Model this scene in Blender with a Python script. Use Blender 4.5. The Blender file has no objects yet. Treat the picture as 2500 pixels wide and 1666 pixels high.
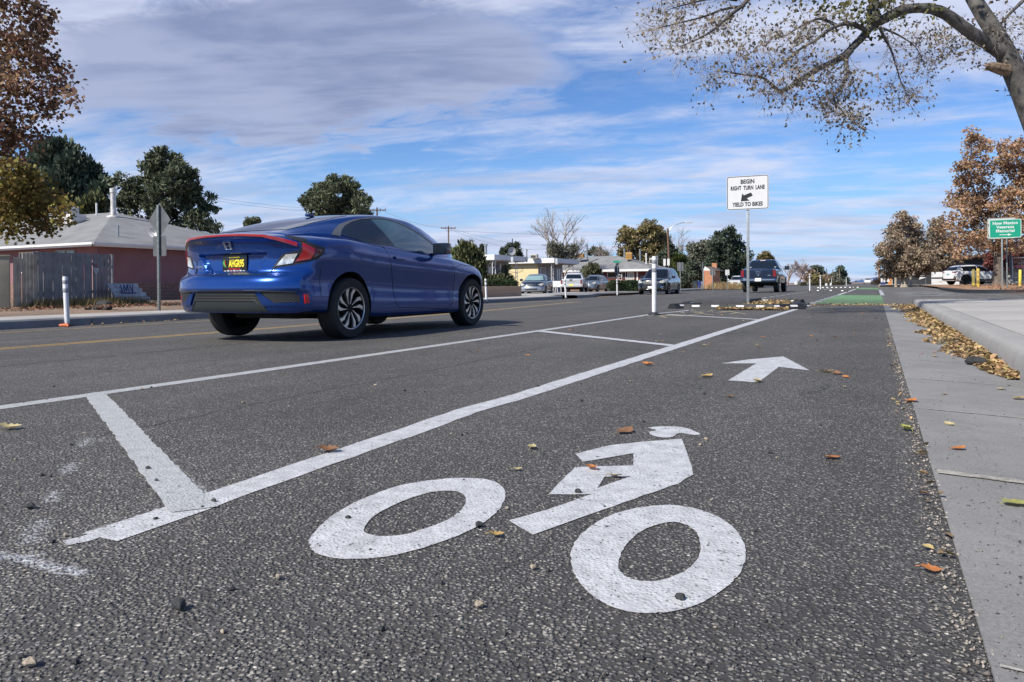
import bpy, bmesh, math, random
import numpy as np
from mathutils import Vector, Matrix
from mathutils.bvhtree import BVHTree
from mathutils.geometry import delaunay_2d_cdt
random.seed(7); RNG=np.random.default_rng(7)
S=bpy.context.scene; C=S.collection
rad=math.radians
# ------------------------------------------------------------------ camera (eye 0.54 m above the bike lane)
EYE=np.array([0,0,.54]); FPX=1805.; YAW=math.atan(890/1805.); ROLL=rad(.5); PX,PY=1250.,696.7
FW=np.array([-math.sin(YAW),math.cos(YAW),0]); RT=np.array([math.cos(YAW),math.sin(YAW),0]); UP=np.array([0,0,1.])
XC=RT*math.cos(ROLL)-UP*math.sin(ROLL); YC=UP*math.cos(ROLL)+RT*math.sin(ROLL)
cd=bpy.data.cameras.new('camera'); cam=bpy.data.objects.new('camera',cd); C.objects.link(cam); S.camera=cam
M3=Matrix(((XC[0],YC[0],-FW[0]),(XC[1],YC[1],-FW[1]),(XC[2],YC[2],-FW[2])))
cam.matrix_world=Matrix.Translation(Vector(EYE)) @ M3.to_4x4()
cd.sensor_width=36; cd.lens=36*FPX/2500; cd.shift_y=-(833-PY)/2500; cd.clip_start=.05; cd.clip_end=20000
def ray(x,y): return FW+XC*(x-PX)/FPX-YC*(y-PY)/FPX
def at(x,y,d): return EYE+ray(x,y)*d          # point at depth d seen in a given direction
def gh(X,Y):                                   # height of the street surface: crowned road, right side rising far away
    z=np.interp(X,[-60,-12.5,-10.5,-8,-6,-3.6,-1.5,.137,60],[-.1,-.1,-.085,-.045,-.015,0,0,0,0])
    return float(z+np.clip((X-3)/8,0,1)*np.clip((Y-25)/35,0,1)*.28)
def gpos(x,d,dz=0):                            # ground point in the direction of column x at depth d
    p=at(x,PY-(x-PX)*.0087,d); return Vector((p[0],p[1],gh(p[0],p[1])+dz))
def zat(x,y,d): return float(at(x,y,d)[2])
# ------------------------------------------------------------------ sun and sky
SD=Vector((-.45,-1.0,1.0)).normalized()
sl=bpy.data.lights.new('sun','SUN'); sl.energy=5.0; sl.angle=rad(.6); sl.color=(1,.94,.83)
so=bpy.data.objects.new('sun',sl); C.objects.link(so); so.rotation_euler=SD.to_track_quat('Z','Y').to_euler()
W=bpy.data.worlds.new('World'); S.world=W; W.use_nodes=True
def build_world():
    nt=W.node_tree; nt.nodes.clear(); N=nt.nodes.new; L=nt.links.new
    out=N('ShaderNodeOutputWorld'); sky=N('ShaderNodeTexSky'); sky.sky_type='NISHITA'; sky.sun_disc=False
    sky.sun_elevation=math.asin(SD.z); sky.sun_rotation=math.atan2(SD.x,SD.y); sky.altitude=1600; sky.air_density=1.15; sky.dust_density=.6; sky.ozone_density=3.5
    bg=N('ShaderNodeBackground'); bg.inputs[1].default_value=SKY_STR
    hs=N('ShaderNodeHueSaturation'); hs.inputs['Saturation'].default_value=1.0; 
    tint=N('ShaderNodeMix'); tint.data_type='RGBA'; tint.blend_type='MULTIPLY'; tint.inputs[0].default_value=1; L(sky.outputs[0],tint.inputs[6]); tint.inputs[7].default_value=(.85,1.10,1.45,1)
    L(tint.outputs[2],hs.inputs['Color']); L(hs.outputs[0],bg.inputs[0])
    tc=N('ShaderNodeTexCoord')
    def m(op,a,b=None,c=None,cl=False):
        n=N('ShaderNodeMath'); n.operation=op; n.use_clamp=cl
        for i,v in enumerate((a,b,c)):
            if v is None: continue
            if isinstance(v,(int,float)): n.inputs[i].default_value=v
            else: L(v,n.inputs[i])
        return n.outputs[0]
    def dot(v):
        n=N('ShaderNodeVectorMath'); n.operation='DOT_PRODUCT'; L(tc.outputs['Generated'],n.inputs[0]); n.inputs[1].default_value=v; return n.outputs['Value']
    r=dot(tuple(RT)); f=dot(tuple(FW)); z=dot((0,0,1))
    zz=m('ADD',m('MAXIMUM',z,0.0),.13)
    a=m('DIVIDE',r,zz); b=m('DIVIDE',f,zz)
    def vec(x,y,w=0.):
        n=N('ShaderNodeCombineXYZ')
        for i,v in enumerate((x,y,w)):
            if isinstance(v,(int,float)): n.inputs[i].default_value=v
            else: L(v,n.inputs[i])
        return n.outputs[0]
    def noise(v,sc,det,rough=.5,dist=0.):
        n=N('ShaderNodeTexNoise'); n.inputs['Scale'].default_value=sc; n.inputs['Detail'].default_value=det; n.inputs['Roughness'].default_value=rough; n.inputs['Distortion'].default_value=dist
        L(v,n.inputs['Vector']); return n.outputs[0]
    def ss(x,lo,hi):
        n=N('ShaderNodeMapRange'); n.interpolation_type='SMOOTHSTEP'; L(x,n.inputs[0]) 
        n.inputs[1].default_value=lo; n.inputs[2].default_value=hi; n.inputs[3].default_value=0; n.inputs[4].default_value=1; return n.outputs[0]
    fl=m('MAXIMUM',f,.15); u=m('DIVIDE',r,fl); v=m('DIVIDE',z,fl)
    # slanting streaks
    a2=m('ADD',m('MULTIPLY',a,.55),m('MULTIPLY',b,-.06)); b2=m('ADD',m('MULTIPLY',b,1.0),m('MULTIPLY',a,.28))
    n1=noise(vec(a2,b2,CL_SEED),.85,9,.55,.5)
    n2=noise(vec(m('MULTIPLY',a,1.3),m('ADD',m('MULTIPLY',b,1.8),m('MULTIPLY',a,.4)),9.3),2.6,9,.62,.5)
    n3=noise(vec(m('MULTIPLY',a,.4),m('ADD',m('MULTIPLY',b,1.7),m('MULTIPLY',a,.42)),21.3),1.5,9,.64,.8)
    # more cover on the left than on the right
    cov=m('ADD',m('MULTIPLY',n1,.55),m('ADD',m('MULTIPLY',n2,.22),m('MULTIPLY',n3,.33)))
    cov=m('ADD',cov,m('MULTIPLY',ss(u,-.7,.62),-.035))
    cov=m('ADD',cov,m('MULTIPLY',ss(v,.0,.07),-.05))
    # clear blue belt right of centre
    w1=m('MULTIPLY',m('SUBTRACT',u,.42),1/.40); w2=m('MULTIPLY',m('SUBTRACT',v,.20),1/.10)
    belt=m('SUBTRACT',1.,m('ADD',m('MULTIPLY',w1,w1),m('MULTIPLY',w2,w2)),cl=True)
    cov=m('ADD',cov,m('MULTIPLY',belt,-.05))
    c=ss(cov,CL_LO,CL_HI)
    hz=N('ShaderNodeBackground'); hz.inputs[0].default_value=(.34,.61,.97,1); hz.inputs[1].default_value=.77
    hzf=m('MULTIPLY',m('MULTIPLY',m('SUBTRACT',1.,ss(z,-.02,.22)),.85),m('ADD',m('MULTIPLY',ss(f,-.4,.2),.6),.4))
    hm=N('ShaderNodeMixShader'); L(hzf,hm.inputs[0]); L(bg.outputs[0],hm.inputs[1]); L(hz.outputs[0],hm.inputs[2])
    # the big heavy cloud bank upper left
    e1=m('MULTIPLY',m('SUBTRACT',m('ADD',u,m('MULTIPLY',m('SUBTRACT',n1,.5),.55)),-.30),1/.38)
    e2=m('MULTIPLY',m('SUBTRACT',m('ADD',m('ADD',v,m('MULTIPLY',u,-.10)),m('MULTIPLY',m('SUBTRACT',n2,.5),.20)),.33),1/.125)
    big=m('SUBTRACT',1.,m('ADD',m('MULTIPLY',e1,e1),m('MULTIPLY',e2,e2)))
    bigc=ss(big,-.05,.60)
    call=m('MAXIMUM',c,bigc)
    # cloud tone
    n4=noise(vec(m('MULTIPLY',a,.7),m('MULTIPLY',b,1.9),3.3),1.5,6,.55,.3)
    shade=m('ADD',m('MULTIPLY',bigc,.62),m('MULTIPLY',ss(n4,.42,.66),.42),cl=True)
    mixc=N('ShaderNodeMix'); mixc.data_type='RGBA'; L(shade,mixc.inputs[0])
    mixc.inputs[6].default_value=(.70,.75,.93,1); mixc.inputs[7].default_value=(.27,.32,.51,1)
    cb=N('ShaderNodeBackground'); L(mixc.outputs[2],cb.inputs[0]); cb.inputs[1].default_value=.79
    ms=N('ShaderNodeMixShader'); front=m('MULTIPLY',m('SUBTRACT',1.,ss(z,.42,.62)),ss(f,-.35,.25))
    L(m('MULTIPLY',m('MULTIPLY',call,.90),m('ADD',m('MULTIPLY',front,.88),.12)),ms.inputs[0]); L(hm.outputs[0],ms.inputs[1]); L(cb.outputs[0],ms.inputs[2]); L(ms.outputs[0],out.inputs[0])
SKY_STR=.075; CL_SEED=4.6; CL_LO=.37; CL_HI=.56
build_world()
S.render.engine='CYCLES'
S.view_settings.view_transform='Standard'; S.view_settings.look='None'; S.view_settings.gamma=1; S.view_settings.exposure=.36
S.render.resolution_x=1024; S.render.resolution_y=682
# ------------------------------------------------------------------ materials
_M={}
def M(name,col=(.5,.5,.5),rough=.6,metal=0.,coat=0.,var=.0,vs=3.,bump=0.,bs=30.,spec=.5,trans=0.,island=0.,hue=0.,alpha=1.):
    if name in _M: return _M[name]
    m=bpy.data.materials.new(name); m.use_nodes=True; nt=m.node_tree; b=nt.nodes['Principled BSDF']; N=nt.nodes.new; L=nt.links.new
    b.inputs['Roughness'].default_value=rough; b.inputs['Metallic'].default_value=metal; b.inputs['Coat Weight'].default_value=coat; b.inputs['Coat Roughness'].default_value=.04
    b.inputs['Specular IOR Level'].default_value=spec
    c4=(*col,1)
    tc=N('ShaderNodeTexCoord')
    last=None
    if var>0:
        n=N('ShaderNodeTexNoise'); n.inputs['Scale'].default_value=vs; n.inputs['Detail'].default_value=6; L(tc.outputs['Object'],n.inputs['Vector'])
        r=N('ShaderNodeMapRange'); L(n.outputs[0],r.inputs[0]); r.inputs[1].default_value=.3; r.inputs[2].default_value=.7; r.inputs[3].default_value=1-var; r.inputs[4].default_value=1+var
        h=N('ShaderNodeHueSaturation'); h.inputs['Color'].default_value=c4; L(r.outputs[0],h.inputs['Value']); last=h.outputs[0]
    if island>0 or hue>0:
        g=N('ShaderNodeNewGeometry'); h=N('ShaderNodeHueSaturation'); 
        if last: L(last,h.inputs['Color'])
        else: h.inputs['Color'].default_value=c4
        r=N('ShaderNodeMapRange'); L(g.outputs['Random Per Island'],r.inputs[0]); r.inputs[3].default_value=1-island; r.inputs[4].default_value=1+island; L(r.outputs[0],h.inputs['Value'])
        mm=N('ShaderNodeMath'); mm.operation='MULTIPLY'; mm.inputs[1].default_value=7.31; L(g.outputs['Random Per Island'],mm.inputs[0]); fr=N('ShaderNodeMath'); fr.operation='FRACT'; L(mm.outputs[0],fr.inputs[0])
        r2=N('ShaderNodeMapRange'); L(fr.outputs[0],r2.inputs[0]); r2.inputs[3].default_value=.5-hue; r2.inputs[4].default_value=.5+hue; L(r2.outputs[0],h.inputs['Hue']); last=h.outputs[0]
    if last: L(last,b.inputs['Base Color'])
    else: b.inputs['Base Color'].default_value=c4
    if bump>0:
        n=N('ShaderNodeTexNoise'); n.inputs['Scale'].default_value=bs; n.inputs['Detail'].default_value=5; L(tc.outputs['Object'],n.inputs['Vector'])
        bp=N('ShaderNodeBump'); bp.inputs['Strength'].default_value=bump; bp.inputs['Distance'].default_value=.01; L(n.outputs[0],bp.inputs['Height']); L(bp.outputs[0],b.inputs['Normal'])
    if trans>0:
        t=N('ShaderNodeBsdfTranslucent'); 
        if last: L(last,t.inputs['Color'])
        else: t.inputs['Color'].default_value=c4
        ms=N('ShaderNodeMixShader'); ms.inputs[0].default_value=trans; L(b.outputs[0],ms.inputs[1]); L(t.outputs[0],ms.inputs[2]); L(ms.outputs[0],nt.nodes['Material Output'].inputs[0])
    _M[name]=m; return m
def mix(nt,fac,a,b):
    n=nt.nodes.new('ShaderNodeMix'); n.data_type='RGBA'
    for s,v in ((0,fac),(6,a),(7,b)):
        if isinstance(v,(int,float)): n.inputs[s].default_value=v
        elif isinstance(v,tuple): n.inputs[s].default_value=(*v,1)
        else: nt.links.new(v,n.inputs[s])
    return n.outputs[2]
def asphalt_mat(name='asphalt',base=1.,paint=None,green=False):
    m=bpy.data.materials.new(name); m.use_nodes=True; nt=m.node_tree; b=nt.nodes['Principled BSDF']; N=nt.nodes.new; L=nt.links.new
    tc=N('ShaderNodeTexCoord'); P=tc.outputs['Object']
    def vor(sc,feat='F1',rnd=1.):
        v=N('ShaderNodeTexVoronoi'); v.inputs['Scale'].default_value=sc; v.feature=feat; v.inputs['Randomness'].default_value=rnd; L(P,v.inputs['Vector']); return v
    def noi(sc,det=4,ro=.5):
        n=N('ShaderNodeTexNoise'); n.inputs['Scale'].default_value=sc; n.inputs['Detail'].default_value=det; n.inputs['Roughness'].default_value=ro; L(P,n.inputs['Vector']); return n.outputs[0]
    def rng(x,a,b_,c,d,sm=False):
        r=N('ShaderNodeMapRange'); L(x,r.inputs[0]); r.inputs[1].default_value=a; r.inputs[2].default_value=b_; r.inputs[3].default_value=c; r.inputs[4].default_value=d
        if sm: r.interpolation_type='SMOOTHSTEP'
        return r.outputs[0]
    def mth(op,a,b_):
        n=N('ShaderNodeMath'); n.operation=op
        for i,v in enumerate((a,b_)):
            if isinstance(v,(int,float)): n.inputs[i].default_value=v
            else: L(v,n.inputs[i])
        return n.outputs[0]
    v1=vor(118); v2=vor(240)
    sp=N('ShaderNodeSeparateColor'); L(v1.outputs['Color'],sp.inputs[0])
    sp2=N('ShaderNodeSeparateColor'); L(v2.outputs['Color'],sp2.inputs[0])
    gap=rng(v1.outputs['Distance'],.25,.62,1.,0.)          # 1 on stones, 0 in binder
    cr=N('ShaderNodeValToRGB'); L(sp.outputs[0],cr.inputs[0]); e=cr.color_ramp.elements
    cols=[(0,(.036,.034,.033)),(.3,(.060,.057,.055)),(.62,(.090,.086,.081)),(.83,(.125,.118,.108)),(.96,(.16,.148,.128)),(.992,(.28,.26,.22))]
    e[0].position=0; e[0].color=(*cols[0][1],1); e[1].position=1; e[1].color=(.42,.40,.36,1)
    for p,c in cols[1:]:
        q=e.new(p); q.color=(*c,1)
    stone=cr.outputs[0]
    binder=(.032,.030,.028)
    col=mix(nt,gap,binder,stone)
    col=mix(nt,mth('MULTIPLY',rng(sp2.outputs[1],.93,.98,0,1),.6),col,(.36,.34,.30))
    big=noi(.55,5,.6); med=noi(6,4)
    h=N('ShaderNodeHueSaturation'); L(col,h.inputs['Color']); L(mth('MULTIPLY',rng(big,.3,.7,.82*base*1.5,1.18*base*1.5),rng(med,.3,.7,.9,1.1)),h.inputs['Value'])
    col=h.outputs[0]
    mp=N('ShaderNodeMapping'); mp.inputs['Scale'].default_value=(1.5,.10,1); L(P,mp.inputs[0]); n5=N('ShaderNodeTexNoise'); n5.inputs['Scale'].default_value=1.; n5.inputs['Detail'].default_value=5; L(mp.outputs[0],n5.inputs['Vector'])
    n6=noi(1.7,7,.7); h2=N('ShaderNodeHueSaturation'); L(col,h2.inputs['Color']); L(mth('MULTIPLY',rng(n5.outputs[0],.32,.68,.84,1.14),mth('MULTIPLY',rng(n6,.60,.72,1.,.74),rng(noi(.9,3),.3,.7,.93,1.07))),h2.inputs['Value']); col=h2.outputs[0]
    wv=N('ShaderNodeTexNoise'); wv.inputs['Scale'].default_value=3.5; wv.inputs['Detail'].default_value=5; L(P,wv.inputs['Vector']); wm=N('ShaderNodeVectorMath'); wm.operation='MULTIPLY_ADD'; L(wv.outputs['Color'],wm.inputs[0]); wm.inputs[1].default_value=(.35,.35,0); L(P,wm.inputs[2])
    ve=N('ShaderNodeTexVoronoi'); ve.feature='DISTANCE_TO_EDGE'; ve.inputs['Scale'].default_value=.62; L(wm.outputs[0],ve.inputs['Vector'])
    ck=mth('MULTIPLY',rng(ve.outputs['Distance'],.0,.006,1.,0.),rng(noi(.45,4),.50,.58,0.,1.)); col=mix(nt,mth('MULTIPLY',ck,.75),col,(.012,.012,.012))
    height=mth('ADD',mth('MULTIPLY',gap,mth('ADD',.45,mth('MULTIPLY',sp.outputs[1],.75))),mth('MULTIPLY',noi(300,2),.18))
    if paint:
        wear=noi(40,6,.65); wear2=noi(3,4,.6)
        pc=mix(nt,rng(noi(18,6,.7),.35,.7,0,1),paint[0],paint[1])
        f=rng(mth('ADD',mth('MULTIPLY',wear,.75),mth('MULTIPLY',wear2,.25)),paint[2],paint[2]+.05,0,1)
        f=mth('MAXIMUM',f,0) 
        sock=mth('MULTIPLY',f,rng(mth('MULTIPLY',sp2.outputs[2],1.),.0,paint[3],.15,1) if paint[3]>0 else 1.)
        col=mix(nt,sock,col,pc)
        height=mth('MULTIPLY',height,.22)
        b.inputs['Roughness'].default_value=.5
    else: b.inputs['Roughness'].default_value=.78
    L(col,b.inputs['Base Color'])
    bp=N('ShaderNodeBump'); bp.inputs['Strength'].default_value=.9; bp.inputs['Distance'].default_value=.006; L(height,bp.inputs['Height']); L(bp.outputs[0],b.inputs['Normal'])
    return m
def spray_mat():
    m=asphalt_mat('spray_paint'); nt=m.node_tree; b=nt.nodes['Principled BSDF']
    N=nt.nodes.new; L=nt.links.new
    tc=N('ShaderNodeTexCoord'); n=N('ShaderNodeTexNoise'); n.inputs['Scale'].default_value=75; n.inputs['Detail'].default_value=5; L(tc.outputs['Object'],n.inputs['Vector'])
    at_=N('ShaderNodeAttribute'); at_.attribute_name='dens'
    mr=N('ShaderNodeMath'); mr.operation='ADD'; L(n.outputs[0],mr.inputs[0]); L(at_.outputs['Fac'],mr.inputs[1])
    r=N('ShaderNodeMapRange'); L(mr.outputs[0],r.inputs[0]); r.inputs[1].default_value=.90; r.inputs[2].default_value=1.45
    b.inputs['Base Color'].default_value=(.75,.78,.82,1)
    for l in list(b.inputs['Base Color'].links): nt.links.remove(l)
    tr=N('ShaderNodeBsdfTransparent'); ms=N('ShaderNodeMixShader'); L(r.outputs[0],ms.inputs[0]); L(tr.outputs[0],ms.inputs[1]); L(b.outputs[0],ms.inputs[2]); L(ms.outputs[0],nt.nodes['Material Output'].inputs[0])
    return m
def concrete_mat(name,c1,c2,joint=0,sc=1.):
    m=bpy.data.materials.new(name); m.use_nodes=True; nt=m.node_tree; b=nt.nodes['Principled BSDF']; N=nt.nodes.new; L=nt.links.new
    tc=N('ShaderNodeTexCoord'); P=tc.outputs['Object']
    def noi(s,d,r=.6):
        n=N('ShaderNodeTexNoise'); n.inputs['Scale'].default_value=s; n.inputs['Detail'].default_value=d; n.inputs['Roughness'].default_value=r; L(P,n.inputs['Vector']); return n.outputs[0]
    r=N('ShaderNodeMapRange'); L(noi(1.6*sc,8,.65),r.inputs[0]); r.inputs[1].default_value=.32; r.inputs[2].default_value=.68
    col=mix(nt,r.outputs[0],c1,c2)
    r2=N('ShaderNodeMapRange'); L(noi(140*sc,3),r2.inputs[0]); r2.inputs[1].default_value=.3; r2.inputs[2].default_value=.7; r2.inputs[3].default_value=.82; r2.inputs[4].default_value=1.18
    r3=N('ShaderNodeMapRange'); L(noi(11*sc,6,.7),r3.inputs[0]); r3.inputs[1].default_value=.56; r3.inputs[2].default_value=.74; r3.inputs[3].default_value=1; r3.inputs[4].default_value=.72
    mm=N('ShaderNodeMath'); mm.operation='MULTIPLY'; L(r2.outputs[0],mm.inputs[0]); L(r3.outputs[0],mm.inputs[1])
    h=N('ShaderNodeHueSaturation'); L(col,h.inputs['Color']); L(mm.outputs[0],h.inputs['Value']); L(h.outputs[0],b.inputs['Base Color'])
    b.inputs['Roughness'].default_value=.85
    bp=N('ShaderNodeBump'); bp.inputs['Strength'].default_value=.5; bp.inputs['Distance'].default_value=.003; L(noi(180*sc,4),bp.inputs['Height']); L(bp.outputs[0],b.inputs['Normal'])
    return m
def brick_mat(name,c1,c2,mortar,scale=1.,bw=.2,bh=.065,axis='yz'):
    m=bpy.data.materials.new(name); m.use_nodes=True; nt=m.node_tree; b=nt.nodes['Principled BSDF']; N=nt.nodes.new; L=nt.links.new
    tc=N('ShaderNodeTexCoord'); sx=N('ShaderNodeSeparateXYZ'); L(tc.outputs['Object'],sx.inputs[0]); cx=N('ShaderNodeCombineXYZ')
    ad=N('ShaderNodeMath'); ad.operation='ADD'; L(sx.outputs[0],ad.inputs[0]); L(sx.outputs[1],ad.inputs[1])
    L(ad.outputs[0],cx.inputs[0]); L(sx.outputs[2],cx.inputs[1])
    t=N('ShaderNodeTexBrick'); L(cx.outputs[0],t.inputs['Vector']); t.inputs['Color1'].default_value=(*c1,1); t.inputs['Color2'].default_value=(*c2,1); t.inputs['Mortar'].default_value=(*mortar,1)
    t.inputs['Scale'].default_value=1; t.inputs['Brick Width'].default_value=bw; t.inputs['Row Height'].default_value=bh; t.inputs['Mortar Size'].default_value=.008; t.offset=.5
    n=N('ShaderNodeTexNoise'); n.inputs['Scale'].default_value=9; n.inputs['Detail'].default_value=6; L(tc.outputs['Object'],n.inputs['Vector'])
    h=N('ShaderNodeHueSaturation'); L(t.outputs['Color'],h.inputs['Color']); r=N('ShaderNodeMapRange'); L(n.outputs[0],r.inputs[0]); r.inputs[3].default_value=.6; r.inputs[4].default_value=1.4; L(r.outputs[0],h.inputs['Value'])
    L(h.outputs[0],b.inputs['Base Color']); b.inputs['Roughness'].default_value=.9
    bp=N('ShaderNodeBump'); bp.inputs['Distance'].default_value=.01; bp.inputs['Strength'].default_value=.6; bp.invert=True; L(t.outputs['Fac'],bp.inputs['Height']); L(bp.outputs[0],b.inputs['Normal'])
    return m
# ------------------------------------------------------------------ mesh helpers
class MB:
    def __init__(s): s.v=[]; s.f=[]; s.m=[]
    def add(s,v,f,mi=0):
        o=len(s.v); s.v+= [tuple(map(float,p)) for p in v]; s.f+=[tuple(i+o for i in q) for q in f]; s.m+=[mi]*len(f)
    def box(s,c,d,rz=0.,mi=0,rx=0.,ry=0.,taper=1.):
        hx,hy,hz=d[0]/2,d[1]/2,d[2]/2; R=Matrix.Rotation(rz,3,'Z')@Matrix.Rotation(ry,3,'Y')@Matrix.Rotation(rx,3,'X')
        vs=[]
        for z in (-hz,hz):
            t=taper if z>0 else 1
            for x,y in ((-hx,-hy),(hx,-hy),(hx,hy),(-hx,hy)): vs.append(R@Vector((x*t,y*t,z))+Vector(c))
        s.add(vs,[(3,2,1,0),(4,5,6,7),(0,1,5,4),(1,2,6,5),(2,3,7,6),(3,0,4,7)],mi)
    def bbox(s,c,d,bev=.02,rz=0.,mi=0):       # box with bevelled edges
        bm=bmesh.new(); bmesh.ops.create_cube(bm,size=1)
        for v in bm.verts: v.co=Vector((v.co.x*d[0],v.co.y*d[1],v.co.z*d[2]))
        bmesh.ops.bevel(bm,geom=bm.edges[:],offset=bev,segments=2,affect='EDGES',profile=.7)
        R=Matrix.Rotation(rz,3,'Z'); s.add([R@v.co+Vector(c) for v in bm.verts],[[v.index for v in f.verts] for f in bm.faces],mi); bm.free()
    def tube(s,path,r,n=8,mi=0,cap=True):
        path=[Vector(p) for p in path]; k=len(path); rs=r if hasattr(r,'__len__') else [r]*k
        t0=(path[1]-path[0]).normalized(); up=Vector((0,0,1)) if abs(t0.z)<.9 else Vector((1,0,0)); u=t0.cross(up).normalized()
        vs=[]
        for i,p in enumerate(path):
            t=(path[min(i+1,k-1)]-path[max(i-1,0)]).normalized(); u=(u-t*u.dot(t)).normalized(); w=t.cross(u)
            for j in range(n):
                a=2*math.pi*j/n; vs.append(p+(u*math.cos(a)+w*math.sin(a))*rs[i])
        fs=[(i*n+j,i*n+(j+1)%n,(i+1)*n+(j+1)%n,(i+1)*n+j) for i in range(k-1) for j in range(n)]
        if cap: fs+=[tuple(range(n-1,-1,-1)),tuple((k-1)*n+j for j in range(n))]
        s.add(vs,fs,mi)
    def lathe(s,prof,n=24,c=(0,0,0),axis='Z',mi=0):
        vs=[];k=len(prof)
        for (r,h) in prof:
            for j in range(n):
                a=2*math.pi*j/n; x,y=r*math.cos(a),r*math.sin(a)
                p={'Z':(x,y,h),'X':(h,x,y),'Y':(x,h,y)}[axis]; vs.append((p[0]+c[0],p[1]+c[1],p[2]+c[2]))
        fs=[(i*n+j,i*n+(j+1)%n,(i+1)*n+(j+1)%n,(i+1)*n+j) for i in range(k-1) for j in range(n)]
        s.add(vs,fs,mi)
    def prism(s,poly,h0,h1,plane='xy',mi=0,off=(0,0,0)):
        n=len(poly)
        def P(a,b,h): q={'xy':(a,b,h),'xz':(a,h,b),'yz':(h,a,b)}[plane]; return (q[0]+off[0],q[1]+off[1],q[2]+off[2])
        vs=[P(a,b,h0) for a,b in poly]+[P(a,b,h1) for a,b in poly]
        s.add(vs,[tuple(range(n-1,-1,-1)),tuple(range(n,2*n))]+[(i,(i+1)%n,n+(i+1)%n,n+i) for i in range(n)],mi)
    def ell(s,c,r,n=10,mi=0,jit=0.):
        vs=[];m=max(4,n//2+1)
        for i in range(m+1):
            th=math.pi*i/m
            for j in range(n):
                a=2*math.pi*j/n; k=1+random.uniform(-jit,jit); vs.append((c[0]+r[0]*k*math.sin(th)*math.cos(a),c[1]+r[1]*k*math.sin(th)*math.sin(a),c[2]+r[2]*k*math.cos(th)))
        s.add(vs,[(i*n+j,(i+1)*n+j,(i+1)*n+(j+1)%n,i*n+(j+1)%n) for i in range(m) for j in range(n)],mi)
    def build(s,name,mats,parent=None,smooth=None,loc=None,rz=0.):
        me=bpy.data.meshes.new(name); me.from_pydata(s.v,[],s.f); mats=mats if isinstance(mats,(list,tuple)) else [mats]
        for m in mats: me.materials.append(m)
        if len(mats)>1: me.polygons.foreach_set('material_index',s.m)
        if smooth is not None:
            me.polygons.foreach_set('use_smooth',[True]*len(me.polygons)); me.set_sharp_from_angle(angle=rad(smooth))
        me.update(); return link(name,me,parent,loc,rz)
def link(name,me,parent=None,loc=None,rz=0.):
    o=bpy.data.objects.new(name,me); C.objects.link(o)
    if parent: o.parent=parent
    if loc is not None: o.location=loc
    o.rotation_euler[2]=rz; return o
def tag(o,label=None,cat=None,group=None,kind=None):
    for k,v in (('label',label),('category',cat),('group',group),('kind',kind)):
        if v: o[k]=v
    return o
def thing(name,label,cat,loc=(0,0,0),rz=0.,group=None):
    o=bpy.data.objects.new(name,None); C.objects.link(o); o.location=loc; o.rotation_euler[2]=rz; o.empty_display_size=.2
    return tag(o,label,cat,group)
def copy_tree(o,parent=None):
    c=o.copy(); C.objects.link(c)
    if parent: c.parent=parent
    for ch in list(o.children): copy_tree(ch,c)
    return c
def text_mesh(txt,h,ext=.002,sx=1.,bold=0.,align='CENTER',spacing=1.):
    cu=bpy.data.curves.new('txt','FONT'); cu.body=txt; cu.size=h/.70; cu.align_x=align; cu.align_y='CENTER'; cu.extrude=ext; cu.offset=bold; cu.space_character=spacing; cu.resolution_u=3
    o=bpy.data.objects.new('txt',cu); C.objects.link(o); dg=bpy.context.evaluated_depsgraph_get(); me=bpy.data.meshes.new_from_object(o.evaluated_get(dg)); 
    v=[(p.co.x*sx,p.co.y,p.co.z) for p in me.vertices]; f=[tuple(p.vertices) for p in me.polygons]
    bpy.data.objects.remove(o); bpy.data.curves.remove(cu); bpy.data.meshes.remove(me); return v,f
def add_text(mb,txt,h,frame,mi=0,**k):          # frame: function (u,v,w)->xyz
    v,f=text_mesh(txt,h,**k); mb.add([frame(*p) for p in v],f,mi)
def np_mesh(name,V,F,mat,parent=None,smooth=False):  # V (n,3), F (m,k)
    me=bpy.data.meshes.new(name); me.vertices.add(len(V)); me.vertices.foreach_set('co',np.asarray(V,dtype=np.float32).ravel())
    m,k=F.shape; me.loops.add(m*k); me.loops.foreach_set('vertex_index',F.ravel().astype(np.int32)); me.polygons.add(m)
    me.polygons.foreach_set('loop_start',(np.arange(m)*k).astype(np.int32)); me.materials.append(mat); me.update(calc_edges=True)
    return link(name,me,parent)
# ------------------------------------------------------------------ the setting: terrain, road, kerbs
ASPH=asphalt_mat('asphalt'); ASPH2=asphalt_mat('old_asphalt',1.45)
WHITE=asphalt_mat('white_road_paint',1,((.36,.365,.37),(.58,.59,.60),.355,.05)); WHITE2=asphalt_mat('worn_white_road_paint',1,((.33,.34,.34),(.46,.47,.47),.36,.10))
YELL=asphalt_mat('yellow_road_paint',1,((.42,.26,.05),(.50,.32,.08),.44,.35)); GREEN=asphalt_mat('green_road_paint',1,((.095,.25,.05),(.17,.37,.085),.44,.25))
CONC=concrete_mat('gutter_concrete',(.165,.163,.16),(.245,.24,.235)); WALK=concrete_mat('sidewalk_concrete',(.30,.29,.27),(.385,.37,.35)); KERB=concrete_mat('kerb_concrete',(.25,.245,.235),(.33,.32,.305)); LKERB=concrete_mat('grey_kerb_concrete',(.17,.17,.18),(.23,.23,.235))
DIRT=M('dirt',(.21,.145,.10),.95,var=.35,vs=.8,bump=.8,bs=14)
EARTH=M('leaf_strewn_dirt',(.30,.17,.095),.95,var=.45,vs=4,bump=1,bs=30)
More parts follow.
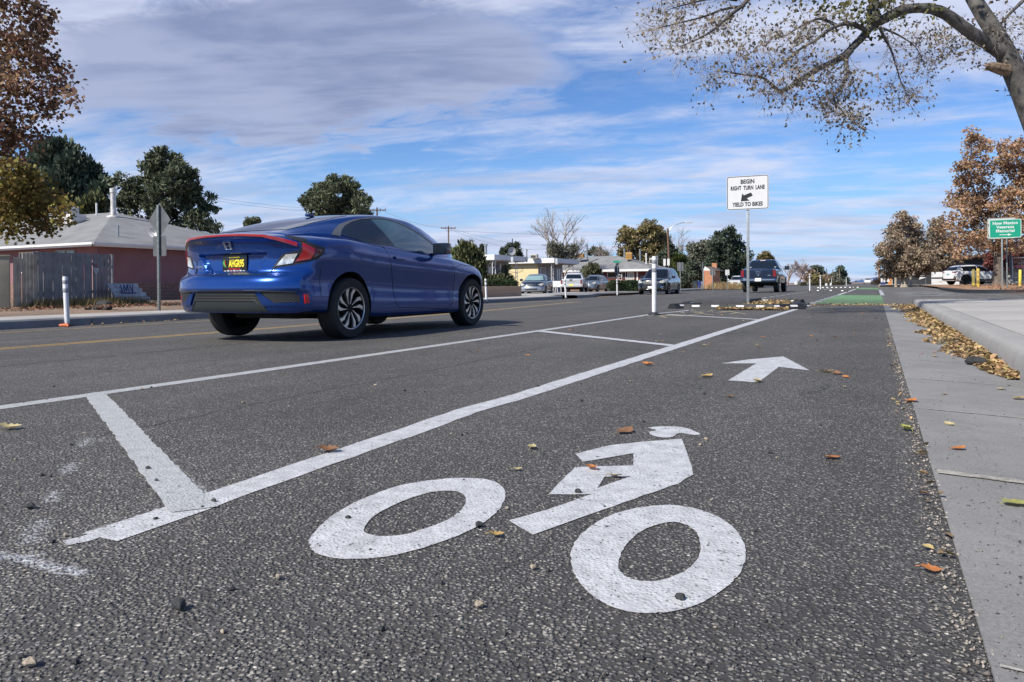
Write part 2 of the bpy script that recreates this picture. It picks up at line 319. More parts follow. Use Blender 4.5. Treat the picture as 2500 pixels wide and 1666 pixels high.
def grid(name,xs,ys,mat,dz=0.,zf=None,kind='structure',parent=None,fx=None):
    zf=zf or gh; V=[];F=[]
    for y in ys:
        for x in xs:
            X=fx(x,y) if fx else x; V.append((X,y,zf(X,y)+dz))
    n=len(xs)
    for j in range(len(ys)-1):
        for i in range(n-1): a=j*n+i; F.append((a,a+1,a+n+1,a+n))
    mb=MB(); mb.add(V,F); o=mb.build(name,mat,parent)
    if kind and not parent: o['kind']=kind
    return o
ygr=[-60,-20,-6,0,6,12,18,25,30,36,42,50,60,75,95,130,200,400,900,2500,6000]
grid('ground',[-6000,-1500,-400,-120,-60,-40,-25,-16,-14,-12.5,-10.5,-8,-6,-3.6,-1.5,.137,.7,1.2,3,5,7,9,11,14,30,60,200,800,3000,6000],ygr,DIRT,-.045)
xr=[-12.6,-12.5,-11.5,-10.5,-9,-8,-7,-6,-4.8,-3.6,-2.5,-1.5,-.7,.137]
def wide(x,y):    # the road opens to the left past the driveways
    if x<-12: return x-float(np.interp(y,[39,50,90],[0,1.6,2.2]))
    return x
road=grid('road',xr,[-8,-4,0,3,6,10,15,20,25,30,36,42,50,60,75,95,130,200,320],ASPH,0,fx=wide)
bm_=MB(); V=[]; xs=[.137,1,2,3,4,6,9,14,30,60]; ys=[19.3,22,25,28,31,34,37,42,50,60,75,88]
grid('side_street',xs,ys,ASPH2,-.002)
# gutter pan and kerb on the right
mb=MB(); ys=[-3+i*.5 for i in range(46)]
for a,b in zip(ys[:-1],ys[1:]):
    mb.add([(.137,a,-.02),(.139,a,.003),(.72,a,-.022),(.72,b,-.022),(.139,b,.003),(.137,b,-.02)],[(1,2,3,4),(0,1,4,5)])
gut=mb.build('gutter',CONC); gut['kind']='structure'
JT=M('joint_mortar',(.30,.285,.25),.9,var=.4,vs=40,bump=.5,bs=90); DK=M('dark_joint',(.05,.05,.05),.95)
mb=MB()
for y in (-1.0,.05,1.22,2.40,3.57,4.68,5.82,6.95,8.1,9.3,10.4,11.6,12.8,14,15.2,16.4,17.6):
    w=.006 if y!=2.40 else .010; n=14
    for i in range(n):
        x0=.15+.57*i/n; x1=.15+.57*(i+1)/n; zz=lambda x:.003-.025*(x-.145)/.575+.003
        w0=w*random.uniform(.5,1.3)+(.012 if (y==2.40 and i<5) else 0); 
        mb.add([(x0,y-w0,zz(x0)),(x1,y-w0,zz(x1)),(x1,y+w0,zz(x1)),(x0,y+w0,zz(x0))],[(0,1,2,3)])
mb.build('mortar_joint',JT,gut)
prof=[(.72,-.03),(.722,.06),(.732,.112),(.745,.135),(.762,.148),(.785,.152),(.925,.152),(.925,-.03)]
mb=MB(); joints=[-3,-.6,2.4,5.82,9.3,12.8,16.2,18.6]
for a,b in zip(joints[:-1],joints[1:]):
    a2,b2=a+.004,b-.004; seg=6; vs=[]
    for k in range(seg+1):
        y=a2+(b2-a2)*k/seg; dn=0
        for x,z in prof: vs.append((x+random.uniform(-.002,.002),y,z+(random.uniform(-.002,.002) if z>0 else 0)))
    n=len(prof); fs=[(k*n+i,k*n+i+1,(k+1)*n+i+1,(k+1)*n+i) for k in range(seg) for i in range(n-1)]
    fs+=[tuple(range(n-1,-1,-1)),tuple(seg*n+i for i in range(n))]
    mb.add(vs,fs)
kr=mb.build('kerb',KERB,smooth=40); kr['kind']='structure'
# the broken, stained kerb end beside the side street
mb=MB(); 
for (x,y,z,a,b,c,r) in [(.80,18.95,.05,.17,.34,.14,.1),(.84,19.3,.03,.12,.22,.10,-.5),(.72,19.25,.0,.1,.12,.07,.4)]: mb.bbox((x,y,z),(a,b,c),.02,r)
ke=tag(mb.build('broken_kerb_end',M('stained_concrete',(.13,.125,.12),.9,var=.5,vs=9,bump=1,bs=40),smooth=40),kind='structure')
# pavement on the right
mb=MB(); xs_=[.94,2.15,3.4,5.2]; ys_=[-4,-1.2,1.3,3.8,6.3,8.8,11.3,13.8,16.3,18.9]
for xa,xb in zip(xs_[:-1],xs_[1:]):
    for ya,yb in zip(ys_[:-1],ys_[1:]): mb.bbox(((xa+xb)/2,(ya+yb)/2,.10),(xb-xa-.008,yb-ya-.012,.104+random.uniform(-.002,.002)),.006)
mb.build('pavement',WALK,smooth=30)['kind']='structure'
mb=MB(); mb.add([(.92,-4,.135),(5.2,-4,.135),(5.2,18.9,.135),(.92,18.9,.135)],[(0,1,2,3)]); tag(mb.build('pavement_joint_bed',DK),kind='structure')
grid('dirt_verge',[5.2,6,8,12,30],[-6,0,5,10,15,19.2],DIRT,.135)
# ramp down from the pavement to the side street
mb=MB(); mb.add([(.94,18.9,.152),(5.2,18.9,.152),(5.6,20.6,.01),(.98,20.2,.01)],[(0,1,2,3)]); tag(mb.build('pavement_ramp',KERB),kind='structure')
# left side: kerb, pavement, verge with driveways
KL=[(-12.50,-8),(-12.50,6),(-12.5,12),(-12.52,20),(-12.55,31.0)]
def strip(name,pts,offs,mat,zs,kind='structure'):
    mb=MB(); vs=[];n=len(offs)
    for i,(x,y) in enumerate(pts):
        a=Vector(pts[max(0,i-1)]); b=Vector(pts[min(len(pts)-1,i+1)]); t=(b-a).normalized(); nn=Vector((-t.y,t.x))
        for o,z in zip(offs,zs): vs.append((x+nn.x*o,y+nn.y*o,gh(x,y)+z))
    mb.add(vs,[(i*n+j,i*n+j+1,(i+1)*n+j+1,(i+1)*n+j) for i in range(len(pts)-1) for j in range(n-1)])
    o=mb.build(name,mat,smooth=35); o['kind']=kind; return o
def dens(P,step=1.0):
    out=[]
    for a,b in zip(P[:-1],P[1:]):
        k=max(1,int(math.dist(a,b)/step))
        out+=[(a[0]+(b[0]-a[0])*i/k,a[1]+(b[1]-a[1])*i/k) for i in range(k)]
    return out+[P[-1]]
mb=MB(); ys_=[-8+1.83*i for i in range(22)]
mbk=MB()
for a,b in zip(ys_[:-1],ys_[1:]):
    z=-.1; pr=[(-12.5,z-.02),(-12.515,z+.12),(-12.54,z+.145),(-12.68,z+.15),(-12.68,z-.02)]
    vs=[(x,a+.008,zz) for x,zz in pr]+[(x,b-.008,zz) for x,zz in pr]; mbk.add(vs,[(i,i+1,6+i,5+i) for i in range(4)]+[(4,3,2,1,0),(5,6,7,8,9)])
    mb.bbox((-13.38,(a+b)/2,z+.10),(1.38,b-a-.012,.1),.006)
mbk.build('left_kerb',LKERB,smooth=35)['kind']='structure'
mb.build('left_pavement',WALK,smooth=35)['kind']='structure'
cur=[(-12.6,32.5),(-12.62,34),(-12.9,35.5),(-13.6,37.5),(-14.2,40),(-14.6,46),(-14.75,60),(-14.8,100),(-14.8,200)]
strip('far_left_kerb',dens(cur),[0,.02,.16,.17,2.0],LKERB,[-.02,.14,.15,.15,.15])
grid('left_verge',[-60,-40,-30,-22,-17,-14.08],[-20,0,4,8,12,16,20,24,31],DIRT,.12)
grid('driveway',[-40,-30,-22,-17,-14.08],[31,33,38,44,50],WALK,.10)
# right-hand island of brown dirt with its kerb
mb=MB(); isl=[(3.75,56),(3.62,48),(3.6,41),(3.75,38.6),(4.3,37.4),(5.2,37.0),(7.0,37.6)]
strip('island_kerb',dens(isl,.7),[0,-.02,-.16,-.2],KERB,[0,.14,.16,.155])
mb=MB(); vs=[(3.78,56),(3.8,40),(4.4,37.7),(5.3,37.25),(7,37.7),(9,36.4),(14,34.5),(60,30),(60,90),(3.95,90)]
mb.add([(x,y,gh(x,y)+.15) for x,y in vs[:]],[tuple(range(len(vs)))[::-1]]); o=mb.build('dirt_island',EARTH); o['kind']='structure'
mb=MB(); vs=[(7,37.7),(9,36.4),(14,34.5),(60,30),(60,28),(14,32.6),(9,34.5),(5.4,35.6),(4.6,36.9),(5.3,37.2)]
mb.add([(x,y,gh(x,y)+(.151 if i<4 else .012)) for i,(x,y) in enumerate(vs)],[tuple(range(len(vs)))]); mb.build('dirt_slope',EARTH)['kind']='structure'
strip('far_right_kerb',dens([(3.0,92),(5,96),(9,100),(16,104)],2),[0,-.02,-1.8],WALK,[0,.12,.16])
strip('far_right_pavement',dens([(.35,100),(.4,130),(.4,320)],8),[0,-.02,-2.0,-6],WALK,[0,.14,.16,.2])
# ------------------------------------------------------------------ painted markings: parts of the road
def strippath(pts,w,mat,name,label=None,step=.08,jag=.004,dz=.0018,par=None,end=None):
    P=dens(pts,step) if step else pts; vs=[];ds=[]
    for i,(x,y) in enumerate(P):
        a=Vector(P[max(0,i-1)]); b=Vector(P[min(len(P)-1,i+1)]); t=(b-a).normalized(); nn=Vector((-t.y,t.x))
        for s in (-1,0,1):
            q=s*w/2+(s*random.uniform(-jag,jag) if s else 0); X,Y=x+nn.x*q,y+nn.y*q; vs.append((X,Y,gh(X,Y)+dz))
    mb=MB(); mb.add(vs,[(i*3+j,i*3+j+3,i*3+j+4,i*3+j+1) for i in range(len(P)-1) for j in range(2)]); o=mb.build(name,mat,par or road)
    if label: o['label']=label
    return o
strippath([(-1.548,.985),(-1.535,1.02),(-1.545,1.25)],.045,WHITE,'lane_line',step=.02,jag=.004,dz=.0014)
strippath([(-1.515,1.04),(-1.515,1.2),(-1.53,1.45),(-1.56,2.3),(-1.585,2.75),(-1.56,3.2),(-1.555,5),(-1.54,9),(-1.50,14),(-1.45,18.9)],.115,WHITE,'lane_line','solid white line between bike lane and buffer')
strippath([(-3.62,-6),(-3.60,2),(-3.575,3.6),(-3.565,8),(-3.59,12.9)],.115,WHITE2,'lane_line','outer white line of the buffer')
strippath([(-3.59,13.2),(-3.45,14.2),(-3.4,15.3)],.09,WHITE2,'lane_line',step=.1,jag=.01)
# hatch bars
def quad(name,pts,mat,dz,label=None,jag=.0045,step=.035):
    P=dens(pts+[pts[0]],step)[:-1]; P=[(x+random.uniform(-jag,jag),y+random.uniform(-jag,jag)) for x,y in P]
    r=delaunay_2d_cdt([Vector(p) for p in P],[],[list(range(len(P)))],1,1e-5); mb=MB(); mb.add([(p.x,p.y,gh(p.x,p.y)+dz) for p in r[0]],[tuple(q) for q in r[2]])
    o=mb.build(name,mat,road)
    if label: o['label']=label
    return o
quad('hatch_bar',[(-3.56,2.375),(-3.545,2.475),(-1.455,1.305),(-1.52,1.222)],WHITE2,.0035,'wide diagonal white bar with overspray')
quad('hatch_bar',[(-3.52,7.78),(-3.52,7.95),(-1.60,6.47),(-1.60,6.32)],WHITE,.0035)
quad('hatch_bar',[(-3.3,12.75),(-3.3,12.93),(-1.58,11.47),(-1.58,11.30)],WHITE,.0035)
# cyclist symbol (outline in metres on the lane)
def ring(cx,cy,rx,ry,ix,iy,rot=0.,n=72):
    vs=[]
    for (a,b) in ((rx,ry),(ix,iy)):
        for k in range(n):
            t=2*math.pi*k/n; X=cx+a*math.cos(t); Y=cy+b*math.sin(t)+rot*a*math.cos(t); j=random.uniform(-.0025,.0025); vs.append((X+j,Y+j,gh(X,Y)+.004))
    return vs,[(k,(k+1)%n,n+(k+1)%n,n+k) for k in range(n)]
sym=MB()
SYMPX={'w1':((712,1255),(715,1235),(760,1190),(830,1150),(930,1115),(1050,1100),(1125,1105),(1155,1122),(1160,1145),(1140,1180),(1090,1215),(1020,1245),(920,1275),(840,1286),(770,1285),(725,1272)),
'w1i':((838,1215),(860,1188),(910,1160),(980,1135),(1040,1130),(1066,1140),(1068,1162),(1040,1190),(990,1212),(930,1230),(870,1234),(840,1226)),
'w2':((1312,1290),(1320,1250),(1360,1210),(1420,1180),(1500,1164),(1570,1165),(1640,1185),(1690,1220),(1712,1262),(1705,1310),(1670,1350),(1620,1383),(1560,1404),(1490,1412),(1420,1402),(1360,1370),(1325,1330)),
'w2i':((1421,1300),(1432,1265),(1470,1225),(1520,1205),(1560,1203),(1598,1222),(1610,1255),(1600,1290),(1560,1322),(1500,1338),(1450,1332),(1428,1318)),
'body':((1322,1045),(1400,1025),(1480,1016),(1567,1010),(1590,1075),(1592,1092),(1560,1112),(1225,1230),(1167,1198),(1260,1172),(1376,1132),(1362,1138),(1262,1138),(1285,1112),(1322,1075),(1457,1071),(1455,1043),(1340,1063)),
'hole':((1388,1097),(1449,1096),(1372,1124)),
'head':((1491,984),(1530,981),(1572,984),(1608,998),(1595,1001),(1562,997),(1545,1005),(1525,1007),(1500,1002),(1492,994),(1508,990))}
def gq(x,y):
    x*=2500/2353; y*=2500/2353; z=0.
    for i in range(8):
        r=ray(x,y); t=(z-EYE[2])/r[2]; p=EYE+r*t; z=gh(p[0],p[1])
    return (float(p[0]),float(p[1]))
def cr_closed(P,k=5):
    P=[Vector(p) for p in P]; n=len(P); out=[]
    for i in range(n):
        a,b,c,d=P[i-1],P[i],P[(i+1)%n],P[(i+2)%n]
        for j in range(k):
            t=j/k; out.append(.5*((2*b)+(c-a)*t+(2*a-5*b+4*c-d)*t*t+(3*b-a-3*c+d)*t**3))
    return [tuple(p) for p in out]
def shape(outer,holes=(),smooth=True,jag=.002):
    L=[cr_closed([gq(*p) for p in o],9) if smooth else [tuple(q) for q in dens([gq(*p) for p in o]+[gq(*o[0])],.04)[:-1]] for o in (outer,)+tuple(holes)]
    vs=[];ed=[]
    for l in L:
        o=len(vs); vs+=[Vector((x+random.uniform(-jag,jag),y+random.uniform(-jag,jag))) for x,y in l]; ed+=[(o+i,o+(i+1)%len(l)) for i in range(len(l))]
    r=delaunay_2d_cdt(vs,ed,[],0,1e-6)
    pts=[p for p in r[0]]; loops=[[Vector(p) for p in l] for l in L]
    def ins(p,l):
        c=False;j=len(l)-1
        for i in range(len(l)):
            if (l[i].y>p.y)!=(l[j].y>p.y) and p.x<(l[j].x-l[i].x)*(p.y-l[i].y)/(l[j].y-l[i].y)+l[i].x: c=not c
            j=i
        return c
    F=[]
    for f in r[2]:
        cc=sum((pts[i] for i in f),Vector((0,0)))/len(f)
        if ins(cc,loops[0]) and not any(ins(cc,h) for h in loops[1:]): F.append(tuple(f))
    return [(p.x,p.y,gh(p.x,p.y)+.002) for p in pts],F
sym.add(*shape(SYMPX['w1'],(SYMPX['w1i'],))); sym.add(*shape(SYMPX['w2'],(SYMPX['w2i'],)))
sym.add(*shape(SYMPX['body'],(SYMPX['hole'],),False)); sym.add(*shape(SYMPX['head'],(),True))
o=sym.build('cyclist_symbol',WHITE,road); o['label']='painted white cyclist symbol in the bike lane'
arr=MB(); arr.add(*shape(((1800,820),(1860,852),(1790,844),(1742,880),(1673,875),(1738,836),(1657,836),(1720,827)),(),False)); o=arr.build('lane_arrow',WHITE,road); o['label']='painted white straight arrow'
# overspray and sprayed layout marks at the lower left
def spray(pts,w,name='spray_mark',d=.0):
    P=dens(pts,.03); mb=MB(); ks=[-1,-.5,0,.5,1]; vs=[];dn=[]
    for i,(x,y) in enumerate(P):
        a=Vector(P[max(0,i-1)]); b=Vector(P[min(len(P)-1,i+1)]); t=(b-a).normalized(); nn=Vector((-t.y,t.x)); e=min(1,(min(i,len(P)-1-i)+1)/2)
        for k in ks:
            X,Y=x+nn.x*k*w/2,y+nn.y*k*w/2; vs.append((X,Y,gh(X,Y)+.0012)); dn.append((1-k*k)*(.62+d)*e)
    n=5; mb.add(vs,[(i*n+j,(i+1)*n+j,(i+1)*n+j+1,i*n+j+1) for i in range(len(P)-1) for j in range(n-1)])
    o=mb.build(name,SPRAY,road); at_=o.data.attributes.new('dens','FLOAT','POINT'); at_.data.foreach_set('value',dn); return o
SPRAY=spray_mat()
g=gq
spray([g(-120,1300),g(20,1282),g(70,1278),g(140,1262)],.08,d=-.02); spray([g(-60,1268),g(20,1280),g(100,1300),g(215,1326)],.07,d=.0)
for (a,b) in (((205,1005),(190,1030)),((175,1060),(145,1095)),((130,1125),(110,1160)),((100,1190),(60,1260))): spray([g(*a),g(*b)],.10,d=-.09)
spray([g(255,925),g(330,1010),g(400,1080),g(475,1140)],.07,d=-.04); spray([g(170,1235),g(270,1205),g(400,1160)],.05,d=-.06)
# yellow lines
strippath([(-7.62,-6),(-7.62,7),(-7.66,8.3),(-7.75,10.3),(-8.0,14.5),(-8.8,20.3),(-9.6,25)],.10,YELL,'centre_line','yellow line left of the blue car',step=.15)
strippath([(-7.80,-6),(-7.80,7),(-7.84,8.3),(-7.94,10.3),(-8.2,14.5),(-9.0,20.3),(-9.8,25)],.10,YELL,'centre_line',step=.15)
strippath([(-11.45,-6),(-11.5,10),(-11.5,20),(-11.2,29)],.11,YELL,'centre_line','yellow line along the left kerb',step=.3)
for i in range(13):
    y=21.5+i*2.0; strippath([(-3.63,y),(-3.63,y+1.0)],.13,WHITE2,'lane_dash',step=.5)
strippath([(-3.63,47.5),(-3.6,120)],.14,WHITE2,'lane_line',step=4)
# green bike-lane block and its edges
y=20.1; k=0
gm=MB()
bands=[(20.0,.42),(20.75,.34),(21.4,.45),(22.3,.5),(23.2,.65),(24.2,.8),(25.4,8.9)]
for a,w in bands: [gm.add([(x0,a-.566*(x0+1.42),gh(x0,0)+.0022),(x1,a-.566*(x1+1.42),gh(x1,0)+.0022),(x1,a+w-.566*(x1+1.42),gh(x1,0)+.0022),(x0,a+w-.566*(x0+1.42),gh(x0,0)+.0022)],[(0,1,2,3)]) for x0,x1 in ((-1.42,-.7),(-.7,.137),(.137,.17))]
gm.add([(-1.5,62,.0125),(.137,58,.003),(.137,76,.003),(-1.5,78,.0125)],[(0,1,2,3)])
o=gm.build('green_lane_block',GREEN,road); o['label']='green painted stretch of the bike lane'
for i in range(7):
    y=20.5+i*2.0; strippath([(-1.50,y),(-1.50,y+.9)],.16,WHITE2,'lane_dash',step=.5)
strippath([(-1.47,34.4),(-1.45,62)],.14,WHITE,'lane_line',step=2); strippath([(.22,33.5),(.2,55)],.16,WHITE2,'lane_line',step=2)
for (a,b,c,w) in ((.9,2.9,43.5,.5),(.8,1.6,38,.35),(1.9,2.9,39.0,.35),(1.1,2.1,36.2,.3),(2.3,3.0,36.5,.3),(.8,3.1,32.5,.45),(1.2,2.8,41,.25)):
    strippath([(a,c-1.1),(b,c+1.1)],w,WHITE2,'lettering_bar',step=.5,dz=.006)
for (x0,x1,y) in ((-11.8,-10.6,38.5),(-10.2,-9.0,40.5),(-8.6,-7.2,46),(-11.5,-10.0,50),(-6.9,-5.5,50)):
    strippath([(x0,y),(x1,y+.6)],.3,WHITE2,'crossing_bar',step=.5)
# cracks
def crack(pts,w=.012):
    P=dens(pts,.06); P=[(x+random.uniform(-.018,.018),y+random.uniform(-.01,.01)) for x,y in P]; vs=[]
    for i,(x,y) in enumerate(P):
        q=w*random.uniform(.15,1); vs+=[(x-q/2,y,gh(x,y)+.0008),(x+q/2,y,gh(x,y)+.0008)]
    mb=MB(); mb.add(vs,[(2*i,2*i+1,2*i+3,2*i+2) for i in range(len(P)-1)]); mb.build('crack',DK,road)
crack([(-2.56,1.75),(-2.58,2.7),(-2.55,3.9),(-2.6,6)],.028); crack([(-5.66,-1),(-5.62,4.4),(-5.68,8),(-5.6,20),(-5.7,40)],.09)
crack([(-.62,1.05),(-.66,1.25),(-.6,1.38),(-.63,1.5)],.006); crack([(-9.4,-2),(-9.45,14),(-9.4,30)],.03)
# ------------------------------------------------------------------ vehicles
def pchip(xs,ys,x):
    xs=np.array(xs,float); ys=np.array(ys,float); h=np.diff(xs); d=np.diff(ys)/h; n=len(xs); m=np.zeros(n)
    for i in range(1,n-1):
        if d[i-1]*d[i]>0: w1=2*h[i]+h[i-1]; w2=h[i]+2*h[i-1]; m[i]=(w1+w2)/(w1/d[i-1]+w2/d[i])
    m[0]=d[0]; m[-1]=d[-1]; i=np.clip(np.searchsorted(xs,x)-1,0,n-2); t=(np.asarray(x)-xs[i])/h[i]
    return (2*t**3-3*t**2+1)*ys[i]+(t**3-2*t**2+t)*h[i]*m[i]+(-2*t**3+3*t**2)*ys[i+1]+(t**3-t**2)*h[i]*m[i+1]
def cr_open(P,k):
    P=np.array(P,float); P=np.vstack([2*P[0]-P[1],P,2*P[-1]-P[-2]]); out=[]
    for i in range(1,len(P)-2):
        a,b,c,d=P[i-1:i+3]
        for j in range(k):
            t=j/k; out.append(.5*((2*b)+(c-a)*t+(2*a-5*b+4*c-d)*t*t+(3*b-a-3*c+d)*t**3))
    out.append(P[-2]); return np.array(out)
def resample(P,n,w=None):
    s=np.concatenate([[0],np.cumsum(np.linalg.norm(np.diff(P,axis=0),axis=1))]); t=np.linspace(0,s[-1],n)
    return np.stack([np.interp(t,s,P[:,k]) for k in range(P.shape[1])],1)
def smf(x,a,b): 
    t=min(1,max(0,(x-a)/(b-a))); return t*t*(3-2*t)
def body_shell(sp):
    """lower body: closed shell lofted from rear (y=0) to front (y=L)"""
    L=sp['L']; T=sp['st']; ys=T['y']; nb,nr=sp.get('nb',10),sp.get('nr',28); ny=sp.get('ny',44); sx=sp.get('shx',.86); sec=sp.get('sec')
    P=sp.get('prof',[(.985,.25),(1.,.50),(.992,.72),(.955,.92)])
    yv=np.linspace(0,1,ny); yv=(.5-.5*np.cos(math.pi*yv))*.6+yv*.4; rings=[]
    yr=sp['rear']; yf=sp['front']
    for t in yv:
        y=t*L; zb,zs,zt,hw=[float(pchip(ys,T[k],y)) for k in ('zb','zs','zt','hw')]; H=zs-zb; xb=.84*hw
        side=[(xb,zb),(.955*hw,zb+.035*H)]+[(a*hw,zb+b*H) for a,b in P]+[(sx*hw,zs),(.62*sx*hw,zs+.72*(zt-zs)),(0,zt)]
        sd=resample(cr_open(side,8),nr); sd[-1]=(0,zt); sd[:,0]=np.maximum(sd[:,0],0)
        bt=np.stack([np.linspace(0,xb,nb,endpoint=False),np.full(nb,zb)],1); hs=np.vstack([bt,sd])
        wr=max(0,1-t/.16)**2; wf=max(0,1-(1-t)/.2)**2
        rings.append([(x,y+wr*yr(x,z)-wf*yf(x,z),z) for x,z in hs])
    n=nb+nr; full=[]                                   # ring order: right half bottom->top, left half top->bottom
    for r in rings: full.append(r+[(-x,y,z) for x,y,z in r[-2:0:-1]])
    m=len(full[0]); V=[p for r in full for p in r]; F=[(i*m+j,i*m+(j+1)%m,(i+1)*m+(j+1)%m,(i+1)*m+j) for i in range(ny-1) for j in range(m)]
    def lidx(i,j): return i*m+(j if j<n else None)
    def cap(i,fy,flip):
        base=i*m; R=lambda k:base+k; Lf=lambda k:base+(0 if k==0 else (m-k)%m)
        rows=[]; xb=full[i][nb][0]; fr=[full[i][k][0]/xb for k in range(nb)]   # column fractions 0..<1
        for k in range(nb,n-1):
            x1,_,z1=full[i][k]
            if k==nb: row=[Lf(q) for q in range(nb,0,-1)]+[R(0)]+[R(q) for q in range(1,nb+1)]
            else:
                row=[Lf(k)]
                cols=[-f for f in fr[:0:-1]]+[f for f in fr]
                for f in cols: x=f*x1; V.append((x,fy(x,z1),z1)); row.append(len(V)-1)
                row.append(R(k))
            rows.append(row)
        for a,b in zip(rows[:-1],rows[1:]):
            for q in range(len(a)-1): F.append((a[q],a[q+1],b[q+1],b[q]) if flip else (b[q],b[q+1],a[q+1],a[q]))
        top=R(n-1); a=rows[-1]
        for q in range(len(a)-1): F.append((a[q],a[q+1],top) if flip else (top,a[q+1],a[q]))
    cap(0,yr,True); cap(ny-1,lambda x,z:L-yf(x,z),False)
    return V,F
def cabin_shell(sp):
    G=sp['gh']; ys=G['y']; ny=sp.get('gny',36); yv=np.linspace(ys[0],ys[-1],ny); rings=[]
    for y in yv:
        zb,wb,wr,zr=[float(pchip(ys,G[k],y)) for k in ('zb','wb','wr','zr')]; h=max(.005,zr-zb); e=min(.06,h*.25); b=sp.get('bulge',.018)
        P=[(wb+.0,zb-.10),(wb,zb),(wb*.66+wr*.34+b,zb+.36*(h-e)),(wb*.30+wr*.70+b,zb+.72*(h-e)),(wr,zr-e),(wr-.05,zr-e*.42),(wr*.6,zr-e*.1),(0,zr)]
        hs=resample(cr_open(P,8),sp.get('gn',22)); hs[-1]=(0,zr); rings.append([(x,y,z) for x,z in hs]+[(-x,y,z) for x,z in hs[-2::-1]])
    m=len(rings[0]); V=[p for r in rings for p in r]; F=[(i*m+j,i*m+j+1,(i+1)*m+j+1,(i+1)*m+j) for i in range(ny-1) for j in range(m-1)]
    F+=[tuple(range(m-1,-1,-1)),tuple((ny-1)*m+j for j in range(m))]
    return V,F
DKP=M('black_plastic',(.018,.018,.02),.5,bump=.15,bs=200); RUB=M('tyre_rubber',(.014,.014,.015),.75,bump=.3,bs=60); CHR=M('chrome',(.75,.76,.78),.12,1.)
ALU=M('machined_wheel_metal',(.62,.60,.58),.34,.8); GLS=M('dark_car_glass',(.006,.008,.010),.04,0,coat=.35,spec=.5); TGL=M('lit_through_glass',(.06,.12,.12),.05,0,coat=1,spec=.8,var=.35,vs=2.2)  # door glass is opaque; its pale teal stands for light seen through
RED=M('red_lamp_lens',(.30,.005,.008),.12,coat=1); DRED=M('dark_red_lens',(.12,.004,.008),.15,coat=1); LMP=M('clear_lamp_lens',(.62,.62,.60),.12,.35,coat=1,var=.45,vs=24); WPL=M('white_plate',(.75,.76,.76),.4); YPL=M('yellow_plate',(.72,.60,.06),.4)
HLM=M('headlamp_lens',(.62,.60,.52),.15,.3,coat=1,var=.35,vs=14); UND=M('underbody',(.008,.008,.008),.9)
def proj_ray(mode,a,b):
    if mode=='rear': return Vector((a,-3,b)),Vector((0,1,0))
    if mode=='front': return Vector((a,9,b)),Vector((0,-1,0))
    if mode=='right': return Vector((3,a,b)),Vector((-1,0,0))
    if mode=='left': return Vector((-3,a,b)),Vector((1,0,0))
    if mode=='top': return Vector((a,b,4)),Vector((0,0,-1))
    sg=1 if mode in('diagR','fdiagL') or mode=='diagR' else -1
    if mode in('diagR','diagL'):                 # looking along the rear corner
        sg=1 if mode=='diagR' else -1; u=Vector((.743*sg,.669,0)); d=Vector((-.669*sg,.743,0)); return u*a+Vector((0,0,b))-d*4,d
    sg=1 if mode=='fdiagR' else -1; Lc=proj_ray.L; u=Vector((.743*sg,-.669,0)); d=Vector((-.669*sg,-.743,0)); return Vector((0,Lc,0))+u*a+Vector((0,0,b))-d*4,d
def on(bvh,mode,a,b,off=.004):
    o,d=proj_ray(mode,a,b); h=bvh.ray_cast(o,d)
    if h[0] is None:
        p=o+d*(4. if 'diag' in mode else 3.); q=bvh.find_nearest(p); return q[0]+q[1]*off if q[0] else p
    n=h[1]; 
    if n.dot(d)>0: n=-n
    return h[0]+n*off
def patch(bvh,mode,poly,off=.004,step=.035,smooth=False,skirt=.012,res=4):
    P=cr_closed(poly,res) if smooth else dens(list(poly)+[poly[0]],step)[:-1]
    P=[Vector(p) for p in P]; xs=[p.x for p in P]; ys=[p.y for p in P]
    vs=list(P)
    def ins(p,shr=0):
        c=False;j=len(P)-1
        for i in range(len(P)):
            if (P[i].y>p.y)!=(P[j].y>p.y) and p.x<(P[j].x-P[i].x)*(p.y-P[i].y)/(P[j].y-P[i].y)+P[i].x: c=not c
            j=i
        return c
    x=min(xs)+step*.5
    while x<max(xs):
        y=min(ys)+step*.5
        while y<max(ys):
            q=Vector((x,y))
            if ins(q) and min((q-p).length for p in P)>step*.35: vs.append(q)
            y+=step
        x+=step
    r=delaunay_2d_cdt(vs,[],[list(range(len(P)))],1,1e-6); pts=[on(bvh,mode,p.x,p.y,off) for p in r[0]]
    F=[tuple(f) for f in r[2]]
    # orient outward
    d=proj_ray(mode,0,1)[1]
    if F:
        s=0
        for f in F[:40]:
            a,b,c=[pts[i] for i in f[:3]]; s+=(b-a).cross(c-a).dot(d)
        if s>0: F=[f[::-1] for f in F]
    nb=len(P); o=len(pts); rim=[on(bvh,mode,p.x,p.y,off-skirt) for p in P]; pts=pts+rim
    bi=list(range(nb))
    if len(r[3])==len(r[0]):
        mp={}
        for k,src in enumerate(r[3]):
            for s_ in src: mp[s_]=k
        bi=[mp.get(i,i) for i in range(nb)]
    F+=[(bi[i],bi[(i+1)%nb],o+(i+1)%nb,o+i) for i in range(nb)]
    return pts,F
def seam(mb,bvh,mode,pts,r=.0035,off=.0,mi=0,step=.05,n=5):
    P=dens(pts,step); mb.tube([on(bvh,mode,a,b,off) for a,b in P],r,n,mi)
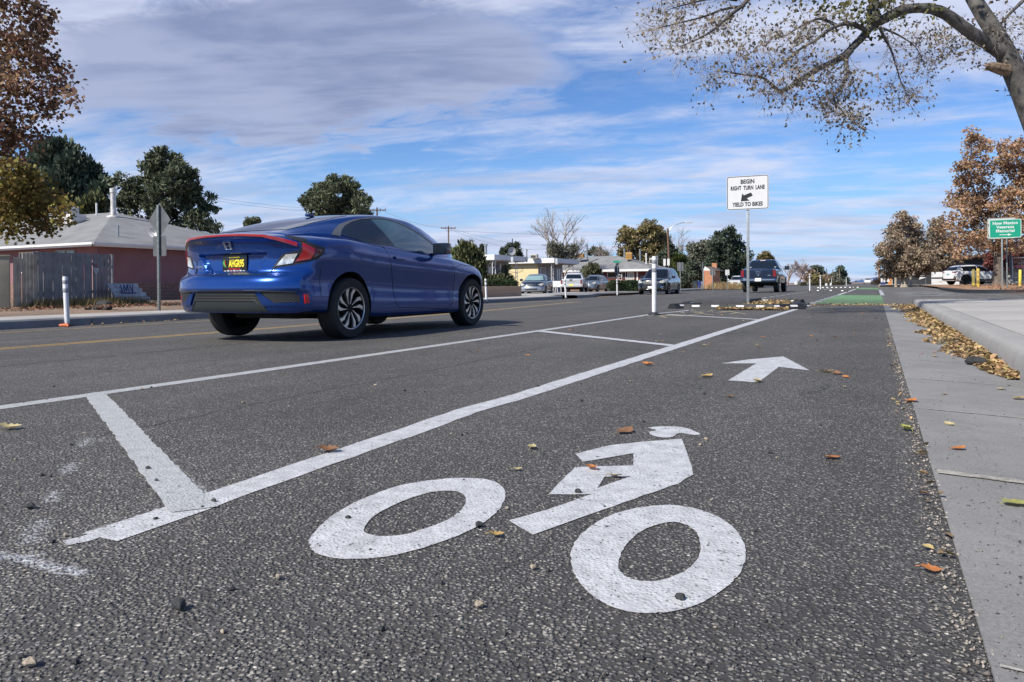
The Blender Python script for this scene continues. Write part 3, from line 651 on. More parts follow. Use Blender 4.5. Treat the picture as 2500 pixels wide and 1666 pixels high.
def wheel(root,c,R,w,side,style,tyremat=RUB,rimmat=None,seg=40):
    """wheel > tyre, rim; axle along x"""
    s=side; rr=R*.69; mb=MB()
    mb.lathe([(.001,s*w*.20),(rr*.35,s*w*.20),(rr*.35,-s*w*.3),(.001,-s*w*.3)],20,axis='X')
    hub=mb.build('wheel',DKP,root,35,loc=c)
    mb=MB(); pr=[(rr*.97,-w/2*.9),(rr*1.08,-w/2),(R*.93,-w/2),(R*.985,-w/2*.84),(R,-w/2*.5),(R,w/2*.5),(R*.985,w/2*.84),(R*.93,w/2),(rr*1.10,w/2),(rr*.99,w/2*.93),(rr*.97,0)]
    mb.lathe(pr,seg,axis='X')
    for k in (-.25,0,.25): mb.lathe([(R+.001,k*w-.004),(R+.0015,k*w),(R+.001,k*w+.004)],seg,axis='X',mi=1)
    mb.build('tyre',[tyremat,UND],hub,40)
    mb=MB(); mb.lathe([(rr*.99,s*w/2*.90),(rr*.975,s*w/2*.95),(rr*.93,s*w/2*.86),(rr*.92,s*w*.05),(.001,s*w*.04)],seg,axis='X',mi=1)
    mb.lathe([(rr*1.0,s*w/2*.90),(rr*.985,s*w/2*.99),(rr*.94,s*w/2*.93)],seg,axis='X',mi=0)
    mb.lathe([(rr*.22,s*w*.25),(rr*.20,s*w*.40),(rr*.13,s*w*.41),(.001,s*w*.41)],20,axis='X',mi=1)
    xf,xb=s*w/2*.86,s*w/2*.60
    def blade(pl,mi=0):
        n=len(pl); f=[(xf-s*.012*(1-math.hypot(*p)/rr),p[0],p[1]) for p in pl]; b=[(xb,p[0],p[1]) for p in pl]
        q=[tuple(range(n)),tuple(range(2*n-1,n-1,-1))]+[(i,i+n,(i+1)%n+n,(i+1)%n) for i in range(n)]
        if s>0: pass
        mb.add(f+b,q,mi)
    if style=='swirl':
        for k in range(10):
            th=2*math.pi*k/10+.1
            def pp(r,a): return (rr*r*math.cos(th+a),rr*r*math.sin(th+a))
            if k%2==0: blade([pp(.17,-.05),pp(.40,-.03),pp(.70,-.10),pp(.95,-.22),pp(.955,-.02),pp(.70,.13),pp(.45,.09),pp(.17,.16)])
            else: blade([pp(.19,.02),pp(.5,-.10),pp(.72,-.20),pp(.95,-.34),pp(.955,-.12),pp(.74,.03),pp(.5,.02),pp(.19,.14)])
    else:
        ns=style
        for k in range(ns):
            th=2*math.pi*k/ns
            def pp(r,a): return (rr*r*math.cos(th+a),rr*r*math.sin(th+a))
            blade([pp(.18,-.25),pp(.55,-.12),pp(.95,-.16),pp(.95,.16),pp(.55,.12),pp(.18,.25)])
    mb.build('rim',[rimmat or ALU,UND],hub,35)
    return hub
def fixn(o):
    bm=bmesh.new(); bm.from_mesh(o.data); bmesh.ops.remove_doubles(bm,verts=bm.verts[:],dist=1e-5); bmesh.ops.recalc_face_normals(bm,faces=bm.faces[:]); bm.to_mesh(o.data); bm.free()
def make_vehicle(name,label,cat,loc,rz,sp,scale=1.,group=None):
    L=sp['L']; proj_ray.L=L
    root=thing(name,label,cat,loc,rz,group); root.scale=(scale,)*3
    paint=sp['paint']; org=(0,-L/2,0)
    V,F=body_shell(sp); mb=MB(); mb.add(V,F); body=mb.build('body',[paint,UND])
    fixn(body)
    # wheel arches cut out of the shell
    R=sp['R']; cut=MB()
    for wy in sp['wy']:
        for s in (-1,1):
            x0,x1=s*sp.get('arch_in',.50),s*1.3; a,b=min(x0,x1),max(x0,x1); r=R+sp.get('gap',.05)
            cut.prism([(wy+r*math.cos(2*math.pi*q/48),R+sp.get('lift',.0)+r*math.sin(2*math.pi*q/48)) for q in range(48)],a,b,'yz',1)
    co=cut.build('cutter',[paint,UND]); fixn(co); bpy.context.view_layer.update()
    md=body.modifiers.new('b','BOOLEAN'); md.operation='DIFFERENCE'; md.object=co; md.solver='EXACT'
    bpy.context.view_layer.update(); dg=bpy.context.evaluated_depsgraph_get(); me=bpy.data.meshes.new_from_object(body.evaluated_get(dg)); 
    old=body.data; bpy.data.objects.remove(body); bpy.data.objects.remove(co)
    V2=[tuple(v.co) for v in me.vertices]; F2=[tuple(p.vertices) for p in me.polygons]; Mi=[]
    # faces of the arch well and the underside are dark
    for p in me.polygons:
        c=p.center; dark=0
        for wy in sp['wy']:
            q=math.hypot(c.y-wy,c.z-R-sp.get('lift',.0))
            if q<R+sp.get('gap',.05)+.004 and abs(c.x)<1.2 and (abs(c.x)<sp.get('arch_in',.5)+.01 or abs(abs(p.normal.x))<.3) : dark=1
        if p.normal.z<-.8 and c.z<sp.get('dark_below',.30): dark=1
        Mi.append(dark)
    mb=MB(); mb.v=V2; mb.f=F2; mb.m=Mi
    if 'gh' in sp:
        V3,F3=cabin_shell(sp); mb.add(V3,F3,0)
    if 'extra' in sp: sp['extra'](mb)
    body=mb.build('body',[paint,UND],root,sp.get('sharp',38),loc=org)
    bvh=BVHTree.FromPolygons([Vector(v) for v in mb.v],mb.f)
    for (nm,mat,mode,poly,kw) in sp['patches']:
        kw=dict(kw); modes=[mode]
        lab=kw.pop('label',None); sides=[1]
        if mode in('side','diag','fdiag'): modes={'side':['right','left'],'diag':['diagR','diagL'],'fdiag':['fdiagR','fdiagL']}[mode]
        mir=kw.pop('mirror',False)
        for mo in modes:
            for sg in ((1,-1) if mir else (1,)):
                pl=[(a*sg,b) for a,b in poly]
                pts,f=patch(bvh,mo,pl,**kw); mm=MB(); mm.add(pts,f); o=mm.build(nm,mat,root,40,loc=org)
                if lab: o['label']=lab
    for (mode,pts,r) in sp.get('seams',[]):
        for mo in ({'side':['right','left']}.get(mode,[mode])):
            mm=MB(); seam(mm,bvh,mo,pts,r); mm.build('panel_gap',M('panel_gap_black',(.004,.004,.006),.8),root,60,loc=org)
    if 'parts' in sp: sp['parts'](root,bvh,org)
    for wy in sp['wy']:
        for s in (-1,1): wheel(root,(s*sp['wx'],wy-L/2,R+sp.get('wz',0)),R,sp['ww'],s,sp.get('rimstyle',5),rimmat=sp.get('rimmat'),seg=sp.get('wseg',28))
    return root
def mirrors(root,org,y,z,x,mat,sz=(.20,.11,.14),glass=True):
    for s in (-1,1):
        mb=MB(); mb.bbox((s*(x+.13),y,z),sz,.035); mb.tube([(s*(x-.06),y+.05,z-.07),(s*(x+.06),y+.02,z-.05)],.022,6)
        o=mb.build('mirror',mat,root,40,loc=org)
        mg=MB(); mg.bbox((s*(x+.13),y-sz[1]/2-.001,z),(sz[0]*.82,.006,sz[2]*.78),.002); mg.build('mirror_glass',M('mirror_glass_dark',(.010,.014,.02),.12,0,coat=.4),o,40)
def frame_rear(y0,z0,x0=0.,tilt=0.):      # text plane facing -y
    return lambda u,v,w:(x0+u,y0-w+v*math.sin(tilt),z0+v*math.cos(tilt))
def frame_front(y0,z0,x0=0.,tilt=0.): return lambda u,v,w:(x0-u,y0+w-v*math.sin(tilt),z0+v*math.cos(tilt))
def frame_side(x0,y0,z0): return lambda u,v,w:(x0+w,y0+u,z0+v)
# ---- the blue coupe in the traffic lane
BLUE=M('metallic_blue_paint',(.0001,.042,.225),.24,.6,coat=1.)
def rear_b(x,z):
    ax=abs(x); c=.24*(ax/.88)**3.8
    p=float(np.interp(z,[.2,.26,.30,.36,.465,.485,.50,.58,.635,.66,.70,.80,.90,.965,1.0,1.03,1.06,1.2],[.16,.09,.055,.045,.035,.012,.0,.012,.045,.10,.118,.125,.11,.085,.04,.03,.055,.09]))
    # number plate recess
    xm=x-.02; hw=float(np.interp(z,[.66,.86],[.31,.47])); d=min(hw-abs(xm),z-.668,.864-z); p+=.045*smf(d,-.004,.022 if z<.84 else .012)
    # ribbed diffuser and side grilles sit a little inside the bumper skin
    return c+p
coupe=dict(L=4.46,wz=-.034,lift=-.015,paint=BLUE,R=.325,wy=(.93,3.54),wx=.785,ww=.215,rimstyle='swirl',wseg=64,nb=30,nr=72,ny=96,gny=60,gn=34,gap=.045,sharp=34,dark_below=.26,
 st=dict(y=[0,.25,.55,.93,1.4,2.0,2.6,3.1,3.6,4.0,4.25,4.46],
  zb=[.265,.262,.245,.22,.165,.155,.155,.158,.17,.175,.17,.19],
  zs=[.945,.985,1.02,1.03,1.00,.955,.915,.880,.815,.735,.665,.59],
  zt=[1.045,1.085,1.10,1.10,1.06,1.02,1.01,.985,.905,.825,.755,.64],
  hw=[.868,.902,.905,.905,.885,.88,.885,.90,.90,.865,.79,.66]),
 prof=[(.975,.22),(.965,.42),(.985,.62),(1.,.76),(.975,.90)],shx=.87,
 rear=rear_b,front=lambda x,z:.32*(abs(x)/.66)**2.6*.8+float(np.interp(z,[.15,.3,.5,.64],[.06,.0,.02,.14])),
 gh=dict(y=[.30,.60,.90,1.25,1.6,2.0,2.4,2.7,3.0,3.30,3.42],
   zb=[1.04,1.05,1.045,1.01,.985,.955,.93,.915,.905,.90,.90],
   wb=[.60,.70,.765,.80,.805,.80,.795,.79,.77,.70,.64],
   wr=[.50,.53,.545,.555,.56,.565,.565,.57,.58,.60,.60],
   zr=[1.075,1.165,1.245,1.315,1.365,1.39,1.375,1.32,1.215,1.06,.975]),
 seams=[('side',[(1.60,.975),(1.70,.62),(1.77,.33),(1.84,.272),(2.90,.225),(3.02,.30),(3.06,.50),(3.04,.72),(2.98,.86)],.0035),
        ('side',[(.45,.70),(.46,.42)],.003),('side',[(3.05,.76),(3.25,.80),(3.6,.79)],.003),
        ('rear',[(-.50,.80),(-.50,.665),(-.43,.650),(.45,.645),(.52,.67),(.72,.83)],.005),('rear',[(-.62,.86),(-.54,.80),(-.50,.78)],.004)],
 patches=[
 ('window',GLS,'side',[(.93,1.072),(1.02,1.125),(1.15,1.185),(1.32,1.240),(1.50,1.282),(1.665,1.305),(1.70,1.22),(1.76,1.10),(1.83,.985),(1.45,.995),(1.15,1.03)],dict(off=.005,step=.05)),
 ('window',TGL,'side',[(1.69,1.30),(1.92,1.318),(2.12,1.305),(2.32,1.262),(2.52,1.19),(2.72,1.09),(2.88,.99),(2.93,.945),(2.6,.935),(2.1,.955),(1.85,.975),(1.78,1.10),(1.72,1.22)],dict(off=.005,step=.05,label='greenish side window of the door')),
 ('quarter_trim',M('grey_window_trim',(.20,.20,.20),.35,.6),'side',[(.79,1.062),(.92,1.128),(1.10,1.20),(1.30,1.256),(1.52,1.30),(1.70,1.325),(1.92,1.338),(2.12,1.325),(2.34,1.28),(2.56,1.20),(2.76,1.10),(2.92,1.0),(2.93,.975),(2.74,1.083),(2.54,1.185),(2.32,1.262),(2.12,1.307),(1.92,1.320),(1.70,1.308),(1.50,1.284),(1.32,1.241),(1.15,1.186),(1.02,1.126),(.93,1.070),(.90,1.052)],dict(off=.009,step=.03)),
 ('rear_window',GLS,'top',[(-.47,.42),(.47,.42),(.50,.62),(.475,1.05),(.44,1.42),(0,1.50),(-.44,1.42),(-.475,1.05),(-.50,.62)],dict(off=.004,step=.06)),
 ('windscreen',GLS,'top',[(-.53,3.32),(-.50,2.9),(-.47,2.55),(0,2.48),(.47,2.55),(.50,2.9),(.53,3.32)],dict(off=.004,step=.07)),
 ('tail_lamp',DKP,'diag',[(.765,.972),(.854,.962),(1.008,.908),(.997,.856),(.932,.794),(.783,.753),(.694,.735),(.505,.708),(.600,.845),(.705,.870),(.765,.880)],dict(off=.004,step=.03)),
 ('tail_lamp_lens',RED,'diag',[(.788,.950),(.903,.900),(.906,.856),(.864,.796),(.718,.768),(.745,.80),(.792,.876)],dict(off=.013,step=.025)),
 ('tail_lamp_lens',DRED,'diag',[(.913,.897),(.973,.890),(.952,.846),(.882,.796),(.912,.851)],dict(off=.010,step=.03)),
 ('reversing_lamp',LMP,'diag',[(.632,.842),(.744,.851),(.697,.754),(.542,.730)],dict(off=.012,step=.025)),
 ('lip_trim',DKP,'diag',[(.62,1.030),(.70,1.022),(.83,.994),(.83,.972),(.76,.966),(.68,.995)],dict(off=.006,step=.03)),
 ('bumper_strip',M('satin_grey_trim',(.05,.052,.055),.35),'rear',[(-.80,.470),(-.45,.492),(0,.496),(.45,.492),(.80,.478),(.80,.466),(.45,.478),(0,.481),(-.45,.478),(-.80,.458)],dict(off=.007,step=.04)),
 ('grille',DKP,'rear',[(.475,.470),(.76,.462),(.82,.44),(.82,.372),(.60,.366)],dict(off=.004,step=.03,mirror=True)),
 ('diffuser',M('satin_black_diffuser',(.022,.028,.030),.38),'rear',[(-.395,.468),(.425,.468),(.535,.285),(-.505,.285)],dict(off=.006,step=.03)),
 ('bumper_fin',BLUE,'rear',[(.425,.462),(.476,.465),(.610,.366),(.80,.366),(.80,.345),(.500,.345)],dict(off=.016,step=.03,mirror=True)),
 ('reflector',M('red_reflector',(.65,.01,.015),.25,coat=.6),'diag',[(.795,.452),(.835,.452),(.845,.366),(.805,.360)],dict(off=.016,step=.02)),
 ('sill_trim',DKP,'side',[(1.30,.195),(3.18,.180),(3.18,.163),(1.30,.165)],dict(off=.004,step=.06)),
 ('marker_lamp',RED,'side',[(4.02,.60),(4.12,.585),(4.13,.55),(4.03,.565)],dict(off=.004,step=.04)),
 ('door_handle',BLUE,'side',[(1.72,.862),(1.93,.852),(1.94,.828),(1.74,.836)],dict(off=.022,step=.03,skirt=.03)),
 ])
def coupe_parts(root,bvh,org):
    # red light bar along the boot lip
    xs=np.linspace(-.775,.775,63); mb=MB(); vs=[]
    for x in xs:
        a=abs(x); zh=float(np.interp(a,[0,.25,.5,.62,.70,.775],[1.056,1.053,1.038,1.012,.985,.955])); zl=zh-float(np.interp(a,[0,.5,.62,.775],[.026,.028,.036,.040]))
        yb=rear_b(x,zl)*.5+rear_b(x,min(zh,1.02))*.5-.012+(.008 if a>.6 else 0)
        vs+=[(x,yb+.075,zh-.004),(x,yb+.012,zh),(x,yb,zh-.006),(x,yb+.001,zl+.004),(x,yb+.008,zl),(x,yb+.09,zl)]
    n=6; mb.add(vs,[(i*n+j,i*n+(j+1)%n,(i+1)*n+(j+1)%n,(i+1)*n+j) for i in range(62) for j in range(n)]+[(5,4,3,2,1,0),tuple(62*n+j for j in range(n))])
    mb.build('light_bar',RED,root,50,loc=org)
    mirrors(root,org,2.62,.985,.84,M('dark_blue_gloss',(.004,.008,.02),.15,coat=1),(.21,.12,.15))
    # ribs of the diffuser, mesh of the side grilles
    mb=MB()
    for z in (.452,.436,.420,.404): seam(mb,bvh,'rear',[(-.385-(.452-z)*.6,z),(.415+(.452-z)*.6,z)],.0032,.010)
    seam(mb,bvh,'rear',[(-.50,.29),(-.41,.388),(.41,.388),(.51,.29)],.007,.006)
    mb.build('diffuser_rib',DKP,root,60,loc=org)
    for s in (1,-1):
        mb=MB()
        for r in range(6):
            z=.456-r*.0155; x0=.50+r*.018; pts=[]; n=int((.80-x0)/.018)
            for i in range(n+1): pts.append((s*(x0+i*.018),z+(.0045 if i%2 else -.0045)))
            P=[on(bvh,'rear',a,b,.006) for a,b in pts]; mb.tube(P,.0022,4)
        mb.build('grille_mesh',M('grille_mesh_grey',(.06,.065,.07),.4),root,60,loc=org)
    # emblem
    em=MB(); o=lambda u,v:on(bvh,'rear',.018+u,.945+v,.008)
    def bar(pts,r): em.tube([o(*p) for p in pts],r,6)
    bar([(-.052,.036),(.052,.036),(.048,-.030),(.040,-.036),(-.040,-.036),(-.048,-.030),(-.052,.036)],.0038)
    bar([(-.036,.032),(-.026,-.032)],.0075); bar([(.036,.032),(.026,-.032)],.0075); bar([(-.030,-.002),(.030,-.002)],.007)
    em.build('emblem',CHR,root,60,loc=org)
    # number plate: black, yellow characters
    yp=rear_b(.02,.76)-.012
    mb=MB(); mb.bbox((.03,yp+.002,.765),(.335,.008,.168),.003); plf=mb.build('number_plate',M('plate_frame_black',(.01,.01,.01),.35),root,40,loc=org)
    mb=MB(); add_text(mb,'AHGR95',.070,frame_rear(yp-.003,.762,.058),ext=.0008,sx=.56,bold=.004); add_text(mb,'NEW MEXICO USA',.018,frame_rear(yp-.003,.708,.03),1,ext=.0006,sx=.72,bold=.0008)
    add_text(mb,'LAND OF ENCHANTMENT',.011,frame_rear(yp-.003,.826,.03),ext=.0006,sx=.8)
    mb.tube([(-.105,yp-.004,.800),(-.112,yp-.004,.775),(-.10,yp-.004,.745),(-.082,yp-.004,.725)],[.006,.013,.012,.003],6,2); mb.tube([(-.092,yp-.004,.798),(-.094,yp-.004,.770),(-.08,yp-.004,.732)],[.003,.008,.002],6,1)
    for i in range(7): mb.box((-.10+i*.043,yp-.0035,.689+.004*(i%2)),(.03,.002,.010),mi=3)
    mb.build('plate_lettering',[M('yellow_lettering',(.80,.66,.04),.4),M('red_lettering',(.45,.02,.02),.4),M('green_chile',(.08,.42,.06),.4),M('frame_decor',(.55,.55,.55),.4)],plf,None)
    mb=MB(); add_text(mb,'CIVIC',.026,lambda u,v,w:tuple(on(bvh,'rear',-.44+u,.735+v,.003+w)),ext=.001,sx=1.5); mb.build('badge',CHR,root,None,loc=org)
    # rear axle, exhaust, fuel tank
    mb=MB(); mb.tube([(-.70,.93,.28),(.70,.93,.28)],.045,8); mb.bbox((.05,1.0,.25),(.9,.9,.12),.04); mb.tube([(.45,.20,.26),(.45,.75,.26)],.035,10); mb.bbox((.35,.50,.27),(.5,.36,.11),.04); mb.tube([(.30,.45,.25),(.0,1.2,.22),(.05,3.0,.22)],.028,8); mb.bbox((0,2.3,.20),(1.3,2.4,.07),.03)
    mb.build('underside',UND,root,40,loc=org)
    mb=MB(); mb.bbox((0,1.30,1.345),(.04,.12,.03),.012); mb.build('roof_aerial',BLUE,root,40,loc=org)
    # scratches on the lower flank
    rs=random.Random(3)
    for c in ((1.35,.42),(3.0,.42),(.62,.47),(2.9,.36)):
        for k in range(4):
            y,z=c[0]+rs.uniform(-.12,.12),c[1]+rs.uniform(-.06,.06); a=rs.uniform(-.4,1.4); l=rs.uniform(.05,.12)
            mb=MB(); mb.tube([on(bvh,'right',y+l*t*math.cos(a+t),z+l*t*math.sin(a+t),.0003) for t in (0,.33,.66,1)],.0011,4); mb.build('scratch',M('scratch_grey',(.16,.19,.26),.6),root,None,loc=org)
coupe['parts']=coupe_parts
make_vehicle('coupe_car','shiny blue two-door coupe driving away in the near traffic lane','car',(-5.86,5.32+2.23,.0195),0,coupe)
# ------------------------------------------------------------------ other vehicles
def gspec(L,W,H,R,paint,belt,hood,nose,deck,ghp,wy,win,zb=.24,ww=.20,box=.0,split=(),rimmat=None,rimstyle=5,wr=.62,rake=.25,rearc=.16,crown=.05,gap=.05,extra_rear=None,lower=None):
    hw=W/2; f=[0,.05,.15,.45,.72,.86,.95,1.]
    st=dict(y=[q*L for q in f],zb=[zb+.06,zb+.02,zb,zb-.02,zb-.02,zb,zb+.01,zb+.04],zs=[deck-.04,deck,belt+(deck-belt)*.4,belt,hood-.05,(hood+nose)/2,nose,nose-.10],
      zt=[deck+crown*.4,deck+crown,belt+crown,belt+crown,hood+crown*.5,(hood*.6+nose*.4)+crown,nose+crown,nose-.04],
      hw=[hw*(.92+box*.08),hw*.975,hw,hw,hw*.995,hw*.97,hw*(.90+box*.06),hw*(.78+box*.16)])
    gy=[p[0] for p in ghp]; gz=[p[1] for p in ghp]; n=len(gy)
    gh_=dict(y=gy,zr=gz,zb=[belt-.01]*n,wb=[hw*.80]+[hw*.885]*(n-2)+[hw*.78],wr=[hw*wr]+[hw*wr*1.02]*(n-2)+[hw*wr])
    P=[]; g=lambda y: float(pchip(gy,gz,y))
    y0,y1=win
    cuts=[y0]+list(split)+[y1]
    for a,b in zip(cuts[:-1],cuts[1:]):
        a2=a+(.03 if a!=y0 else 0); b2=b-(.03 if b!=y1 else 0); ys=np.linspace(a2,b2,7); top=[(float(y),max(belt+.035,g(y)-.10)) for y in ys]
        P.append(('window',GLS,'side',[(a2,belt+.03)]+top+[(b2,belt+.03)],dict(off=.006,step=.09)))
    sp=dict(L=L,paint=paint,R=R,wy=wy,wx=hw-ww*.56,ww=ww,rimmat=rimmat,rimstyle=rimstyle,st=st,gh=gh_,patches=P,nb=8,nr=26,ny=40,gny=28,gn=18,gap=gap,arch_in=hw-.42,dark_below=zb+.06,
      rear=lambda x,z:rearc*(abs(x)/hw)**3+float(np.interp(z,[zb,zb+.2,belt-.3,belt,deck+.1],[.08,.0,.03,.05,.10])),
      front=lambda x,z:rake*(abs(x)/hw)**2.6+float(np.interp(z,[zb,zb+.15,nose-.25,nose+.05],[.06,.0,.03,.14])),
      seams=[('side',[(c,belt-.02),(c+.02,zb+.14)],.006) for c in split])
    sp['hw']=hw
    return sp
def sym2(nm,mat,mode,poly,**k): return (nm,mat,mode,poly,dict(mirror=True,off=.008,step=.06,**k))
def one(nm,mat,mode,poly,off=.008,**k): return (nm,mat,mode,poly,dict(off=off,step=.07,**k))
def mir(x,mat,y,z,sz=(.20,.12,.16)):
    return lambda root,bvh,org: mirrors(root,org,y,z,x,mat,sz)
# black crossover coming towards the camera
BLK=M('black_car_paint',(.006,.007,.009),.16,.2,coat=1)
suv=gspec(5.1,1.97,1.79,.37,BLK,1.10,1.10,.98,1.12,[(.12,1.25),(.45,1.64),(1.1,1.77),(2.2,1.785),(2.9,1.71),(3.4,1.45),(3.85,1.12)],(.98,4.02),(.55,3.45),zb=.26,split=(1.45,2.45),wr=.66,rake=.22,box=.3)
suv['patches']+=[one('windscreen',GLS,'front',[(-.74,1.13),(.74,1.13),(.60,1.66),(-.60,1.66)],step_=0) if 0 else one('windscreen',GLS,'front',[(-.74,1.15),(.74,1.15),(.60,1.66),(-.60,1.66)]),
 sym2('headlamp',HLM,'front',[(.56,.86),(.60,.78),(.80,.76),(.90,.84),(.92,1.0),(.86,1.01),(.70,.93)]),
 one('grille',DKP,'front',[(-.56,.88),(.56,.88),(.50,.76),(.36,.70),(-.36,.70),(-.50,.76)]),
 one('grille',M('black_grille',(.012,.012,.014),.4),'front',[(-.50,.64),(.50,.64),(.40,.40),(-.40,.40)]),
 sym2('fog_lamp',CHR,'front',[(.62,.52),(.88,.56),(.88,.52),(.64,.48)]), sym2('fog_lamp',CHR,'front',[(.66,.44),(.82,.46),(.80,.36),(.74,.38)]),
 one('number_plate',WPL,'front',[(-.16,.56),(.16,.56),(.16,.42),(-.16,.42)],.02)]
def suv_parts(root,bvh,org):
    mirrors(root,org,3.02,1.16,.93,BLK,(.24,.14,.17))
    for pts in ([(-.58,.90),(-.5,.755),(-.36,.69),(.36,.69),(.5,.755),(.58,.90)],[(-.60,.80),(0,.795),(.60,.80)],[(-.60,.74),(-.46,.44),(-.3,.37),(.3,.37),(.46,.44),(.60,.74)],[(-.55,.85),(.55,.85)]):
        mb=MB(); seam(mb,bvh,'front',pts,.012,.006); mb.build('chrome_trim',CHR,root,60,loc=org)
    mb=MB(); mb.tube([(-.62,.9,1.80),(-.64,1.4,1.83),(-.64,2.5,1.83),(-.61,2.9,1.78)],.015,6); mb.build('roof_rail',DKP,root,60,loc=org)
    mb=MB(); mb.tube([(.62,.9,1.80),(.64,1.4,1.83),(.64,2.5,1.83),(.61,2.9,1.78)],.015,6); mb.build('roof_rail',DKP,root,60,loc=org)
suv['parts']=suv_parts
p=gpos(1610,46.5); make_vehicle('suv_car','black SUV with chrome grille coming towards the camera in the far lane','car',(p.x,p.y,-.12),math.pi+.03,suv,.93)
# dark blue pickup driving away
NAVY=M('dark_navy_paint',(.004,.018,.055),.2,.4,coat=1)
ram=gspec(5.85,2.03,1.95,.42,NAVY,1.34,1.25,1.18,1.36,[(1.98,1.36),(2.02,1.80),(2.25,1.93),(3.0,1.95),(3.6,1.90),(4.0,1.60),(4.45,1.28)],(1.15,4.85),(2.12,4.1),zb=.52,ww=.27,split=(3.0,),wr=.70,box=1.,rearc=.05,rake=.1,crown=.01,gap=.08)
ram['gh']['wb']=[.93]*5+[.92,.80]; ram['gh']['wr']=[.70]*7
ram['rear']=lambda x,z:.05*(abs(x)/1.01)**6+float(np.interp(z,[.5,.60,.80,.82,1.30,1.40],[-.05,-.12,-.12,.02,.0,.03]))
ram['patches']+=[one('rear_window',GLS,'rear',[(-.80,1.40),(.80,1.40),(.66,1.83),(-.66,1.83)]),
 sym2('tail_lamp',M('dim_red_lens',(.20,.008,.015),.2,coat=1),'rear',[(.80,1.30),(.955,1.30),(.955,.90),(.80,.90)]),
 one('bumper',CHR,'rear',[(-.96,.80),(.96,.80),(.96,.70),(-.96,.70)],.01), one('number_plate',WPL,'rear',[(-.17,.80),(.17,.80),(.17,.64),(-.17,.64)],.02)]
ram['seams']+=[('rear',[(-.78,1.33),(-.78,.86),(.78,.86),(.78,1.33)],.008)]
def ram_parts(root,bvh,org):
    mirrors(root,org,3.85,1.46,1.03,DKP,(.26,.14,.24))
    em=MB(); o=lambda u,v:on(bvh,'rear',u,1.10+v,.012)
    for pts in ([(-.11,.10),(-.10,-.04),(0,-.14),(.10,-.04),(.11,.10),(0,.13),(-.11,.10)],[(0,.12),(-.05,.04),(-.04,-.05),(0,-.10),(.04,-.05),(.05,.04),(0,.12)],[(-.05,.06),(-.12,.16),(-.20,.13)],[(.05,.06),(.12,.16),(.20,.13)]): em.tube([o(*p) for p in pts],.014,6)
    em.build('emblem',CHR,root,60,loc=org)
    for x in (-.70,.70):
        mb=MB(); yy=on(bvh,'rear',x,1.47,.012); mb.tube([yy+Vector((-.045,0,.04)),yy+Vector((-.02,0,-.005)),yy+Vector((.02,0,-.005)),yy+Vector((.045,0,.04))],.012,5); mb.build('window_sticker',WPL,root,60,loc=org)
    for x,w in ((-.55,.14),(.60,.16)):
        mb=MB(); q=on(bvh,'rear',x,.98,.006); mb.box(q,(w,.008,.022)); mb.build('badge',CHR,root,None,loc=org)
    mb=MB(); mb.tube([(-.82,1.15,.42),(.82,1.15,.42)],.06,8); mb.bbox((0,1.15,.42),(.3,.3,.3),.06); mb.bbox((0,3,.50),(1.2,4.4,.16),.05); mb.build('rear_axle',UND,root,40,loc=org)
    mb=MB(); mb.bbox((0,2.02,1.885),(.30,.03,.045),.008); mb.build('brake_lamp',M('pale_lamp',(.6,.5,.5),.2,coat=1),root,40,loc=org)
ram['parts']=ram_parts
p=gpos(1868,45); make_vehicle('pickup_truck','dark blue pickup truck with chrome bumper driving away beyond the white sign','pickup truck',(p.x,p.y,.0),.0,ram,1.0)
# white pickup parked in a driveway
WHT=M('white_car_paint',(.62,.62,.62),.3,0,coat=.8); WHTS=M('silver_white_paint',(.50,.52,.54),.3,.2,coat=.8)
fr=gspec(5.2,1.85,1.78,.37,WHTS,1.18,1.12,1.05,1.20,[(1.62,1.20),(1.66,1.56),(1.9,1.73),(2.6,1.77),(3.2,1.70),(3.55,1.45),(3.95,1.16)],(1.05,4.25),(1.72,3.65),zb=.46,ww=.24,split=(2.5,),wr=.68,box=1.,rearc=.05,rake=.1,crown=.01,gap=.07)
fr['gh']['wb']=[.85]*5+[.84,.74]; fr['gh']['wr']=[.64]*7
fr['rear']=lambda x,z:.05*(abs(x)/.93)**6+float(np.interp(z,[.46,.54,.72,.74,1.14,1.22],[-.05,-.12,-.12,.02,.0,.03]))
fr['patches']+=[one('rear_window',GLS,'rear',[(-.70,1.24),(.70,1.24),(.58,1.60),(-.58,1.60)]),
 sym2('tail_lamp',M('dim_red_lens'),'rear',[(.76,1.12),(.885,1.12),(.885,.78),(.76,.78)]),
 one('handle_recess',DKP,'rear',[(-.16,1.17),(.10,1.17),(.10,1.06),(-.16,1.06)]), one('number_plate',YPL,'rear',[(-.16,.74),(.16,.74),(.16,.60),(-.16,.60)],.02)]
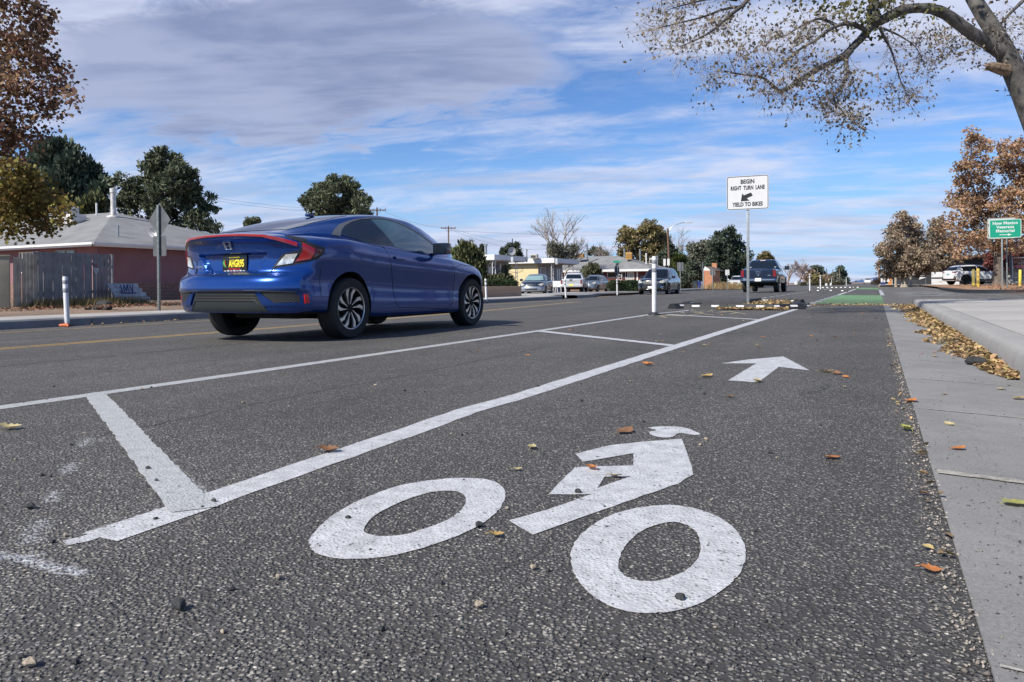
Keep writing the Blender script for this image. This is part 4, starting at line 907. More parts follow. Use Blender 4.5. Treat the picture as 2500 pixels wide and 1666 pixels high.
def fr_parts(root,bvh,org):
    mirrors(root,org,3.45,1.28,.92,M('mirror_silver',(.4,.41,.42),.3,.4,coat=1),(.22,.13,.18))
    for x in (-.45,.45):
        mb=MB(); mb.tube([(x,1.95,1.80),(x,2.0,1.85),(x,3.0,1.85),(x,3.05,1.80)],.018,6); mb.build('roof_rack',DKP,root,60,loc=org)
    mb=MB(); mb.bbox((0,2.0,1.86),(1.0,.06,.04),.01); mb.build('roof_rack_bar',WHT,root,60,loc=org)
    mb=MB(); add_text(mb,'FRONTIER',.075,lambda u,v,w:tuple(on(bvh,'rear',u,.97+v,.004+w)),ext=.002,sx=1.2,spacing=1.2); mb.build('tailgate_lettering',M('grey_lettering',(.12,.13,.15),.4),root,None,loc=org)
    mb=MB(); mb.tube([(-.72,1.05,.37),(.72,1.05,.37)],.05,8); mb.bbox((0,2.6,.43),(1.1,3.8,.14),.05); mb.build('rear_axle',UND,root,40,loc=org)
    mb=MB(); mb.tube([(0,-.15,.50),(0,-.28,.50),(0,-.28,.58)],.03,6); mb.build('tow_ball',CHR,root,40,loc=org)
fr['parts']=fr_parts
p=gpos(1404,60); make_vehicle('pickup_truck','white pickup with yellow number plate parked nose-in beside the driveway','pickup truck',(p.x,p.y,-.13),rad(14.5),fr,.93)
# silver hatchback behind it
SLV=M('silver_grey_paint',(.20,.23,.26),.28,.6,coat=.8)
vibe=gspec(4.3,1.77,1.56,.32,SLV,1.0,1.02,.86,1.05,[(.10,1.15),(.35,1.42),(.9,1.53),(1.8,1.56),(2.5,1.48),(2.95,1.24),(3.35,1.02)],(.80,3.40),(.45,3.0),split=(1.25,2.05),rake=.3)
vibe['patches']+=[one('windscreen',GLS,'front',[(-.62,1.06),(.62,1.06),(.50,1.43),(-.50,1.43)]),sym2('headlamp',HLM,'front',[(.50,.78),(.70,.72),(.80,.82),(.76,.92),(.60,.90)]),
 one('grille',DKP,'front',[(-.40,.80),(.40,.80),(.34,.70),(-.34,.70)]),one('grille',DKP,'front',[(-.45,.45),(.45,.45),(.40,.32),(-.40,.32)])]
vibe['parts']=mir(.84,SLV,2.55,1.08)
p=gpos(1447,66); make_vehicle('hatchback_car','silver hatchback parked facing the street beside the white pickup','car',(p.x+.1,p.y,-.13),math.pi+.02,vibe,.97)
# grey two-door parked at the block wall
GRY=M('charcoal_metallic_paint',(.035,.045,.065),.25,.6,coat=1)
old=gspec(4.44,1.70,1.40,.31,GRY,.90,.93,.74,.98,[(.55,1.0),(1.0,1.22),(1.5,1.35),(2.1,1.385),(2.6,1.30),(3.0,1.12),(3.4,.92)],(.90,3.52),(1.0,3.05),split=(1.75,),rake=.36,zb=.2)
LGR=M('pale_silver_bumper',(.33,.36,.40),.3,.5,coat=.8)
SHD=M('silver_sunshade',(.28,.42,.40),.12,.2,coat=1)
old['patches']+=[one('windscreen',SHD,'front',[(-.62,.97),(.62,.97),(.49,1.27),(-.49,1.27)]),sym2('headlamp',HLM,'front',[(.40,.66),(.62,.60),(.74,.66),(.74,.78),(.56,.74)]),
 one('grille',DKP,'front',[(-.34,.70),(.34,.70),(.28,.62),(-.28,.62)]),one('bumper',LGR,'front',[(-.80,.56),(.80,.56),(.80,.27),(-.80,.27)],.006),one('intake',DKP,'front',[(-.42,.44),(.42,.44),(.36,.34),(-.36,.34)],.014),sym2('fog_lamp',LMP,'front',[(.54,.42),(.72,.44),(.70,.36)])]
old['patches'][-1][4]['off']=.016
old['parts']=mir(.80,GRY,2.70,.99)
p=gpos(1310,49); make_vehicle('coupe_car','dark grey two-door car with a sunshade parked by the low block wall','car',(p.x,p.y,-.12),math.pi+rad(15),old,1.0)
# white saloon far down the street
sed=gspec(4.8,1.82,1.46,.33,WHT,.96,.98,.80,1.02,[(.75,1.05),(1.2,1.28),(1.8,1.43),(2.4,1.46),(2.9,1.36),(3.3,1.16),(3.7,.98)],(.98,3.80),(1.1,3.3),split=(1.8,2.6),rake=.34)
sed['patches']+=[one('windscreen',GLS,'front',[(-.66,1.0),(.66,1.0),(.52,1.34),(-.52,1.34)]),sym2('headlamp',M('dark_headlamp',(.10,.11,.13),.1,.3,coat=1),'front',[(.45,.70),(.72,.66),(.80,.80),(.62,.78)]),
 one('grille',DKP,'front',[(-.34,.76),(.34,.76),(.16,.58),(-.16,.58)]),one('grille',M('pale_grille',(.25,.26,.27),.4),'front',[(-.50,.44),(.50,.44),(.46,.34),(-.46,.34)]),sym2('fog_lamp',DKP,'front',[(.62,.48),(.76,.50),(.72,.36)])]
sed['parts']=mir(.86,WHT,2.95,1.04)
p=gpos(1803,80); make_vehicle('saloon_car','white saloon coming towards the camera, half hidden by the sign post','car',(p.x,p.y,-.10),math.pi,sed,1.0)
# white crossover at the right
XT=gspec(4.48,1.80,1.60,.36,WHT,1.05,1.05,.92,1.10,[(.18,1.16),(.55,1.45),(1.0,1.56),(1.9,1.585),(2.6,1.50),(3.05,1.27),(3.45,1.05)],(.92,3.58),(.72,3.15),split=(2.0,),rake=.28,zb=.28,rimmat=M('black_wheel',(.02,.02,.022),.4),rimstyle=5,gap=.06)
ARC=[(math.cos(t),math.sin(t)) for t in np.linspace(-.35,math.pi+.35,15)]
def archp(wy,R,r1,r2): return [(wy+a*r1,R+b*r1) for a,b in ARC]+[(wy+a*r2,R+b*r2) for a,b in ARC[::-1]]
XT['patches']+=[one('rear_window',GLS,'rear',[(-.60,1.14),(.60,1.14),(.50,1.42),(-.50,1.42)]),('wheel_arch_trim',DKP,'side',archp(.92,.36,.50,.425),dict(off=.006,step=.06)),('wheel_arch_trim',DKP,'side',archp(3.58,.36,.50,.425),dict(off=.006,step=.06)),
 sym2('tail_lamp',M('dim_red_lens'),'rear',[(.42,1.02),(.74,1.06),(.84,1.04),(.78,.96),(.46,.95)]),one('bumper',DKP,'rear',[(-.85,.44),(-.5,.50),(.5,.50),(.85,.44),(.85,.30),(-.85,.30)]),
 sym2('bumper_corner',M('dark_bronze_plastic',(.06,.045,.045),.5),'rear',[(.52,.50),(.66,.72),(.84,.52),(.84,.44)]),one('number_plate',M('teal_plate',(.16,.35,.37),.4),'rear',[(-.15,.90),(.15,.90),(.15,.78),(-.15,.78)],.014),
 ('sill_trim',DKP,'side',[(1.35,.44),(3.15,.44),(3.15,.32),(1.35,.32)],dict(off=.008,step=.09))]
XT['parts']=mir(.85,DKP,2.75,1.13)
p=gpos(2376,61); make_vehicle('crossover_car','white crossover with black wheel arches parked behind the yellow posts','car',(p.x,p.y,gh(p.x,p.y)+.10),-rad(56),XT,1.03)
# small dark car under the right-hand trees, and far traffic
dk=gspec(4.9,1.95,1.75,.36,M('dark_teal_paint',(.012,.035,.045),.2,.4,coat=1),1.08,1.08,.95,1.10,[(.15,1.25),(.5,1.60),(1.1,1.72),(2.1,1.75),(2.8,1.66),(3.2,1.4),(3.6,1.1)],(.95,3.85),(.5,3.3),split=(2.0,))
dk['patches']+=[one('windscreen',GLS,'front',[(-.68,1.13),(.68,1.13),(.58,1.6),(-.58,1.6)]),sym2('headlamp',HLM,'front',[(.5,.84),(.8,.78),(.84,.90),(.62,.92)]),one('grille',DKP,'front',[(-.45,.8),(.45,.8),(.4,.6),(-.4,.6)])]
p=gpos(2262,100); make_vehicle('suv_car','dark teal SUV parked under the trees left of the white 1100 wall','car',(p.x,p.y,gh(p.x,p.y)+.15),math.pi-.15,dk,1.1)
p=gpos(2119,240); make_vehicle('saloon_car','pale car very far down the street below the traffic lights','car',(p.x,p.y,0),math.pi,dict(sed,patches=sed['patches'][:5],parts=mir(.86,WHT,2.95,1.04)),1.3)
# ------------------------------------------------------------------ street furniture
PVC=M('white_post_plastic',(.66,.66,.67),.45,var=.12,vs=25); BAND=M('grey_reflective_band',(.22,.23,.25),.4); GALV=M('galvanised_steel',(.36,.38,.38),.42,.75,var=.2,vs=30); GALV2=M('dull_galvanised_steel',(.20,.22,.22),.5,.5,var=.25,vs=20)
SGNB=M('sign_back_grey',(.12,.125,.13),.5,.35,var=.2,vs=6); SWH=M('sign_white',(.58,.58,.585),.35,var=.03,vs=8); SBK=M('sign_black',(.012,.012,.014),.4); SGR=M('sign_green',(.004,.26,.16),.35)
WOODP=M('weathered_pole_wood',(.15,.085,.055),.9,var=.4,vs=9,bump=.5,bs=40)
def flex_post(label,pos,h,lean=(0,0),group='white flexible posts along the street',dirty=False):
    t=thing('flexible_post',label,'post',pos,random.uniform(0,3),group)
    mb=MB(); mb.lathe([(.001,.0),(.11,.0),(.105,.02),(.06,.035),(.05,.05),(.001,.05)],20); mb.build('base',DKP,t,40)
    mb=MB(); r=.040; z=.03; mb.lathe([(r*.8,z),(r,z+.05),(r,h-.03),(r*.85,h),(.001,h+.002)],20)
    p=mb.build('post',PVC,t,40)
    for a,b in ((h-.13,h-.065),(h-.28,h-.205)):
        mb=MB(); mb.lathe([(r+.001,a),(r+.0025,a+.003),(r+.0025,b-.003),(r+.001,b)],20); mb.build('band',BAND,p,40)
    t.rotation_euler=(lean[0],lean[1],0); return t
q=gpos(163.8,12.7); flex_post('white flexible post leaning over at the left kerb before the pink house',(q.x,q.y,q.z),.86,(-.03,-.11))
q=gpos(1187.6,26.5); flex_post('white flexible post just beyond the front wheel of the blue car',(q.x,q.y,q.z),.88,(0,-.04))
q=gpos(1381.5,34); flex_post('white flexible post at the kerb left of the parked white pickup',(q.x,q.y,q.z),.90,(0,-.06))
q=gpos(1507,40.5); flex_post('white flexible post at the kerb below the green street name sign',(q.x,q.y,q.z),.92,(0,-.02))
flex_post('tall white flexible post at the end of the buffer, nearest the camera',(-3.47,12.62,0),1.02,(0,.008))
q=gpos(1977,43); flex_post('nearer of the two white posts beyond the blue pickup',(q.x,q.y,q.z),1.05)
q=gpos(2003,52); flex_post('farther of the two white posts beyond the blue pickup',(q.x,q.y,q.z),1.06)
for k,(px,d) in enumerate(((2066,105),(2030,135))):
    q=gpos(px,d); flex_post('tiny white post far down the street, %s the pair of white placards'%('right of' if k==0 else 'level with'),(q.x,q.y,q.z),1.3)
# rubber kerbs with white blocks round the sign island
RUBB=M('black_rubber',(.013,.014,.017),.6,var=.3,vs=12,bump=.3,bs=60)
def rubber_kerb(label,pos,rz,L=.92,group='black rubber kerbs round the sign island',nb=2,hh=.11,w=.26):
    t=thing('rubber_kerb',label,'rubber kerb',pos,rz,group); mb=MB()
    pr=[(-w/2,0),(-w/2+.02,.035),(-w*.22,hh),(w*.22,hh),(w/2-.02,.035),(w/2,0)]
    mb.prism([(y,z) for y,z in pr],-L/2+.02,L/2-.02,'yz'); mb.build('body',RUBB,t,30)
    for k in range(nb):
        x=(-.5+(k+.5)/nb)*L*.86
        for s in (-1,1):
            ya,za,yb,zb2=w/2-.02,.035,w*.22,hh; y0,z0=s*(ya+(yb-ya)*.22),za+(zb2-za)*.22; y1,z1=s*(ya+(yb-ya)*.70),za+(zb2-za)*.70; n=Vector((0,s*(z1-z0),abs(y1-y0))).normalized()*.003
            mb=MB(); a=L*.085; P=[Vector((x-a,y0,z0)),Vector((x+a,y0,z0)),Vector((x+a,y1,z1)),Vector((x-a,y1,z1))]
            mb.add([p+n for p in P]+[p-n for p in P],[(0,1,2,3) if s<0 else (3,2,1,0),(0,4,5,1),(1,5,6,2),(2,6,7,3),(3,7,4,0)]); mb.build('white_block',SWH,t)
    return t
rk=[(-3.78,16.35,1.05,'left end of the near row, angled back to the left'),(-3.22,15.72,.12,'near row, left of the sign post'),(-2.30,15.64,.0,'near row, in front of the sign post'),(-1.72,15.98,.62,'near row right end, angled towards the bike lane'),(-1.52,16.85,1.45,'along the bike-lane side of the island'),(-1.62,17.8,1.66,'far corner on the bike-lane side'),(-4.1,18.2,1.52,'left side of the island, behind the angled one'),(-3.9,20.9,.1,'far row, left piece'),(-2.9,21.0,0,'far row, middle piece'),(-2.1,20.6,-.5,'far row, right piece')]
for x,y,a,l in rk: rubber_kerb('black rubber kerb with white blocks, '+l,(x,y,gh(x,y)),a)
mb=MB(); mb.bbox((-3.28,18.7,.08),(1.25,2.3,.16),.02); tag(mb.build('rubber_platform',M('dark_grey_rubber',(.05,.05,.055),.8,var=.2,vs=5,bump=.4,bs=60),smooth=40),'dark grey flat-topped block on the island behind the rubber kerbs','rubber kerb')
for i,(x,y) in enumerate(((-3.05,46.3),(-2.35,46.0),(-1.68,44.2))):
    rubber_kerb(('left','middle','right')[i]+' of three short black lane dividers with white tops beside the green lane',(x,y,0),0,.62,'lane dividers beyond the sign island',1,.14,.3)
for i,x in enumerate((-4.4,-3.7,-3.0,-2.3,-1.7)):
    rubber_kerb('far black rubber kerb %s in the second island down the street'%('leftmost','second from left','in the middle','second from right','rightmost')[i],(x,70+i*.6,0),0,.9,'rubber kerbs of the second island',2,.16)
for i,(px,d) in enumerate(((1260,30),(1277,30.8),(1297,31.6))):
    q=gpos(px,d); rubber_kerb(('left','middle','right')[i]+' black and white rubber block on the road in front of the tan block wall',(q.x,q.y,q.z),.25,.30,'rubber blocks at the left kerb',1,.10,.22)
for i,(px,d) in enumerate(((1643,48.5),(1650,50))):
    q=gpos(px,d); rubber_kerb(('left','right')[i]+' black and white rubber block seen under the black SUV',(q.x,q.y,q.z),.25,.4,'rubber blocks at the left kerb',1,.10,.22)
def post_mesh(t,h,w=.05,mat=GALV,holes=0,z0=0.):
    mb=MB(); mb.bbox((0,0,h/2+z0),(w,w*.9,h),w*.12); p=mb.build('post',mat,t,40)
    if holes:
        mb=MB(); z=z0+.1
        while z<h-.03:
            for sx in (-1,1): mb.lathe([(.0001,-.0005),(.007,-.0005)],8,(0,-w*.45-.001,z),'Y')
            z+=.0508
        mb.build('hole_row',SBK,p)
    return p
def round_rect(w,h,r,n=5):
    P=[]
    for cx_,cy_,a0 in ((w/2-r,h/2-r,0),(-w/2+r,h/2-r,90),(-w/2+r,-h/2+r,180),(w/2-r,-h/2+r,270)):
        for k in range(n+1): a=rad(a0+90*k/n); P.append((cx_+r*math.cos(a),cy_+r*math.sin(a)))
    return P
def framed(mb,w,h,r,bw,y,z,mi):              # rounded border band on a plate facing -y
    A=round_rect(w,h,r); B=round_rect(w-2*bw,h-2*bw,max(.005,r-bw)); n=len(A)
    mb.add([(a,y,z+b) for a,b in A]+[(a,y,z+b) for a,b in B],[(i,(i+1)%n,n+(i+1)%n,n+i) for i in range(n)],mi)
# BEGIN RIGHT TURN LANE sign
t=thing('turn_lane_sign','white sign reading BEGIN RIGHT TURN LANE YIELD TO BIKES on a perforated steel post','sign',(-2.60,17.3,0.0),rad(1.0))
t.rotation_euler[1]=rad(.3)
post_mesh(t,2.26,.055,GALV,1)
mb=MB(); w,h,zc=.91,.765,2.575; mb.prism([(a,b+zc) for a,b in round_rect(w,h,.05)],-.04,-.045,'xz'); pl=mb.build('sign_plate',SWH,t,30)
mb=MB(); framed(mb,w-.02,h-.02,.045,.014,-.0465,zc,0)
fr_=lambda z0,x0=0: (lambda u,v,w_:(x0+u,-.0462-w_,z0+v))
add_text(mb,'BEGIN',.092,fr_(zc+.245),ext=.0006,sx=.82,bold=.005); add_text(mb,'RIGHT  TURN  LANE',.088,fr_(zc+.105),ext=.0006,sx=.64,bold=.005); add_text(mb,'YIELD TO BIKES',.088,fr_(zc-.265),ext=.0006,sx=.74,bold=.005)
A=[(-.135,-.105),(-.105,.075),(-.068,.028),(.085,.085),(.125,.01),(-.005,-.042),(.055,-.098)]
mb.prism([(a*1.0-.01,b+zc-.085) for a,b in A],-.0458,-.0468,'xz'); mb.build('lettering',SBK,pl)
# green memorial sign and the white one behind it
q=gpos(2447,32.5,.13); t=thing('direction_sign','green sign reading New Mexico Veterans Memorial with an arrow','sign',q,rad(-4))
w,h=1.18,.82; d_=32.5; zc=zat(2455,559,32.5)-q.z; post_mesh(t,zc+.2,.055,GALV)
mb=MB(); mb.prism([(a+.12,b+zc) for a,b in round_rect(w,h,.05)],-.045,-.05,'xz'); pl=mb.build('sign_plate',SGR,t,30)
mb=MB(); framed(mb,w-.015,h-.015,.05,.02,-.0512,zc,0); mb.v=[(x+.12,y,z) for x,y,z in mb.v]
for s_,z_ in (('New Mexico',.24),('Veterans',.07),('Memorial',-.10)): add_text(mb,s_,.125,(lambda z0:(lambda u,v,w_:(.12+u,-.0512-w_,z0+v)))(zc+z_),ext=.0006,sx=.95,bold=.005,spacing=1.06)
mb.box((.07,-.052,zc-.265),(.34,.002,.026)); mb.prism([(.22,zc-.215),(.22,zc-.315),(.36,zc-.265)],-.0508,-.0525,'xz'); mb.build('lettering',SWH,pl)
q=gpos(2458.6,33.3,.13); t=thing('blank_sign','white sign with black border mostly hidden behind the green memorial sign','sign',q,rad(-4)); post_mesh(t,zc+.25,.055,GALV2)
mb=MB(); mb.prism([(a-.20,b+zc+.08) for a,b in round_rect(1.05,.92,.05)],-.045,-.05,'xz'); pl=mb.build('sign_plate',SWH,t,30)
mb=MB(); framed(mb,1.02,.89,.05,.015,-.0512,zc+.08,0); mb.v=[(x-.20,y,z) for x,y,z in mb.v]; add_text(mb,'R',.12,(lambda u,v,w_:(-.66+u,-.052-w_,zc+.22+v)),ext=.0006); add_text(mb,'L',.12,(lambda u,v,w_:(-.66+u,-.052-w_,zc-.24+v)),ext=.0006); mb.build('lettering',SBK,pl)
# sign backs along the left
def plate_back(t,shape,w,h,z,mat=SGNB,y=.03,name='sign_plate',label=None):
    P={'rect':round_rect(w,h,.03),'dia':[(0,-h/2),(w/2,0),(0,h/2),(-w/2,0)],'oct':[(w/2*math.cos(rad(22.5+45*k))/math.cos(rad(22.5)),h/2*math.sin(rad(22.5+45*k))/math.cos(rad(22.5))) for k in range(8)]}[shape]
    mb=MB(); mb.prism([(a,b+z) for a,b in P],y,y+.004,'xz'); o=mb.build(name,mat,t,30)
    for k in (-1,1):
        m2=MB(); m2.lathe([(.0001,-.006),(.012,-.006),(.012,0)],8,(0,y-.032,z+k*h*.28),'Y'); m2.build('bolt',GALV,o)
    return o
q=gpos(388,16.8,.13); t=thing('warning_sign','back of a grey diamond sign on a steel post before the pink house','sign',q,rad(4)); zz=zat(388,501,16.8)-q.z; post_mesh(t,zz,.055,GALV2,1)
plate_back(t,'dia',.67,.80,zz-.34); plate_back(t,'rect',.40,.46,zat(388,601,16.8)-q.z)
def back_sign(label,px,y0,y1,w,d,shape='rect',rz=0.,front=None,base=.05,h2=0):
    q=gpos(px,d,base); t=thing('road_sign',label,'sign',q,rz,'small signs along the street'); za,zb_=zat(px,y0,d)-q.z,zat(px,y1,d)-q.z; post_mesh(t,za,.06,GALV2)
    plate_back(t,shape,w*d/1805,za-zb_,(za+zb_)/2,front or SGNB,-.04 if front else .035); return t
back_sign('back of a grey rectangular sign right of the black SUV',1661,641,662,15.5,55,rz=.1)
back_sign('small grey sign back in front of the orange brick wall',1740,659,673,13,62)
back_sign('pale square sign back above the dry grass',1776,659,672,10,66,front=M('pale_sign_back',(.45,.46,.46),.4))
back_sign('narrow sign seen edge-on left of the orange brick wall',1716,640,661,10,60,rz=1.15)
back_sign('pale sign left of the wooden lamp pole',1623,632.5,649,6,88,front=SWH); back_sign('pale sign right of the wooden lamp pole',1632.5,632,648.5,6,86,front=SWH)
for px,y0,y1,w,d,l in ((2017,692,698,5,120,'left of two tiny white placards down the street'),(2028,691,697.5,4,125,'right of two tiny white placards down the street'),(1943,687,695,7,100,'tiny white placard right of the blue pickup'),(2168,680,688,6,95,'white placard beside the orange bin')): back_sign(l,px,y0,y1,w,d,front=SWH)
back_sign('tiny pale octagonal sign right of the blue pickup',1951,685.5,693.5,8,110,'oct'); back_sign('tiny pale diamond sign right of the blue pickup',1972,689,696.5,8,115,'dia')
# green street name sign with stop sign
q=gpos(1507.6,44,.05); t=thing('street_name_sign','green street name blades over a stop sign seen from behind, behind the hedge','sign',q,.15); zt_=zat(1507,637,44)-q.z; post_mesh(t,zt_-.12,.06,GALV2)
for (x0,x1,a,zo,rz_) in ((-.24,.20,.12,0,.25),(.0,.24,.11,.02,-.1)):
    mb=MB(); mb.bbox(((x0+x1)/2,-.01 if x0<0 else .01,zt_-.06+zo),(x1-x0,.01,a),.003,rz_); b_=mb.build('name_blade',SGR,t,30)
mb=MB(); add_text(mb,'Blvd',.05,lambda u,v,w_:(.14+u,-.004-w_,zt_-.03+v),ext=.0005); mb.build('lettering',SWH,b_)
mb=MB(); mb.bbox((0,0,zt_-.19),(.16,.16,.08),.01,.6); mb.build('bracket',DKP,t,30); plate_back(t,'oct',.62,.62,zt_-.56,SGNB); t.children[-1].rotation_euler[2]=1.25
# wooden lamp pole with a curved arm
def pole(name,label,px,ytop,d,arm=None,lean=0.,cat='utility pole',r=.13,base=0,group='wooden utility poles'):
    q=gpos(px,d,base); h=zat(px,ytop,d)-q.z; t=thing(name,label,cat,q,YAW,group); t.rotation_euler[1]=0
    mb=MB(); mb.tube([(lean*.0,0,0),(-lean*h,0,h)],[r,r*.72],10); p=mb.build('pole',WOODP,t,40)
    if arm=='cross':
        mb=MB(); mb.bbox((0,-.12,h-.35),(2.3,.11,.13),.02); mb.tube([(-.55,-.12,h-.38),(0,-.1,h-1.0),(.55,-.12,h-.38)],.02,5); c_=mb.build('crossarm',WOODP,t,40)
        for x in (-1.05,-.45,.45,1.05):
            mb=MB(); mb.lathe([(.03,0),(.05,.05),(.035,.1),(.05,.13),(.001,.16)],8,(x,-.12,h-.285)); mb.build('insulator',M('brown_insulator',(.12,.07,.06),.3),c_,40)
    return t,q,h
t,q,h=pole('lamp_pole','tall leaning wooden pole carrying a curved street lamp arm above the long grey roof',1648.5,558,95,None,.033*1.0,'street lamp',.17,group=None)
t.location=gpos(1636,95,0); x0=-.033*h
mb=MB(); mb.tube([(x0+.05,0,h-.9),(x0+.15,0,h-.3),(x0+.5,0,h+.15),(x0+1.1,0,h+.5),(x0+1.9,0,h+.72),(x0+2.4,0,h+.74)],.05,6); a_=mb.build('lamp_arm',GALV,t,40); mb=MB(); mb.bbox((x0+2.7,0,h+.76),(.95,.32,.16),.06); mb.build('lamp_head',SWH,a_,40)
pole('utility_pole','brown utility pole just above the roof of the blue car',922,507,92,'cross'); pole('utility_pole','brown utility pole with crossarm above the round juniper',1096,552,112,'cross'); pole('utility_pole','grey-brown utility pole behind the yellow house',1337,595,160,'cross'); pole('utility_pole','distant utility pole left of the big olive tree',1453,606,185,'cross')
t,q,h=pole('utility_pole','lone leaning pole at the far end of the street, left of the brown trees',2145,637,150,None,.055,'utility pole',.22); t.location=gpos(2148,150,0)
for (a,b,sag,l) in ((((490,478,80)),((925,512,92)),.5,'upper'),((490,484,80),(925,516,92),.6,'lower'),((925,510,92),(1095,556,112),.6,'upper middle'),((1095,556,112),(1337,598,160),.8,'long right'),((1090,563,112),(1500,574,190),.3,'level'),((1098,560,112),(1336,607,160),1.2,'sagging')):
    A_=Vector(at(*a)); B_=Vector(at(*b)); P=[A_.lerp(B_,k/14)-Vector((0,0,sag*4*(k/14)*(1-k/14))) for k in range(15)]
    mb=MB(); mb.tube(P,.012 if a[2]<100 else .016,4); tag(mb.build('power_line',M('wire_grey',(.12,.12,.13),.6)),l+' power line strung between the utility poles','power line','power lines between the poles')
# ------------------------------------------------------------------ houses
SHING=M('grey_shingles',(.20,.203,.206),.9,var=.16,vs=1.3,bump=.5,bs=12); PINK=M('pink_stucco',(.26,.13,.14),.9,var=.10,vs=1.5,bump=.4,bs=70); WTRIM=M('white_trim',(.72,.72,.72),.5,var=.06,vs=4); BRK=brick_mat('red_brick',(.17,.07,.055),(.24,.11,.08),(.30,.25,.22)); YEL=M('cream_stucco',(.66,.56,.33),.85,var=.06,vs=1,bump=.3,bs=60)
PANE=M('window_pane',(.012,.014,.017),.06,coat=1); GWALL=M('grey_stucco_and_shade',(.30,.31,.32),.85,var=.06,vs=1); SOFF=M('soffit_grey',(.45,.45,.44),.8)  # plain even grey for the soffit boards
def hip_roof(t,x0,x1,y0,y1,zE,rx0,rx1,ry,zR,mat,fas=.16,gut=True,name='roof'):
    V=[(x0,y0,zE),(x1,y0,zE),(x1,y1,zE),(x0,y1,zE),(rx0,ry,zR),(rx1,ry,zR)]
    mb=MB(); mb.add(V,[(0,1,5,4),(1,2,5),(2,3,4,5),(3,0,4),(3,2,1,0)]); r=mb.build(name,mat,t)
    mb=MB(); 
    for a,b in (((x0,y0),(x1,y0)),((x1,y0),(x1,y1)),((x1,y1),(x0,y1)),((x0,y1),(x0,y0))):
        L_=math.dist(a,b); ang=math.atan2(b[1]-a[1],b[0]-a[0]); mb.box(((a[0]+b[0])/2,(a[1]+b[1])/2,zE-fas/2+.015),(L_+.06,.06,fas),ang)
        if gut: n=Vector((math.sin(ang),-math.cos(ang))); mb.box(((a[0]+b[0])/2+n.x*.07,(a[1]+b[1])/2+n.y*.07,zE-.03),(L_+.14,.09,.09),ang)
    mb.build('fascia',WTRIM,r); return r
def win(t,x0,x1,z0,z1,y,face='-y',pane=PANE,fm=WTRIM,name='window',bars=0):
    """window on a wall: frame with sub-part pane"""
    w=x1-x0; h=z1-z0; mb=MB(); fw=.06
    def B(c,d,m):
        if face=='-y': m.bbox((c[0],y+c[1],c[2]),d,.008)
        else: m.bbox((y-c[1],c[0],c[2]),(d[1],d[0],d[2]),.008)
    for c,d in (((x0+fw/2,-.02,(z0+z1)/2),(fw,.06,h)),((x1-fw/2,-.02,(z0+z1)/2),(fw,.06,h)),(((x0+x1)/2,-.02,z1-fw/2),(w-2*fw,.055,fw)),(((x0+x1)/2,-.02,z0+fw/2),(w-2*fw,.055,fw))): B(c,d,mb)
    for k in range(bars): B((x0+w*(k+1)/(bars+1),-.025,(z0+z1)/2),(.03,.05,h-2*fw),mb)
    f=mb.build(name,fm,t,30); mb=MB(); B(((x0+x1)/2,-.003,(z0+z1)/2),(w-2*fw,.02,h-2*fw),mb); mb.build('pane',pane,f); return f
t=thing('bungalow','pink stucco bungalow with brick base and grey hipped shingle roof at the left','house',(-38,25,-.1)); O=Vector((-38,25,-.1))
class Sub:                                     # builds in world coordinates, parents to t
    pass
def wb(mb,name,mat,t,smooth=None):
    o=Vector(t.location); mb.v=[tuple(Vector(v)-o) for v in mb.v]; return mb.build(name,mat,t,smooth)
def box_wall(t,name,mat,x0,x1,y0,y1,z0,z1):
    mb=MB(); mb.box(((x0+x1)/2,(y0+y1)/2,(z0+z1)/2),(x1-x0,y1-y0,z1-z0)); return wb(mb,name,mat,t)
def rebase(t,fn,*a,**k):
    """run a builder that works in world coordinates for a thing whose origin is elsewhere"""
    before=set(t.children_recursive); r=fn(t,*a,**k)
    for c in t.children_recursive:
        if c not in before and c.parent==t: c.location=Vector(c.location)-Vector(t.location)
    return r
box_wall(t,'wall',PINK,-49,-29,19.9,30.6,-.1,2.34); box_wall(t,'brick_base',BRK,-49.04,-28.96,19.86,30.64,-.1,.82)
rebase(t,hip_roof,-49.6,-28.5,19.4,31.1,2.42,-44,-35.4,25.25,4.50,SHING)
mb=MB(); mb.box((-39,25.2,2.37),(20.9,11.6,.03)); wb(mb,'soffit',SOFF,t)
rebase(t,win,-34.3,-32.9,1.25,2.20,19.9,'-y',bars=4); rebase(t,win,-31.7,-30.4,1.25,2.22,19.9,'-y',M('pale_curtain_pane',(.14,.17,.17),.15,coat=1),M('grey_frame',(.3,.3,.32),.5),bars=1)
# on the roof: flue, cooler, dish, pipe
WPNT=M('rusty_white_metal',(.58,.55,.52),.5,.2,var=.3,vs=7)
f_=at(277,543,37.2); mb=MB(); mb.lathe([(.21,-.1),(.21,.44),(.33,.46),(.29,.53),(.13,.55),(.125,.6),(.125,1.70),(.16,1.71),(.16,1.92),(.06,1.94),(.001,1.94)],20); tag(mb.build('flue',WPNT,None,40,loc=(f_[0],f_[1],f_[2]-.22)),'tall white metal flue on the ridge of the pink house','chimney')
c_=Vector(at(150,528,37)); t2=thing('cooler','white evaporative cooler box on the pink house roof behind the autumn leaves','air cooler',c_-Vector((0,0,.62)),.1)
mb=MB(); mb.bbox((0,0,.62),(1.1,1.1,.95),.03); cb_=mb.build('cabinet',WPNT,t2,30)
for k in range(6):
    pass
mb=MB(); [mb.box((0,-.56,.28+k*.13),(.86,.03,.03),rx=.5) for k in range(6)]; mb.build('louvre',M('dark_louvre',(.05,.05,.055),.5),cb_)
mb=MB(); mb.bbox((1.0,-.1,.40),(.7,.8,.5),.03); mb.build('duct',WPNT,t2,30); mb=MB(); mb.bbox((.2,0,.05),(1.4,.9,.1),.01); mb.build('stand',GALV2,t2,30)
